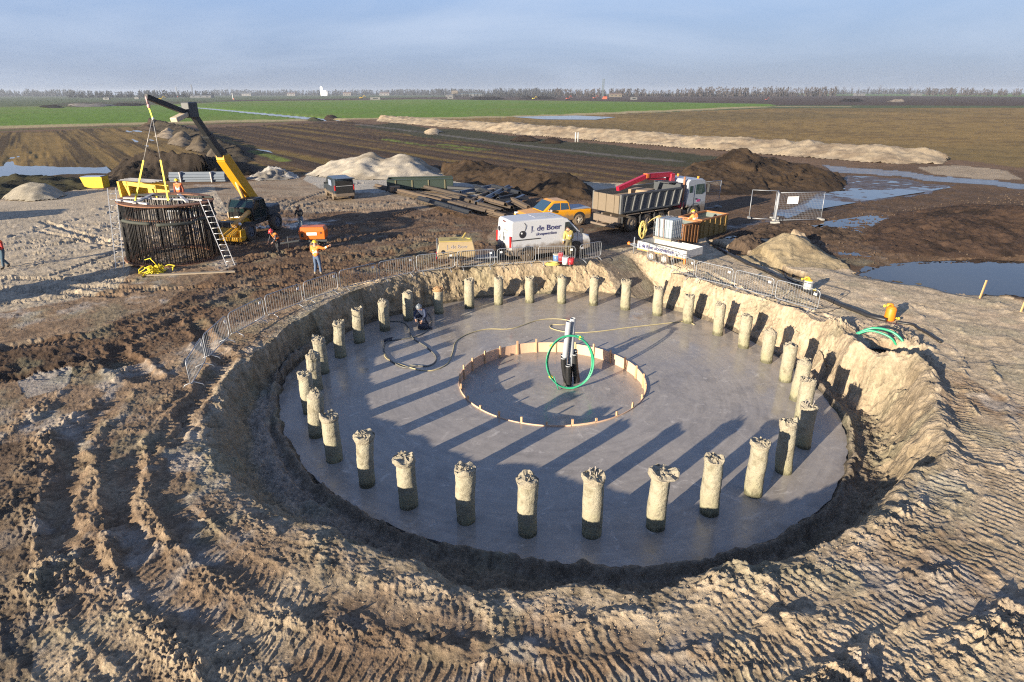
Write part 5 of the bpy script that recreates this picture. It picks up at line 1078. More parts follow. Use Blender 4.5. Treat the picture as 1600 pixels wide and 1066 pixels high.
def telehandler(loc, rz, elbow, tip):
    YE = MAT('machine_yellow', (.60, .31, .012), .35, var=.08); BLK = MAT('black_machine', (.02, .022, .025), .45); G = GLASS('green_cab_glass', (.008, .02, .02)); DG = MAT('dark_frame_grey', (.05, .055, .06), .5)
    root = thing('telehandler', 'yellow telehandler with long black boom and jib lifting the rebar cage', 'telehandler', loc, rz)   # x forward
    Mi = (Matrix.Translation(loc) @ Matrix.Rotation(rz, 4, 'Z')).inverted(); E = Mi @ Vector(elbow); T = Mi @ Vector(tip)
    for x in (-1.55, 1.55):
        for sg in (-1, 1): wheel(root, x, sg * .95, .58, .42, MAT('grey_hub', (.10, .11, .13), .6))
    m = MB(); m.box((0, 0, .95), (4.4, 1.2, .55), bev=.05); m.box((-1.7, 0, 1.35), (1.4, 1.9, .6), bev=.08); m.build('chassis', DG, root); m = MB(); m.box((1.25, 0, 1.05), (1.1, 1.4, .4), bev=.06); m.build('front_hood', YE, root)
    m = MB(); m.prism([(1.9, .35), (2.6, .30), (2.7, .50), (2.1, .95), (1.6, 1.25), (1.5, .8)], 'y', -.75, .75); m.build('front_plate', YE, root, bevel=.03)
    m = MB(); m.box((2.65, 0, .32), (.45, 2.5, .24), bev=.03); m.box((2.45, 1.1, .55), (.45, .2, .6), bev=.03); m.box((2.45, -1.1, .55), (.45, .2, .6), bev=.03); m.build('stabiliser_beam', YE, root)
    for y, z in ((-.95, 1.15), (.95, 1.15), (-.6, 1.0), (.6, 1.0)):
        m = MB(); m.ell((2.3, y, z), (.09, .10, .10), 10, 6); m.build('headlight', MAT('white_lamp', (.85, .85, .82), .3), root)
    m = MB(); m.ell((3.0, -1.6, 2.0), (.12, .14, .14), 10, 6); m.tube([(3.0, -1.6, 1.9), (2.8, -1.2, 1.1)], .03, 6); m.build('mirror', MAT('white_lamp', (.85, .85, .82), .3), root)
    cy = .15
    cab = [(-.60, 1.1), (-.70, 1.7), (-.50, 2.26), (.45, 2.30), (.85, 1.85), (.9, 1.1)]
    m = MB(); m.loft([[(x * k_, cy + q, 1.1 + (z - 1.1) * k2) for x, z in cab] for q, k_, k2 in ((-.85, .9, .96), (-.78, 1, 1), (.78, 1, 1), (.85, .9, .96))]); cb = m.build('cab_glass', G, root)
    m = MB()
    for q in (-.84, .84):
        pts = [(x * .97, cy + q, 1.1 + (z - 1.1) * .99) for x, z in cab]; m.tube(pts, .045, 6, close=True); m.tube([(.05, cy + q, 1.1), (.0, cy + q, 2.27)], .04, 6)
    for x, z in ((-.5, 2.26), (.45, 2.30), (.83, 1.85)): m.tube([(x, cy - .84, z), (x, cy + .84, z)], .045, 6)
    m.box((-.02, cy, 2.32), (1.0, 1.5, .07), bev=.03); m.build('cab_frame', BLK, root)
    m = MB(); m.box((-.35, -1.15, 1.15), (.8, .5, .55), bev=.05); m.build('fuel_tank', MAT('muddy_tank', (.35, .27, .18), .8), root)
    # boom, pivoting at the back of the machine
    B = Vector((-1.0, -.1, 2.0)); mid = B.lerp(E, .52); m3 = B.lerp(E, .74)
    m = MB(); m.bar(B, mid, .56, .68); m.box(mid, (.55, .55, .3), bev=.02); m.box((-1.1, -.1, 1.7), (.8, .9, .9), bev=.06); m.build('boom_base', YE, root, bevel=.02)
    m = MB(); m.bar(B.lerp(E, .50), m3, .36, .42); m.build('boom_extension', BLK, root, bevel=.015); m = MB(); m.bar(B.lerp(E, .72), E, .28, .34); m.bar(m3 + Vector((0, 0, -.05)), m3.lerp(E, .06), .42, .48); m.build('boom_tip', BLK, root, bevel=.01)
    m = MB(); m.box(E, (.75, .5, .8), bev=.05); m.build('boom_head', DG, root)
    m = MB(); j0 = E + (T - E) * -.05 + Vector((0, 0, -.25)); m.bar(j0, T, .20, .26); m.build('jib', BLK, root, bevel=.01)
    m = MB(); m.box(E.lerp(T, .30) + Vector((0, 0, -.55)), (1.1, .42, .24), bev=.04, ry=.25); m.build('jib_winch', MAT('beige_winch', (.50, .42, .30), .6), root)
    m = MB(); m.tube([B + Vector((.5, .0, -.75)), B.lerp(E, .35) + Vector((0, 0, -.25))], .11, 8); m.tube([(.5, .75, 1.75), (2.4, .55, 1.05)], .15, 10); m.build('lift_cylinder', MAT('orange_cylinder', (.70, .40, .12), .4), root)
cw = Vector((-18.85, 32.95, 0)); tipP = PY(228, 151, 32.9); elb = PY(297, 172, 35.6)
tc = Vector((-17.05, 38.9, 0)); telehandler(tuple(tc), math.atan2(32.0 - 39.2, -18.2 + 16.9), tuple(elb), tuple(tipP))
# ================================================================ rebar cage and lifting gear
def rebar_cage():
    BK = MAT('tarred_rod', (.008, .008, .009), .7, .0, var=.4, scale=3); RB = MAT('rusty_inner_rod', (.018, .011, .008), .85, var=.4, scale=3); RU = MAT('rusty_ring', (.22, .10, .05), .75, var=.4, scale=5); GB = MAT('grey_beam', (.42, .41, .40), .6); DB = MAT('dark_foam_band', (.055, .06, .05), .85)
    g = PG(275, 404); root = thing('rebar_cage', 'tall round cage of black anchor rods with rusty rings hanging in slings', 'rebar cage', (cw.x, cw.y, .0)); H, r0, r1 = 3.10, 2.33, 2.24; root.rotation_euler = (0, .05, 0); root.location.z = .10
    m = MB(); m.tube([(0, 0, 0), (0, 0, H)], .021, 5); rod = m.build('anchor_rod', BK, root); N = 124
    def put(o, a, r): o.location = (r * math.cos(a), r * math.sin(a), .02); o.rotation_euler = ((r1 - r0) / H * -math.sin(a), (r1 - r0) / H * math.cos(a), 0)
    for k in range(100):
        a = -math.pi / 2 + (k - 49.5) * 2 * math.pi / N; o = rod if k == 0 else rod.copy()
        if k: COL.objects.link(o); o.parent = root
        put(o, a, r0)
    m = MB()
    for k in range(100, N): a = -math.pi / 2 + (k - 49.5) * 2 * math.pi / N; m.tube([(r0 * math.cos(a), r0 * math.sin(a), 0), (r1 * math.cos(a), r1 * math.sin(a), H)], .021, 5)
    for k in range(0, N, 2): a = (k + .5) * 2 * math.pi / N; m.tube([((r0 - .3) * math.cos(a), (r0 - .3) * math.sin(a), 0), ((r1 - .3) * math.cos(a), (r1 - .3) * math.sin(a), H + .03 * (k % 3))], .021, 5)
    tag(m.build('inner_rods', RB, root), kind='stuff')
    def ring(name, ra, rb, z, t, mat, n=72, a0=0, a1=2 * math.pi):
        m = MB(); full = a1 - a0 > 6.2; rings = []
        for k in range(n + 1): a = a0 + (a1 - a0) * k / n; rings.append([(q * math.cos(a), q * math.sin(a), zz) for q, zz in ((ra, z), (rb, z), (rb, z + t), (ra, z + t))])
        m.loft(rings, cap=not full); return m.build(name, mat, root)
    ring('bottom_ring', r0 - .42, r0 + .12, 0, .05, RU); ring('top_ring', r1 - .42, r1 + .10, H - .03, .06, RU); ring('middle_ring', r1 - .36, r1 - .04, H - .75, .03, RU)
    for k in range(7):
        a0 = -math.pi + k * .90; pts = [((r1 + .05) * math.cos(a0 + q * .1), (r1 + .05) * math.sin(a0 + q * .1), H - .78 - .06 * (k % 3)) for q in range(9)]
        m = MB(); m.tube(pts, .085, 8); m.build('foam_band', DB, root)
    for (x0, y0), (x1, y1), mt in (((-1.9, -1.2), (.1, -1.9), GB), ((.1, 1.2), (1.6, -.9), GB), ((-2.1, .5), (2.1, .9), DB), ((-1.9, -.6), (2.0, -.1), GB), ((-1.2, 1.0), (-.6, -1.9), GB)):
        m = MB(); m.bar((x0, y0, H + .10), (x1, y1, H + .10), .16, .08); m.build('spreader_beam', mt, root)
    return H
HC = rebar_cage()
def sling():
    root = thing('lifting_sling', 'yellow lifting straps on steel wires hanging from the jib to the cage', 'lifting sling', tuple(tipP)); W_ = MAT('steel_wire', (.40, .38, .35), .5, .4); Y = MAT('yellow_strap', (.75, .60, .02), .5); NG = MAT('lime_strap', (.62, .80, .05), .5)
    m = MB(); m.tube([(0, 0, 0), (.02, 0, -.35)], .05, 8); m.ell((.03, 0, -.45), (.09, .07, .12), 8, 6); m.build('hook_block', MAT('pink_hook', (.5, .32, .32), .5), root)
    m = MB(); m.bar((.03, 0, -.5), (.10, 0, -1.0), .07, .05); m.build('lime_strap', NG, root)
    for i, (tx, ty) in enumerate(((-1.0, -.9), (.55, -.5))):
        e = Vector((cw.x + tx - tipP.x, cw.y + ty - tipP.y, HC - tipP.z + .12)); s = Vector((.10, 0, -1.0)); mid = s.lerp(e, .50)
        m = MB(); m.tube([s, mid], .018, 5); m.build('wire', W_, root); m = MB(); m.bar(mid, e, .085, .04, up=(0, 1, 0)); m.build('yellow_strap', Y, root)
    m = MB(); m.ell((.12, 0, -1.05), (.06, .06, .06), 8, 6); m.build('shackle', MAT('white_lamp', (.85, .85, .82), .3), root)
sling()
ALU = MAT('aluminium', (.72, .70, .66), .35, .5)
def ladder(a, b, w, label, side):
    a, b = Vector(a), Vector(b); root = thing('ladder', label, 'ladder', tuple(a)); s = Vector(side).normalized() * w / 2; d = b - a
    for k in (-1, 1): m = MB(); m.bar(s * k, d + s * k, .07, .035, up=side); m.build('rail', ALU, root)
    n = int(d.length / .28); m = MB()
    for k in range(1, n): q = d * k / n; m.tube([q - s, q + s], .018, 6)
    m.build('rungs', ALU, root)
a = PG(188, 421); ladder((a.x, a.y, a.z), (a.x + .12, a.y + .75, 4.05), .36, 'long aluminium ladder standing upright left of the cage', (1, .55, 0))
a = PG(361, 414); tp = PY(318, 312, 31.6); ladder((a.x, a.y, a.z), tuple(tp), .40, 'aluminium ladder leaning steeply against the right side of the cage', (1, .35, 0))
def strap_pile():
    p = PG(246, 426); rnd = random.Random(8); m = MB()
    for k in range(34):
        a = rnd.uniform(0, 6.28); pts = []; x, y, z = rnd.gauss(-.1, .22), rnd.gauss(0, .16), rnd.uniform(.05, .42)
        for q in range(6): pts.append((x, y, max(.03, z))); x += rnd.gauss(0, .13); y += rnd.gauss(0, .1); z += rnd.gauss(-.05, .09)
        m.tube(smooth(pts, 3), .022, 5)
    tag(m.build('strap_pile', MAT('yellow_strap', (.75, .60, .02), .5), loc=p), 'tangled pile of yellow straps on the ground below the cage', 'strap pile')
strap_pile()
# plank under the cage
m = MB(); p = PG(300, 428); m.box((0, 0, .03), (4.2, .22, .06), .16); tag(m.build('plank', MAT('old_plank', (.28, .23, .17), .85), loc=p), 'grey plank lying on the mud in front of the cage', 'plank')
# ================================================================ yard things
def yellow_skip(px, py, label):
    YE = MAT('skip_yellow', (.72, .45, .02), .45); p = PG(px, py); root = thing('yellow_skip', label, 'skip', p, .1)
    m = MB(); L, w, H, t = 2.0, 1.2, 1.05, .05
    for sg in (-1, 1): m.prism([(-L / 2 + .3, 0), (L / 2 - .05, 0), (L / 2, H), (-L / 2, H)], 'y', sg * w / 2 - t / 2, sg * w / 2 + t / 2)
    m.add([(-L / 2 + .3, -w / 2, 0), (-L / 2 + .3, w / 2, 0), (-L / 2, w / 2, H), (-L / 2, -w / 2, H)], [(0, 1, 2, 3)]); m.add([(L / 2 - .05, -w / 2, 0), (L / 2 - .05, w / 2, 0), (L / 2, w / 2, H), (L / 2, -w / 2, H)], [(0, 1, 2, 3)]); m.box((.1, 0, .04), (L - .4, w, .06)); m.build('bin', YE, root)
    m = MB(); m.box((-.05, .0, H + .03), (L * .92, w * .95, .04)); m.build('lid', MAT('blue_grey_lid', (.30, .34, .42), .4), root)
yellow_skip(151, 293, 'small yellow skip with blue grey lid at the edge of the yard')
def site_hopper():
    YE = MAT('skip_yellow', (.72, .45, .02), .45); p = P(228, 306); root = thing('formwork_crate', 'big yellow steel frame carrying long planks, partly hidden behind the rebar cage', 'steel frame', (p.x, p.y, 0), -.12)
    m = MB(); L, w, H = 3.6, 1.7, 1.35
    m.prism([(-L / 2, 0), (L / 2, 0), (L / 2, H * .72), (-L / 2 + .6, H), (-L / 2, H)], 'y', w / 2 - .08, w / 2); m.box((-L / 2 + .06, 0, H / 2), (.12, w, H)); m.box((-L / 2 + .95, -w / 2, H / 2), (.14, .14, H)); m.box((L / 2 - .1, -w / 2, H * .36), (.14, .14, H * .72)); m.box((-L / 2 + .1, -w / 2, H / 2), (.18, .14, H))
    m.bar((-L / 2 + .6, -w / 2, H * .9), (L / 2, -w / 2, H * .68), .14, .34); m.bar((-L / 2 + .95, -w / 2, .2), (-L / 2 + .6, -w / 2, H), .12); m.build('frame', YE, root)
    for k in range(7):
        m = MB(); m.bar((-L / 2 + .1 + .0 * k, -w / 2 + .12 + .24 * k, H + .09), (L / 2 - .3 + .1 * (k % 2), -w / 2 + .12 + .24 * k, H * .95), .12, .07); m.build('plank', MAT('grey_beam', (.42, .41, .40), .6) if k % 2 else MAT('dark_plank', (.06, .06, .07), .6), root)
site_hopper()
def beam_stack():
    p = P(312, 284); root = thing('guard_rail_stack', 'stack of blue grey steel rails strapped with white bands before the soil heap', 'rail stack', (p.x, p.y, 0), .06); S = MAT('blue_grey_steel', (.10, .125, .16), .55, .1)
    for k in range(4):
        m = MB(); L = 5.6; m.prism([(-.5, 0), (-.5, .1), (-.3, .1), (-.25, .17), (.0, .17), (.05, .1), (.3, .1), (.3, 0)], 'x', -L / 2, L / 2); o = m.build('rail', S, root); o.location = (0, -.1 * k, .05 + .22 * k); o.rotation_euler = (1.2, 0, 0)
    for x in (-1.6, 1.5): m = MB(); m.box((x, -.25, .5), (.10, .9, 1.1), bev=.02); m.build('band', MAT('white_band', (.55, .5, .46), .7), root)
beam_stack()
def sheet_piles():
    rnd = random.Random(12); RU2 = [MAT('rusty_sheet_a', (.06, .045, .032), .8, .0, var=.35, scale=4), MAT('rusty_sheet_b', (.095, .068, .045), .85, .0, var=.3, scale=4), MAT('dark_sheet', (.018, .02, .024), .6, .1, var=.3), MAT('wet_blue_sheet', (.05, .065, .095), .3, .2)]
    specs = [((588, 293), (735, 330), 1), ((600, 296), (760, 336), 0), ((612, 300), (790, 342), 1), ((640, 292), (800, 330), 0), ((655, 315), (735, 342), 2), ((690, 312), (800, 343), 1), ((650, 305), (745, 318), 0), ((700, 318), (775, 338), 1),
             ((710, 312), (785, 336), 0), ((700, 300), (760, 303), 2), ((720, 306), (770, 297), 3), ((735, 322), (770, 305), 1), ((745, 325), (795, 300), 3), ((750, 318), (790, 330), 1), ((770, 300), (812, 312), 2), ((778, 318), (812, 309), 2), ((790, 327), (818, 314), 3), ((745, 300), (778, 314), 2), ((770, 325), (825, 320), 2), ((800, 322), (826, 336), 1)]
    words = ['longest rusty beam along the near edge', 'rusty beam just behind the near edge', 'rusty beam stretching farthest right', 'brown beam running under the green trough', 'dark beam separated in front of the stack', 'rusty beam ending beside the orange tip', 'brown beam in the middle of the stack', 'short rusty beam near the centre',
             'short brown beam near the orange tip', 'dark beam behind the green trough', 'bluish wet beam at the back of the stack', 'beam tilted steeply over the others', 'bluish wet beam slanting at the right', 'rusty beam lying across the right part', 'dark beam at the far right back', 'dark beam slanting at the right end', 'bluish wet beam at the right end', 'dark beam crossing behind the tilted one', 'dark bundle nearest the pickup', 'short rusty beam nearest the pickup']
    for k, ((a, b), (c, d), mi) in enumerate(specs):
        p, q = P(a, b), P(c, d); L = (q - p).length; m = MB(); w = rnd.uniform(.34, .42); z = .08 + .055 * (k % 5) + (.18 if k > 9 else 0)
        m.prism([(-w, 0), (-w * .9, .03), (-w * .45, .03), (-w * .3, .22), (w * .3, .22), (w * .45, .03), (w * .9, .03), (w, 0), (w * .4, -.02), (w * .25, .18), (-w * .25, .18), (-w * .4, -.02)], 'x', -L / 2, L / 2)
        o = m.build('sheet_pile', RU2[mi]); c_ = (p + q) / 2; o.location = (c_.x, c_.y, z); o.rotation_euler = (rnd.uniform(-.25, .25), rnd.uniform(-.02, .02), math.atan2((q - p).y, (q - p).x)); tag(o, words[k] + ' of the sheet pile stack', 'sheet pile', 'sheet piles stacked in the yard')
    GT = MAT('dark_green_steel', (.025, .04, .032), .5); p, q = P(606, 299), P(708, 297); L = (q - p).length; c_ = (p + q) / 2; root = thing('steel_trough', 'long dark green open steel trough at the back of the sheet piles', 'steel trough', (c_.x, c_.y, .15), math.atan2((q - p).y, (q - p).x))
    for y in (0, 1.9): m = MB(); m.box((0, y, .45), (L, .09, .9)); m.box((0, y - .03, .88), (L, .2, .08)); m.build('side_wall', GT, root)
    m = MB(); m.box((0, .95, .05), (L, 1.9, .08)); m.box((-L / 2, .95, .45), (.08, 1.9, .8)); m.box((L / 2, .95, .45), (.08, 1.9, .8)); m.build('floor', GT, root)
    for k in range(4): m = MB(); m.box((-L / 2 + L * (k + .5) / 4, -.07, .45), (.12, .08, .85)); m.build('rib', MAT('olive_rib', (.13, .12, .07), .7), root)
    m = MB(); m.box((-2.2, -1.1, .35), (.9, .6, .45), .3, bev=.02); tag(m.build('wood_block', MAT('brown_block', (.30, .19, .11), .8), loc=(c_.x, c_.y, 0)), 'brown timber block in front of the green trough', 'timber block')
sheet_piles()
def trailer_compressor():
    YB = MAT('compressor_beige', (.33, .25, .14), .5, dirt=MUD, dirt_h=.9); p = P(712, 420); root = thing('trailer_compressor', 'yellow topped compressor on a one axle trailer left of the white van', 'compressor', (p.x, p.y + .5, 0), .12)
    m = MB(); m.loft([[(-.95, -.62, .55), (.95, -.62, .60), (.95, .62, .60), (-.95, .62, .55)], [(-.98, -.64, .9), (.98, -.64, .95), (.98, .64, .95), (-.98, .64, .9)], [(-.88, -.52, 1.42), (.88, -.52, 1.42), (.88, .52, 1.42), (-.88, .52, 1.42)]]); m.build('housing', YB, root, bevel=.04)
    m = MB(); m.box((0, 0, 1.435), (1.72, .98, .05), bev=.02); m.build('roof', MAT('compressor_yellow', (.40, .31, .09), .5), root); m = MB(); m.box((-.1, -.05, 1.465), (.4, .12, .03)); m.build('roof_vent', BLK_ := MAT('black_plastic', (.025, .025, .027), .6, dirt=MUD, dirt_h=.7), root)
    m = MB(); m.box((-.97, 0, 1.0), (.06, 1.16, .82)); m.build('rear_panel', MAT('panel_grey', (.20, .20, .20), .6), root)
    for sg in (-1, 1): wheel(root, -.05, sg * .72, .31, .18, MAT('muddy_rim', (.26, .21, .16), .7)); m = MB(); m.box((-.05, sg * .72, .66), (.8, .22, .05), bev=.015); m.build('mudguard', BLK_, root); m = MB(); m.box((-1.02, sg * .52, .62), (.05, .12, .12)); m.build('tail_light', MAT('red_lens', (.45, .02, .02), .3), root)
    m = MB(); m.bar((.9, -.25, .45), (2.2, 0, .42), .07); m.bar((.9, .25, .45), (2.2, 0, .42), .07); m.tube([(1.8, -.1, 0.0), (1.8, -.1, .65)], .03, 8); m.build('drawbar', GALV, root)
    m = MB(); m.bar((.35, .2, 1.45), (.55, .25, 1.72), .05); m.bar((.55, .25, 1.45), (.80, -.2, 1.5), .10, .04); m.build('lifting_eye', MAT('compressor_yellow', (.40, .31, .09), .5), root)
    lettering('J. de Boer', .27, MAT('faded_grey_letters', (.30, .27, .27), .6), root, Matrix.Translation((-.48, -.612, 1.10)) @ Matrix.Rotation(math.pi / 2 - .20, 4, 'X'))
    m = MB(); m.tube([(-.68, -.55, .95), (-.68, -.66, .95)], .09, 14, sm=False); m.build('ball_logo', MAT('black_logo_ink', (.015, .015, .02), .5), root)
trailer_compressor()
def orange_unit():
    OG = MAT('compressor_orange', (.62, .13, .012), .4); p = P(489, 391); root = thing('mobile_compressor', 'orange compressor box on wheels in the muddy yard', 'compressor', (p.x, p.y + .5, 0), .08)
    m = MB(); m.loft([[(-.72, -.45, .62), (.72, -.45, .62), (.72, .45, .62), (-.72, .45, .62)], [(-.74, -.46, 1.1), (.74, -.46, 1.1), (.74, .46, 1.1), (-.74, .46, 1.1)], [(-.66, -.38, 1.32), (.66, -.38, 1.32), (.66, .38, 1.32), (-.66, .38, 1.32)]]); m.build('housing', OG, root, bevel=.03)
    m = MB(); m.box((.0, -.475, .95), (.58, .012, .17)); s = m.build('label_plate', MAT('white_plate', (.7, .7, .7), .5), root); m = MB(); m.box((0, -.483, .95), (.44, .004, .07)); m.build('label_print', MAT('sign_ink', (.35, .37, .42), .6), s)
    m = MB(); m.box((-.55, -.475, .88), (.14, .012, .22)); m.box((.52, -.475, 1.0), (.12, .012, .08)); m.build('vent', MAT('black_machine', (.02, .022, .025), .45), root)
    m = MB(); m.box((0, 0, .52), (1.6, .7, .12)); m.bar((-.7, 0, .5), (-2.0, -.15, .35), .08); m.tube([(-1.5, -.1, 0), (-1.5, -.1, .75)], .03, 8); m.build('undercarriage', MAT('dark_frame_grey', (.05, .055, .06), .5), root)
    for sg in (-1, 1): wheel(root, .1, sg * .52, .28, .16, MAT('grey_hub', (.10, .11, .13), .6))
orange_unit()
def flat_trailer():
    WT = MAT('trailer_white', (.46, .46, .45), .45, dirt=MUD, dirt_h=.62); p, q, rz = at2((1017, 411), (1041, 416)); rz = math.atan2(P(1088, 405, .7).y - P(994, 384, .75).y, P(1088, 405, .7).x - P(994, 384, .75).x)
    a, b = P(996, 388, .55), P(1071, 405, .55); rz = math.atan2((b - a).y, (b - a).x); L = (b - a).length; print('trailer', L, math.degrees(rz)); d = Vector((math.cos(rz), math.sin(rz), 0)); n_ = Vector((-d.y, d.x, 0)); w = 1.5; c = (a + b) / 2 + n_ * w / 2
    root = thing('flatbed_trailer', 'white twin axle trailer with lettered side boards carrying a caged tank', 'trailer', (c.x, c.y, 0), rz); h0, h1 = .58, .97
    m = MB(); m.box((0, 0, h0), (L, w, .09)); m.build('deck', MAT('deck_ply', (.30, .24, .17), .8), root)
    for y in (-w / 2, w / 2): m = MB(); m.box((0, y, (h0 + h1) / 2), (L, .04, h1 - h0)); m.build('side_board', WT, root)
    for x in (-L / 2, L / 2): m = MB(); m.box((x, 0, (h0 + h1) / 2), (.04, w - .05, h1 - h0)); m.build('end_board', WT, root)
    m = MB(); m.box((L / 2 - .03, -w / 2 - .01, .42), (.12, .08, .28), bev=.01); m.build('corner_marker', MAT('orange_lens', (.8, .20, .03), .4), root)
    m = MB(); m.box((0, -w / 2 - .005, h0 - .06), (L, .02, .05)); m.build('stripe', MAT('stripe_orange', (.65, .28, .08), .6), root)
    for x in (-.42, .42):
        for sg in (-1, 1): wheel(root, x - .15, sg * (w / 2 - .02), .30, .2, MAT('pale_hub', (.45, .43, .40), .6))
    m = MB(); m.bar((-L / 2, -.5, .5), (-L / 2 - 1.1, 0, .48), .08); m.bar((-L / 2, .5, .5), (-L / 2 - 1.1, 0, .48), .08); m.tube([(-L / 2 - .75, -.1, .0), (-L / 2 - .75, -.1, .95)], .035, 8); m.build('drawbar', GALV, root); m = MB(); m.ell((-L / 2 - 1.2, 0, .5), (.1, .1, .1), 8, 6); m.build('hitch_cap', MAT('orange_lens', (.8, .20, .03), .4), root)
    lettering('J. de Boer sloopwerken', .29, MAT('dark_blue_letters', (.035, .035, .12), .5), root, Matrix.Translation((-L / 2 + .12, -w / 2 - .026, h0 + .09)) @ Matrix.Rotation(math.pi / 2, 4, 'X'), bold=.012, sx=.82)
    # caged tank on the deck
    T = Matrix.Translation(c) @ Matrix.Rotation(rz, 4, 'Z'); tl = T @ Vector((-.25, .1, h0 + .05)); rt = thing('caged_tank', 'white plastic tank in a wire cage strapped on the trailer', 'tank', tuple(tl), rz)
    TK = MAT('translucent_tank', (.27, .33, .37), .35, var=.1); m = MB(); m.box((0, 0, .62), (1.08, .96, .98), bev=.07); m.build('tank', TK, rt)
    m = MB()
    for k in range(7):
        for y in (-.52, .52): m.bar((-.57 + .19 * k, y, .12), (-.57 + .19 * k, y, 1.13), .011)
        for x in (-.58, .58): m.bar((x, -.5 + .166 * k, .12), (x, -.5 + .166 * k, 1.13), .011)
    for z in (.12, .37, .62, .87, 1.13):
        for y in (-.52, .52): m.bar((-.58, y, z), (.58, y, z), .011)
        for x in (-.58, .58): m.bar((x, -.52, z), (x, .52, z), .011)
    m.build('wire_cage', GALV, rt); m = MB(); m.box((0, 0, .06), (1.15, 1.0, .12)); m.build('pallet', MAT('old_plank', (.28, .23, .17), .85), rt)
    for x in (-.2, .12): m = MB(); m.bar((x, -.54, .1), (x - .08, -.54, 1.15), .04, .01, up=(0, 1, 0)); m.bar((x - .08, -.54, 1.155), (x - .08, .54, 1.155), .04, .01); m.build('strap', MAT('brown_strap', (.22, .15, .12), .8), rt)
    # hose reel of yellow hose on the drawbar end
    hr = T @ Vector((-L / 2 - .05, -.35, h0)); root2 = thing('hose_coil', 'bundle of yellow hose hung on the front of the white trailer', 'hose coil', tuple(hr), rz + .5); rnd = random.Random(2)
    m = MB()
    for k in range(12): R0 = .36 + rnd.uniform(-.13, .10); m.tube([(R0 * (.45 + .2 * math.sin(k)) * math.cos(t) + rnd.uniform(-.03, .03), .09 * math.sin(k) + .05 * math.sin(t * 3), .38 + R0 * 1.1 * math.sin(t)) for t in (2 * math.pi * q / 20 for q in range(20))], .022, 6, close=True)
    for k in range(4): m.tube(smooth([(.1, .1, .6), (.45, .3, .95), (.85, .4, 1.0 + .04 * k), (1.05, .45, .6)], 4), .022, 6)
    m.build('hose', MAT('yellow_hose_dull', (.45, .36, .12), .6), root2)
flat_trailer()
def open_box(name, label, loc, rz, L, w, H, mats, liner=None):
    root = thing(name, label, 'container', loc, rz); t = .06
    for i, (c_, d_) in enumerate((((0, -w / 2, H / 2), (L, t, H)), ((0, w / 2, H / 2), (L, t, H)), ((-L / 2, 0, H / 2), (t, w - t, H)), ((L / 2, 0, H / 2), (t, w - t, H)))):
        m = MB(); m.box(c_, d_); n = 5
        for k in range(n):
            if i < 2: m.box((-L / 2 + L * (k + .5) / n, c_[1] + (-.05 if i == 0 else .05), H / 2), (.09, .07, H * .96))
        m.build('wall_panel', mats[i % len(mats)], root)
    m = MB(); m.box((0, 0, .06), (L, w, .08)); m.build('floor', mats[0], root)
    m = MB()
    for c_, d_ in (((0, -w / 2, H), (L + .1, .12, .1)), ((0, w / 2, H), (L + .1, .12, .1)), ((-L / 2, 0, H), (.12, w - .1, .1)), ((L / 2, 0, H), (.12, w - .1, .1))): m.box(c_, d_)
    m.build('rim_beam', MAT('rust_orange', (.34, .14, .05), .8, var=.3), root)
    if liner: m = MB(); m.box((0, 0, H * .45), (L - .1, w - .1, H * .5)); m.build('rubble_fill', liner, root)
    return root
RS1 = MAT('rusted_yellow_steel', (.26, .16, .045), .75, var=.55, scale=1.6); RS2 = MAT('weathered_teal_steel', (.13, .16, .15), .7, var=.45, scale=1.6)
p, q, rz = at2((1092, 373), (1133, 362)); c_ = (p + q) / 2; n_ = Vector((-math.sin(rz), math.cos(rz), 0)); cc = c_ + n_ * .75
open_box('waste_container', 'rust streaked yellow and teal open waste container beside the truck', (cc.x, cc.y, 0), rz, max(2.4, (q - p).length), 1.6, 1.15, [RS1, RS2], MAT('dark_rubble', (.06, .05, .04), .95, var=.5, scale=10))
p = P(1070, 384); open_box('steel_box', 'rusty brown box with open lid behind the caged tank', (p.x + .0, p.y + .9, 0), .65, 1.5, 1.3, 1.25, [MAT('brown_rust_steel', (.17, .075, .025), .8, var=.3), RS2], MAT('beige_sacks', (.40, .33, .24), .9, var=.4, scale=8))
# buckets, cans
def bucket(px, py, r, h, body, top, label, name='bucket'):
    p = P(px, py, .02); root = thing(name, label, name.replace('_', ' '), p, 0, 'buckets and cans beside the white van'); m = MB(); m.tube([(0, 0, 0), (0, 0, h)], [r * .88, r], 18, cap=True, sm=True); m.build('body', body, root)
    m = MB(); m.tube([(0, 0, h), (0, 0, h + .035)], r * 1.06, 18, sm=False); m.build('lid', top, root); m = MB(); m.tube([(-r, 0, h - .02), (-r * .7, -.02, h + r * .8), (r * .7, -.02, h + r * .8), (r, 0, h - .02)], .01, 5); m.build('handle', GALV, root)
bucket(869, 410, .17, .42, MAT('blue_white_can', (.12, .24, .50), .4), MAT('cream_lid', (.62, .55, .40), .6), 'blue and white bucket with cream lid, leftmost behind the barrier')
bucket(876, 411, .13, .52, MAT('red_can', (.50, .03, .04), .4), MAT('pink_lid', (.55, .12, .14), .5), 'tall red can between the blue bucket and the white bucket')
bucket(883, 413, .17, .34, MAT('white_can', (.70, .70, .68), .4), MAT('white_plate', (.7, .7, .7), .5), 'white bucket in the middle of the red cans')
bucket(892, 413, .18, .30, MAT('red_can', (.50, .03, .04), .4), MAT('red_can', (.50, .03, .04), .4), 'squat red can at the right end of the buckets')
m = MB(); pp = P(863, 414, .03)
for k in range(4): m.tube([((.32 - .03 * k) * math.cos(t) * 1.2, (.32 - .03 * k) * math.sin(t) * .7, .03 + .03 * k) for t in (2 * math.pi * q / 18 for q in range(18))], .02, 6, close=True)
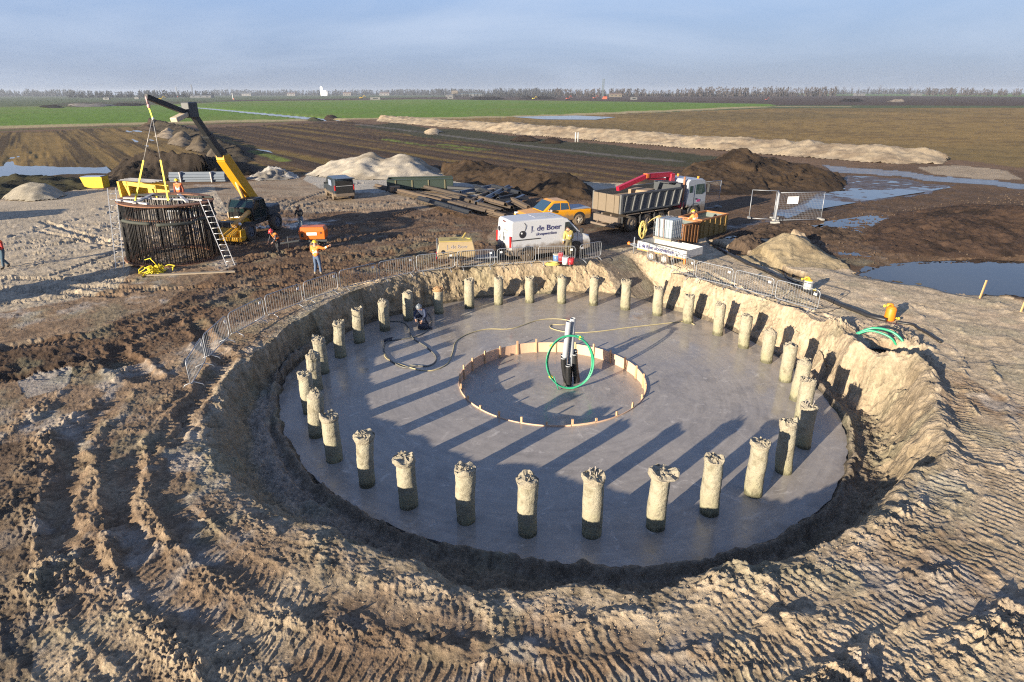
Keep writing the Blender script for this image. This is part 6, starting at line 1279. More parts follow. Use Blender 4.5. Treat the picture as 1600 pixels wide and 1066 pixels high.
tag(m.build('hose_coil', MAT('yellow_hose_bright', (.60, .48, .12), .5), loc=pp), 'flat coil of yellow hose on the ground left of the buckets', 'hose coil')
# ================================================================ people
def person(label, loc, rz, J, colours, helmet=None, vest=None, hair=(.05, .03, .02), scale=1.0, trouser_z=None):
    """J: joints in metres (x right, y forward, z up), one continuous skin surface; colours: skin, top, trousers, boots"""
    d = dict(pelvis=(0, 0, .95), waist=(0, 0, 1.08), chest=(0, .01, 1.32), neck=(0, .01, 1.50), head=(0, .03, 1.60), crown=(0, .02, 1.72),
             sh_l=(-.19, 0, 1.42), el_l=(-.25, -.02, 1.14), wr_l=(-.26, .08, .90), sh_r=(.19, 0, 1.42), el_r=(.25, -.02, 1.14), wr_r=(.26, .08, .90),
             hip_l=(-.10, 0, .90), kn_l=(-.12, .03, .50), an_l=(-.13, -.02, .09), toe_l=(-.14, .14, .05), hip_r=(.10, 0, .90), kn_r=(.12, .03, .50), an_r=(.13, -.02, .09), toe_r=(.14, .14, .05))
    d.update({k: v for k, v in J.items() if k != 'look'})
    rad = dict(pelvis=(.155, .125), waist=(.14, .11), chest=(.165, .12), neck=(.062, .062), head=(.088, .105), crown=(.07, .085), sh_l=(.078, .078), el_l=(.056, .056), wr_l=(.040, .036), sh_r=(.078, .078), el_r=(.056, .056), wr_r=(.040, .036),
               hip_l=(.105, .105), kn_l=(.075, .075), an_l=(.06, .06), toe_l=(.05, .04), hip_r=(.105, .105), kn_r=(.075, .075), an_r=(.06, .06), toe_r=(.05, .04))
    names = list(d); idx = {n: i for i, n in enumerate(names)}
    ed = [('pelvis', 'waist'), ('waist', 'chest'), ('chest', 'neck'), ('neck', 'head'), ('head', 'crown'), ('pelvis', 'hip_l'), ('hip_l', 'kn_l'), ('kn_l', 'an_l'), ('an_l', 'toe_l'), ('pelvis', 'hip_r'), ('hip_r', 'kn_r'), ('kn_r', 'an_r'), ('an_r', 'toe_r'),
          ('chest', 'sh_l'), ('sh_l', 'el_l'), ('el_l', 'wr_l'), ('chest', 'sh_r'), ('sh_r', 'el_r'), ('el_r', 'wr_r')]
    vs = [Vector(d[n]) for n in names]; es = [(idx[a], idx[b]) for a, b in ed]; rr = [rad[n] for n in names]; own = list(names)
    for s in ('l', 'r'):        # palms and fingers
        w = Vector(d['wr_' + s]); e = Vector(d['el_' + s]); f = (w - e).normalized(); side = f.cross(Vector((0, 1, .3))).normalized()
        vs.append(w + f * .075); es.append((idx['wr_' + s], len(vs) - 1)); rr.append((.042, .024)); own.append('hand'); pi = len(vs) - 1
    me = bpy.data.meshes.new('sk'); me.from_pydata([tuple(v) for v in vs], es, []); o = bpy.data.objects.new('sk', me); COL.objects.link(o)
    sk = o.modifiers.new('s', 'SKIN'); sk.use_smooth_shade = True
    for i, r_ in enumerate(rr): me.skin_vertices[0].data[i].radius = r_; me.skin_vertices[0].data[i].use_root = (i == 0)
    sb = o.modifiers.new('u', 'SUBSURF'); sb.levels = 2; sb.render_levels = 2
    bpy.context.view_layer.update(); me2 = bpy.data.meshes.new_from_object(o.evaluated_get(bpy.context.evaluated_depsgraph_get())); bpy.data.objects.remove(o)
    segs = [(vs[a], vs[b], own[a], own[b]) for a, b in es]
    def near(c):
        best = None
        for a, b, na, nb in segs:
            ab = b - a; t = max(0, min(1, (c - a).dot(ab) / max(ab.length_squared, 1e-9))); dd = (c - a - ab * t).length
            if best is None or dd < best[0]: best = (dd, na, nb, t)
        return best
    SK = MAT('skin', (.42, .25, .17), .6); T_ = MAT('cloth_%d_%d_%d' % tuple(int(v * 999) for v in colours[0]), colours[0], .85, var=.25, scale=9); Q_ = MAT('cloth_%d_%d_%d' % tuple(int(v * 999) for v in colours[1]), colours[1], .85, var=.25, scale=9); B_ = MAT('cloth_%d_%d_%d' % tuple(int(v * 999) for v in colours[2]), colours[2], .8)
    bm = bmesh.new(); bm.from_mesh(me2)
    def mat_of(c):
        dd, a, b, t = near(c)
        if 'hand' in (a, b) or a == 'neck' or (b == 'neck' and t > .75) or b in ('head', 'crown'): return 0
        if b.startswith('toe') or (b.startswith('an') and t > .8): return 3
        if a == 'pelvis' and b == 'waist' and t > .6: return 1
        if a in ('waist', 'chest') or a.startswith(('sh_', 'el_')): return 1
        return 2
    for f in bm.faces: f.material_index = mat_of(f.calc_center_median()); f.smooth = True
    # fingers, thumb, nose, ears joined in
    ex = MB()
    for s in ('l', 'r'):
        w = Vector(d['wr_' + s]); e = Vector(d['el_' + s]); f = (w - e).normalized(); side = f.cross(Vector((0, 1, .2))).normalized(); dn = side.cross(f).normalized()
        for k in range(4):
            p = w + f * .085 + side * (.026 * (k - 1.5) / 1.0 * .8); l = (.062, .074, .068, .052)[k]; ex.tube([p - f * .02, p + f * l * .5 + dn * .006, p + f * l * .9 + dn * .028], [.0095, .009, .007], 6)
        sg = 1 if s == 'l' else -1; p = w + f * .03 + side * sg * .03; ex.tube([p, p + f * .03 + side * sg * .03, p + f * .065 + side * sg * .036], [.012, .011, .009], 6)
    hd = Vector(d['head']); up = (Vector(d['crown']) - Vector(d['neck'])).normalized(); ln = Vector(J.get('look', (0, 1, 0))).normalized(); rt = ln.cross(up).normalized(); fo = up.cross(rt).normalized()
    ex.ell(tuple(hd + fo * .105 + up * .01), (.014, .02, .02), 6, 5)
    for sg in (-1, 1): ex.ell(tuple(hd + rt * .088 * sg + up * .01), (.012, .02, .03), 6, 5)
    ex2 = MB(); 
    for sg in (-1, 1): ex2.ell(tuple(hd + fo * .096 + rt * .035 * sg + up * .035), (.012, .01, .008), 6, 4)
    ex2.box(tuple(hd + fo * .098 - up * .045), (.045, .012, .01))
    mm = bpy.data.meshes.new('x'); mm.from_pydata(ex.v + ex2.v, [], ex.f + [tuple(i + len(ex.v) for i in f) for f in ex2.f])
    for i, pl in enumerate(mm.polygons): pl.material_index = 0 if i < len(ex.f) else 4; pl.use_smooth = True
    bm.from_mesh(mm); bpy.data.meshes.remove(mm); bm.to_mesh(me2)
    for m_ in (SK, T_, Q_, B_, MAT('dark_eye', (.03, .02, .02), .4)): me2.materials.append(m_)
    ob = bpy.data.objects.new('person', me2); COL.objects.link(ob); ob.location = loc; ob.rotation_euler = (0, 0, rz); ob.scale = (scale,) * 3; tag(ob, label, 'person')
    if vest is not None:
        v = bmesh.new(); v.from_mesh(me2); kill = []
        for f in v.faces:
            c = f.calc_center_median(); dd, a, b, t = near(c); ok = (a in ('waist', 'chest') and b in ('chest', 'neck', 'waist') and not (b == 'neck' and t > .5)) or (a == 'pelvis' and b == 'waist') or (a == 'chest' and b.startswith('sh')) or (a.startswith('sh_') and t < (.9 if vest[1] else .12))
            if vest[1] and a.startswith('el_') and t < .8: ok = True
            if not ok: kill.append(f)
        bmesh.ops.delete(v, geom=kill, context='FACES')
        for q in v.verts: q.normal_update()
        for q in v.verts: q.co += q.normal * .014
        for f in v.faces:
            c = f.calc_center_median(); dd, a, b, t = near(c); z = (a == 'waist' and b == 'chest' and .25 < t < .5) or (a == 'pelvis' and t > .55 and False) or (a.startswith('el_') and .3 < t < .6) or (a == 'waist' and t >= .5 and .07 < abs(c.x - vs[idx['chest']].x) < .11)
            f.material_index = 1 if z else 0
        vm = bpy.data.meshes.new('vest'); v.to_mesh(vm); vm.materials.append(MAT('hivis_%d' % int(vest[0][1] * 999), vest[0], .7, var=.1)); vm.materials.append(MAT('reflective_tape', (.62, .64, .64), .35))
        vo = bpy.data.objects.new('hivis_jacket' if vest[1] else 'hivis_vest', vm); COL.objects.link(vo); vo.parent = ob; so_ = vo.modifiers.new('s', 'SOLIDIFY'); so_.thickness = .01
    top = hd + up * .045
    m = MB(); m.M = Matrix.Translation(top) @ Vector((0, 0, 1)).rotation_difference(up).to_matrix().to_4x4()
    if helmet: 
        m.ell((0, 0, .01), (.125, .14, .115), 16, 6, z0=0); m.tube([(0, .0, .0), (0, 0, .012)], .15, 16, sm=False); m.box((0, .14, .008), (.14, .09, .012)); m.box((0, 0, .122), (.03, .2, .012)); m.build('hard_hat', MAT('helmet_%d' % int(sum(helmet) * 999), helmet, .3), ob)
    else: m.ell((0, -.015, -.01), (.10, .115, .095), 12, 6, z0=-.3); m.build('hair', MAT('hair_dark', hair, .8), ob)
    return ob
ORG = (.85, .22, .03); DB = (.03, .05, .10)
def G3(px, py): return PG(px, py)
# pointing worker, seen from behind: faces away, right arm stretched out to the right
person('worker in orange jacket and yellow helmet pointing with outstretched right arm', G3(498, 430), -.25, dict(kn_l=(-.13, .04, .5), an_l=(-.16, -.05, .09), toe_l=(-.17, .10, .05), an_r=(.13, .03, .09), toe_r=(.15, .18, .05), sh_r=(.2, .02, 1.43), el_r=(.42, .10, 1.34), wr_r=(.64, .16, 1.47), el_l=(-.27, .08, 1.15), wr_l=(-.22, .26, 1.08)), [ORG, (.08, .12, .20), (.25, .2, .14)], helmet=(.80, .55, .03), vest=(ORG, True), scale=1.02)
person('worker with red cap and orange vest bending forward beside the telehandler', G3(437, 398), 2.6, dict(waist=(0, .05, 1.06), chest=(0, .17, 1.24), neck=(0, .27, 1.38), head=(0, .33, 1.46), crown=(0, .38, 1.57), sh_l=(-.19, .20, 1.33), sh_r=(.19, .20, 1.33), el_l=(-.24, .30, 1.07), wr_l=(-.18, .46, .92), el_r=(.24, .30, 1.07), wr_r=(.18, .46, .92), kn_l=(-.12, .14, .52), an_l=(-.14, .12, .09), toe_l=(-.15, .28, .05), kn_r=(.12, .0, .5), an_r=(.15, -.22, .10), toe_r=(.16, -.08, .05), look=(0, .9, -.3)), [(.05, .05, .06), (.025, .025, .03), (.3, .25, .18)], helmet=(.55, .06, .06), vest=(ORG, False))
person('worker in black jacket standing behind the orange compressor', G3(472, 362), 2.9, dict(chest=(0, .06, 1.31), neck=(0, .10, 1.48), head=(0, .14, 1.57), crown=(0, .16, 1.69), el_l=(-.26, .12, 1.18), wr_l=(-.16, .33, 1.05), el_r=(.26, .12, 1.18), wr_r=(.16, .33, 1.05)), [(.018, .02, .025), (.25, .30, .33), (.04, .04, .04)])
person('worker in orange vest carrying a white helmet at the left edge of the photo', G3(11, 419), 2.7, dict(kn_l=(-.11, .12, .5), an_l=(-.12, .20, .09), toe_l=(-.13, .36, .05), an_r=(.12, -.2, .12), toe_r=(.13, -.06, .05), el_r=(.27, .0, 1.12), wr_r=(.18, .22, 1.10), el_l=(-.26, .03, 1.12), wr_l=(-.2, .2, 1.02)), [(.50, .05, .04), (.04, .08, .12), (.06, .05, .04)], vest=((.85, .16, .04), False), scale=1.02)
hp = G3(11, 419); m = MB(); m.ell((0, 0, 0), (.13, .15, .12), 14, 6, z0=0); m.tube([(0, 0, 0), (0, 0, .012)], .16, 14, sm=False); m.build('hh', MAT('white_can', (.70, .70, .68), .4)); hh = bpy.data.objects['hh']; hh.name = 'hard_hat'; hh.location = (hp.x + .03, hp.y - .32, hp.z + 1.10); hh.rotation_euler = (1.0, 0, 0); tag(hh, 'white helmet held in the hand of the leftmost worker', 'helmet')
WX = PY(276, 280, cw.y + 2.95).x
person('worker in orange vest and yellow helmet standing behind the rebar cage', (WX, cw.y + 2.95, 2.18), math.pi, {}, [(.30, .08, .04), (.03, .04, .08), (.05, .04, .03)], helmet=(.80, .60, .03), vest=((.80, .16, .05), False))
m = MB(); m.box((0, 0, 2.13), (1.5, .9, .06))
for x, y in ((-.7, -.4), (.7, -.4), (.7, .4), (-.7, .4)): m.tube([(x, y, 0), (x, y, 2.12)], .03, 6)
tag(m.build('step_platform', GALV, loc=(WX, cw.y + 3.0, .0)), 'steel scaffold platform under the worker behind the cage', 'platform')
person('worker in yellow rain jacket bending over in front of the van cab', G3(888, 407), .35, dict(waist=(0, .02, 1.07), chest=(.0, .10, 1.28), neck=(0, .16, 1.43), head=(0, .22, 1.50), crown=(0, .28, 1.60), sh_l=(-.19, .10, 1.36), sh_r=(.19, .10, 1.36), el_l=(-.25, .08, 1.08), wr_l=(-.24, .18, .84), el_r=(.25, .12, 1.08), wr_r=(.26, .22, .86), look=(0, .9, -.4)), [(.42, .33, .10), (.12, .10, .06), (.05, .04, .03)], hair=(.04, .03, .03), vest=((.45, .35, .10), True), scale=1.04)
person('worker in orange and white jacket with yellow helmet beside the waste container', G3(1084, 371), .5, dict(waist=(0, .03, 1.07), chest=(0, .12, 1.29), neck=(0, .20, 1.44), head=(0, .25, 1.53), crown=(0, .29, 1.64), sh_l=(-.19, .13, 1.38), sh_r=(.19, .13, 1.38), el_r=(.24, .30, 1.18), wr_r=(.2, .5, 1.12), el_l=(-.24, .28, 1.18), wr_l=(-.2, .48, 1.10)), [(.85, .24, .05), (.70, .30, .05), (.5, .35, .05)], helmet=(.80, .55, .03), vest=((.88, .28, .08), True))
# crouching worker on the concrete
cp = P(661, 507, ZS); person('dark blue clad worker crouching at a pile with a hose on the concrete', (cp.x, cp.y, ZS), 2.9, dict(pelvis=(0, -.10, .42), waist=(0, -.02, .52), chest=(0, .16, .74), neck=(0, .28, .88), head=(0, .34, .96), crown=(0, .38, 1.08), sh_l=(-.19, .18, .80), sh_r=(.19, .18, .80), el_l=(-.27, .32, .56), wr_l=(-.16, .46, .36), el_r=(.27, .32, .56), wr_r=(.16, .46, .40),
    hip_l=(-.10, -.08, .40), kn_l=(-.18, .28, .46), an_l=(-.16, .02, .09), toe_l=(-.18, .18, .05), hip_r=(.10, -.08, .40), kn_r=(.20, .28, .46), an_r=(.17, .0, .09), toe_r=(.19, .16, .05), look=(0, .8, -.5)), [(.035, .05, .10), (.03, .04, .08), (.02, .02, .02)], helmet=(.16, .18, .20), scale=1.0)
m = MB(); m.box((0, 0, .14), (.5, .35, .22), bev=.05); m.tube([(-.2, 0, .2), (-.3, .1, .45), (.1, .1, .5), (.2, 0, .25)], .025, 6); m.tube([(.2, 0, .1), (.4, -.1, .05)], .05, 8); tag(m.build('vibrator_motor', MAT('dark_machine_blue', (.03, .035, .05), .5), loc=(cp.x + .1, cp.y - .55, ZS)), 'dark concrete vibrator motor at the feet of the crouching worker', 'vibrator')
m = MB(); m.box((0, 0, .05), (.35, .14, .08), .3, bev=.02); m.tube([(-.1, 0, .08), (.2, .1, .12)], .03, 6); tag(m.build('poker_head', MAT('dark_machine_blue', (.03, .035, .05), .5), loc=P(606, 533, ZS)), 'dark tool lying at the bend of the hose on the concrete', 'tool')
# ================================================================ far background
def far_tree(name, m, x, y, h, w, rnd, dens=1.0):
    n = int(46 * dens)
    m.tube([(x, y, 0), (x + rnd.uniform(-.3, .3), y, h * .55), (x, y, h * .9)], [h * .02, h * .013, h * .004], 5, cap=False)
    for _ in range(int(14 * dens)):
        a = rnd.uniform(0, 6.28); z0 = h * rnd.uniform(.25, .7); l = w * rnd.uniform(.4, 1); m.tube([(x, y, z0), (x + l * math.cos(a) * .6, y + l * math.sin(a) * .6, z0 + h * rnd.uniform(.1, .22)), (x + l * math.cos(a), y + l * math.sin(a), min(h, z0 + h * rnd.uniform(.15, .4)))], [h * .008, h * .005, h * .002], 3, cap=False)
    for _ in range(n * 3):
        a = rnd.uniform(0, 6.28); u = rnd.uniform(.3, 1); rr = w * math.sin(math.pi * min(1, u * .95)) ** .6 * rnd.uniform(.3, 1.05); cx, cy, cz = x + rr * math.cos(a), y + rr * math.sin(a), h * u; s = h * .018 * rnd.uniform(.6, 1.6); b = rnd.uniform(0, 6.28)
        dx, dy, dz = s * math.cos(b), s * math.sin(b), s * rnd.uniform(.4, 1.4); m.add([(cx - dx, cy - dy, cz - dz), (cx + dx * .3, cy + dy * .3, cz - dz * .2), (cx + dx, cy + dy, cz + dz)], [(0, 1, 2)])
TW = MAT('bare_twigs', (.052, .042, .038), .95, var=.3, scale=.05); TW2 = MAT('bare_twigs_dark', (.030, .031, .033), .95, var=.3, scale=.05)
def woods(name, label, segs, h0, h1, mat, seed, dens=1.0):
    """far wood along a line: ((px, dist), ...) of stems and twigs reading as one mass"""
    rnd = random.Random(seed); m = MB()
    for (xa, Ya), (xb, Yb) in zip(segs[:-1], segs[1:]):
        pa = ((xa - 800) / F0 * Ya / .93, Ya); pb = ((xb - 800) / F0 * Yb / .93, Yb); L = math.dist(pa, pb); n = int(L / 2.0 * dens)
        for k in range(n):
            t = rnd.random(); x = pa[0] + (pb[0] - pa[0]) * t; y = pa[1] + (pb[1] - pa[1]) * t + rnd.uniform(0, 60); hh = (h0 + (h1 - h0) * (.5 + .5 * float(vn(np.array([x * .012]), np.array([y * .01]), seed)[0]))) * rnd.uniform(.7, 1.1); w = hh * rnd.uniform(.16, .28)
            m.bar((x, y, 0), (x, y, hh * .6), hh * .03)
            for q in range(24):
                a = rnd.uniform(0, 6.28); u = rnd.uniform(.08, 1.0); rr = w * math.sin(math.pi * min(1, .12 + u * .86)) ** .5 * rnd.uniform(.2, 1.2); s = hh * rnd.uniform(.05, .13) * (1.7 if u < .45 else 1); c = (x + rr * math.cos(a), y + rr * math.sin(a), hh * u); b = rnd.uniform(0, 3.14)
                m.add([(c[0] - s * math.cos(b) * .5, c[1] - s * math.sin(b) * .5, c[2] - s), (c[0] + s * math.cos(b) * .6, c[1] + s * math.sin(b) * .5, c[2] - s * .3), (c[0] + rnd.uniform(-.3, .3) * s, c[1], c[2] + s * 1.1)], [(0, 1, 2)])
    o = m.build(name, mat); return tag(o, label, 'wood', kind='stuff')
woods('distant_wood', 'bare brown wood along the horizon at the right', [(860, 1500), (1010, 1350), (1240, 1300)], 13, 19, TW, 1, 1.3)
woods('distant_wood', 'reddish bare wood on the far right horizon', [(1370, 1500), (1500, 1350), (1800, 1300), (2200, 1200)], 13, 18, TW, 2, 1.1)
woods('distant_wood', 'dark wood on the left horizon behind the crane jib', [(200, 1500), (388, 1500)], 13, 17, TW2, 3, 1.6)
woods('distant_wood', 'faint low tree line in the middle of the horizon', [(390, 2600), (640, 2600), (760, 2100), (870, 1700)], 15, 24, TW2, 4, 1.0)
woods('distant_wood', 'faint low tree line on the far left horizon', [(-500, 2300), (-100, 2300), (70, 2500), (210, 2200)], 14, 24, TW2, 5, 1.0)
woods('distant_wood', 'thin low tree line behind the farm at the right', [(1230, 2200), (1400, 2200)], 13, 20, TW2, 6, 1.0)
woods('distant_hedge', 'low dark hedge along the far green field', [(720, 1350), (870, 1250)], 7, 10, TW2, 7, 1.6)
rnd = random.Random(21); tl = ['tall bare tree at the left of the far farm row', 'second bare tree of the far farm row', 'third bare tree of the far farm row', 'bushy bare tree left of the pale farm roofs', 'bare tree over the pale farm roofs', 'highest bare tree in the middle of the far farm row', 'slender bare tree right of the highest one', 'small bare tree in the gap of the farm row',
      'bare tree with forked crown in the far farm row', 'wide bare tree near the right end of the far row', 'bare tree just left of the last one in the far row', 'last bare tree at the right of the far farm row', 'lone tall bare tree above the brown wood', 'second tall bare tree above the brown wood']
for k, (px, h) in enumerate([(1236, 20), (1246, 19), (1257, 18), (1266, 17), (1279, 19), (1294, 21), (1302, 17), (1312, 16), (1335, 20), (1345, 17), (1356, 18), (1361, 15), (1195, 20), (1188, 19)]):
    Y = 1300 + 10 * k; x = (px - 800) / F0 * Y / .93; root = thing('bare_tree', tl[k], 'tree', (x, Y, 0), 0, 'bare trees around the far farm')
    m = MB(); m.tube([(0, 0, 0), (.3, 0, h * .5), (0, 0, h * .85)], [.45, .3, .1], 5); m.build('trunk', TW2, root); m = MB(); far_tree('', m, 0, 0, h, h * .28, rnd, 1.5); m.build('crown', TW, root)
def fx(px, Y): return (px - 800) / F0 * Y / .93
def bld(px, Y, w, d, h, rh, wc, rc, label, name='farm_building', win=3):
    root = thing(name, label, 'building', (fx(px, Y), Y, 0)); wc = tuple(v * .4 for v in wc); rc = tuple(v * .45 for v in rc); m = MB(); m.box((0, 0, h / 2), (w, d, h)); wl = m.build('wall', MAT('wall_%d' % int(sum(wc) * 999), wc, .8), root)
    m = MB(); m.prism([(-d / 2 - .4, h), (d / 2 + .4, h), (0, h + rh)], 'x', -w / 2 - .3, w / 2 + .3); m.build('roof', MAT('roof_%d' % int(sum(rc) * 999), rc, .7), root)
    for k in range(win): m = MB(); m.box((-w / 2 + w * (k + .5) / win, -d / 2 - .02, h * .5), (w / win * .3, .06, h * .35)); m.build('window', GLASS(), root)
bld(10, 700, 26, 14, 5, 2.5, (.06, .09, .16), (.10, .13, .20), 'dark blue shed at the far left edge', 'shed')
bld(745, 1700, 60, 20, 5, 3, (.30, .32, .34), (.20, .26, .28), 'long low shed with green grey roof in the middle distance'); bld(722, 1500, 34, 16, 4, 1.5, (.30, .30, .30), (.28, .28, .28), 'long white low greenhouse left of the grey shed', 'greenhouse'); bld(722 + 2, 1750, 16, 12, 9, 5, (.36, .30, .22), (.38, .31, .22), 'cream coloured farmhouse behind the low white roofs', 'farmhouse')
bld(940, 1300, 24, 14, 5, 2.5, (.32, .30, .26), (.30, .20, .15), 'pale barn right of the piling rig', 'barn'); bld(1268, 1500, 22, 12, 4, 2, (.30, .30, .30), (.32, .32, .32), 'white roofed barn among the far bare trees', 'barn'); bld(1345, 1500, 20, 12, 4, 2, (.28, .28, .28), (.30, .30, .30), 'second white roofed barn at the right of the far farm', 'barn'); bld(384, 1450, 46, 16, 4, 1.2, (.27, .28, .30), (.26, .27, .28), 'white low shed right of the dark wood', 'shed')
bld(580, 2400, 30, 20, 8, 4, (.40, .36, .33), (.30, .18, .13), 'brick village house right of the white silo', 'village_house'); bld(630, 2400, 36, 20, 7, 4, (.44, .42, .40), (.34, .24, .20), 'grey village house farther right of the white silo', 'village_house'); bld(505, 2400, 30, 18, 7, 4, (.42, .40, .38), (.28, .20, .17), 'village house left of the white silo', 'village_house'); bld(445, 2400, 34, 18, 7, 4, (.42, .40, .38), (.30, .26, .25), 'village house farthest left in the middle distance', 'village_house')
def silo():
    Y = 2300; root = thing('grain_silo', 'white silo tower rising above the village on the horizon', 'silo', (fx(547, Y), Y, 0)); Wt = MAT('white_silo', (.80, .80, .80), .6)
    m = MB(); m.box((-3, 0, 14), (9, 9, 28)); m.prism([(-7, 28), (1, 28), (-3, 33)], 'y', -4, 4); m.build('tower', Wt, root); m = MB(); m.box((8, 0, 9), (12, 10, 18)); m.build('block', Wt, root); m = MB(); m.tube([(16, 0, 0), (16, 0, 14)], 4, 16); m.build('tank', MAT('grey_silo', (.45, .45, .47), .6), root)
silo()
def rig(px, Y, h, label, col, lean=.0, name='piling_rig'):
    root = thing(name, label, 'piling rig', (fx(px, Y), Y, 0)); D = MAT('rig_%d' % int(sum(col) * 999), col, .6); w = h * .035
    m = MB()
    for dx in (-w, w):
        for dy in (-w, w): m.bar((dx, dy, 0), (dx + lean * h, dy, h), w * .5)
    for k in range(14): z = h * k / 14; z2 = h * (k + 1) / 14; m.bar((-w + lean * z, -w, z), (w + lean * z2, -w, z2), w * .35)
    m.build('mast', D, root); m = MB(); m.box((h * .12, 0, h * .08), (h * .22, h * .13, h * .09), bev=.1); m.box((h * .1, 0, h * .02), (h * .25, h * .17, h * .04)); m.build('crawler_body', MAT('rig_red', (.5, .10, .05), .6), root)
rig(923, 900, 26, 'dark piling mast standing before the brown wood', (.10, .13, .14)); rig(372, 1700, 30, 'thin mast above the dark left wood', (.12, .14, .18)); rig(351, 1700, 25, 'fainter thin mast left of the other one above the left wood', (.20, .22, .26))
rig(425, 1000, 9, 'small white mast in the dark field left of centre', (.70, .70, .70))
def digger(px, Y, s, col, label):
    root = thing('excavator', label, 'excavator', (fx(px, Y), Y, 0), .5, 'machines on the far fields'); C_ = MAT('dig_%d_%d' % (int(col[0] * 99), int(col[2] * 99)), col, .5); DK = MAT('black_machine', (.02, .022, .025), .45)
    m = MB(); m.box((0, -1.0, .4), (3.4, .6, .8), bev=.2); m.box((0, 1.0, .4), (3.4, .6, .8), bev=.2); tr = m.build('tracks', DK, root); m = MB(); m.box((-.3, 0, 1.5), (3.0, 2.4, 1.1), bev=.15); m.build('body', C_, root); m = MB(); m.box((.7, .7, 2.4), (1.3, 1.0, 1.3), bev=.1); m.build('cab', GLASS(), root)
    m = MB(); m.bar((1.2, -.3, 1.8), (3.6, -.3, 4.4), .4); m.bar((3.6, -.3, 4.4), (5.2, -.3, 2.0), .3); m.build('arm', C_, root); m = MB(); m.prism([(4.8, 2.0), (5.6, 2.0), (5.4, 1.1), (4.7, 1.2)], 'y', -.8, .2); m.build('bucket', DK, root); root.scale = (s,) * 3
digger(598, 1000, 1.3, (.60, .40, .05), 'yellow excavator far away in front of the village'); digger(876, 800, 1.2, (.28, .07, .05), 'red excavator far away left of the piling mast'); digger(327, 900, 1.3, (.70, .48, .03), 'yellow excavator far away behind the crane jib'); digger(912, 880, 1.2, (.28, .09, .06), 'red and white machine at the foot of the dark piling mast'); digger(830, 850, 1.0, (.60, .45, .08), 'small yellow machine far away in the dark field'); digger(1144, 700, .8, (.20, .06, .05), 'tiny red machine on the dark field before the right wood')
for k, (px, Y, w, lab) in enumerate([(617, 900, 14, 'white site cabin far away right of the yellow excavator'), (718, 1000, 9, 'white site cabin on the green strip in the centre'), (255, 1000, 9, 'white container behind the crane tip on the horizon'), (965, 800, 8, 'white cabin far away right of the pale barn'), (296, 1100, 7, 'small white container behind the crane jib')]):
    root = thing('site_cabin', lab, 'site cabin', (fx(px, Y), Y, 0), 0, 'cabins far off'); m = MB(); m.box((0, 0, 1.5), (w, 3, 3), bev=.1); m.build('shell', MAT('cabin_shell', (.13, .13, .13), .6), root); m = MB(); m.box((0, -1.52, 1.6), (w * .5, .06, 1)); m.build('window', GLASS(), root)
for k, (px, py, w, lab, c1) in enumerate([(80, 168, 24, 'dark soil heap at the left of the far excavation', D2), (140, 166, 40, 'long mixed soil heap in the middle of the far excavation', (.20, .18, .16)), (200, 165, 30, 'dark soil heap at the right of the far excavation', D2), (760, 155.5, 30, 'low dark heap on the far dark field left of the red excavator', D2), (840, 154.6, 30, 'low dark heap right of the other one on the far dark field', D2), (1400, 159, 14, 'pale heap on the far dark field at the right', (.35, .28, .2)), (1330, 158.5, 24, 'dark heap on the far dark field at the right', D2)]):
    heap('soil_heap', lab, 'soil heap', [(px - w, py), (px, py - 1.6), (px + w, py - .4), (px + w * .6, py + 1), (px - w * .5, py + 1)], [(px - w * .5, py - 4.2), (px, py - 3.6), (px + w * .4, py - 4.4)], py - .2, c1, tuple(v * .6 for v in c1), 2.0, .25, 'heaps far away', seed=70 + k, clod=2)
# weeds and clods scattered on the nearest mounds (ground cover)
def litter(name, label, polys, n, smin, smax, mat, seed, up=1.0, kind='stuff'):
    rnd = random.Random(seed); m = MB(); pts = []
    for poly in polys:
        a = np.array(W(poly)); x0, y0 = a.min(0); x1, y1 = a.max(0); k = 0
        xs = np.array([rnd.uniform(x0, x1) for _ in range(n * 3)]); ys = np.array([rnd.uniform(y0, y1) for _ in range(n * 3)]); ok = inp(xs, ys, list(map(tuple, a))); pts += list(zip(xs[ok][:n], ys[ok][:n]))
    zs = terrain([p[0] for p in pts], [p[1] for p in pts], False)
    for (x, y), z in zip(pts, zs):
        s = smin + (smax - smin) * rnd.random() ** 3; vs = []
        for v in ((1, 0, 0), (-1, 0, 0), (0, 1, 0), (0, -1, 0), (0, 0, 1), (0, 0, -1)): q = s * rnd.uniform(.6, 1.2); vs.append((x + v[0] * q + rnd.uniform(-.3, .3) * s, y + v[1] * q + rnd.uniform(-.3, .3) * s, z + s * .25 + v[2] * q * up))
        m.add(vs, [(0, 2, 4), (2, 1, 4), (1, 3, 4), (3, 0, 4), (2, 0, 5), (1, 2, 5), (3, 1, 5), (0, 3, 5)])
    o = m.build(name, mat); return tag(o, label, 'clods', kind=kind)
def clod_mat(name, c): return MAT(name, c, .95, var=.3, scale=3)
litter('clods', 'loose sand clods scattered on the rim and tracks around the pit', [[(330, 760), (480, 850), (690, 930), (640, 980), (400, 900), (300, 800)], [(690, 920), (1100, 920), (1100, 990), (690, 1000)], [(1050, 900), (1200, 860), (1400, 830), (1300, 920), (1100, 950)]], 350, .008, .028, clod_mat('sand_clod', (.26, .20, .135)), 5)
litter('clods', 'loose clods scattered over the left foreground', [[(-40, 560), (280, 600), (330, 780), (480, 960), (300, 1080), (-40, 1080)]], 900, .008, .026, clod_mat('brown_clod', (.15, .11, .075)), 6)
litter('clods', 'clumps thrown up by the crawler tracks at the lower right', [[(1000, 1000), (1300, 900), (1500, 780), (1640, 820), (1640, 1080), (1000, 1080)]], 500, .008, .026, clod_mat('tan_clod', (.24, .185, .125)), 7)
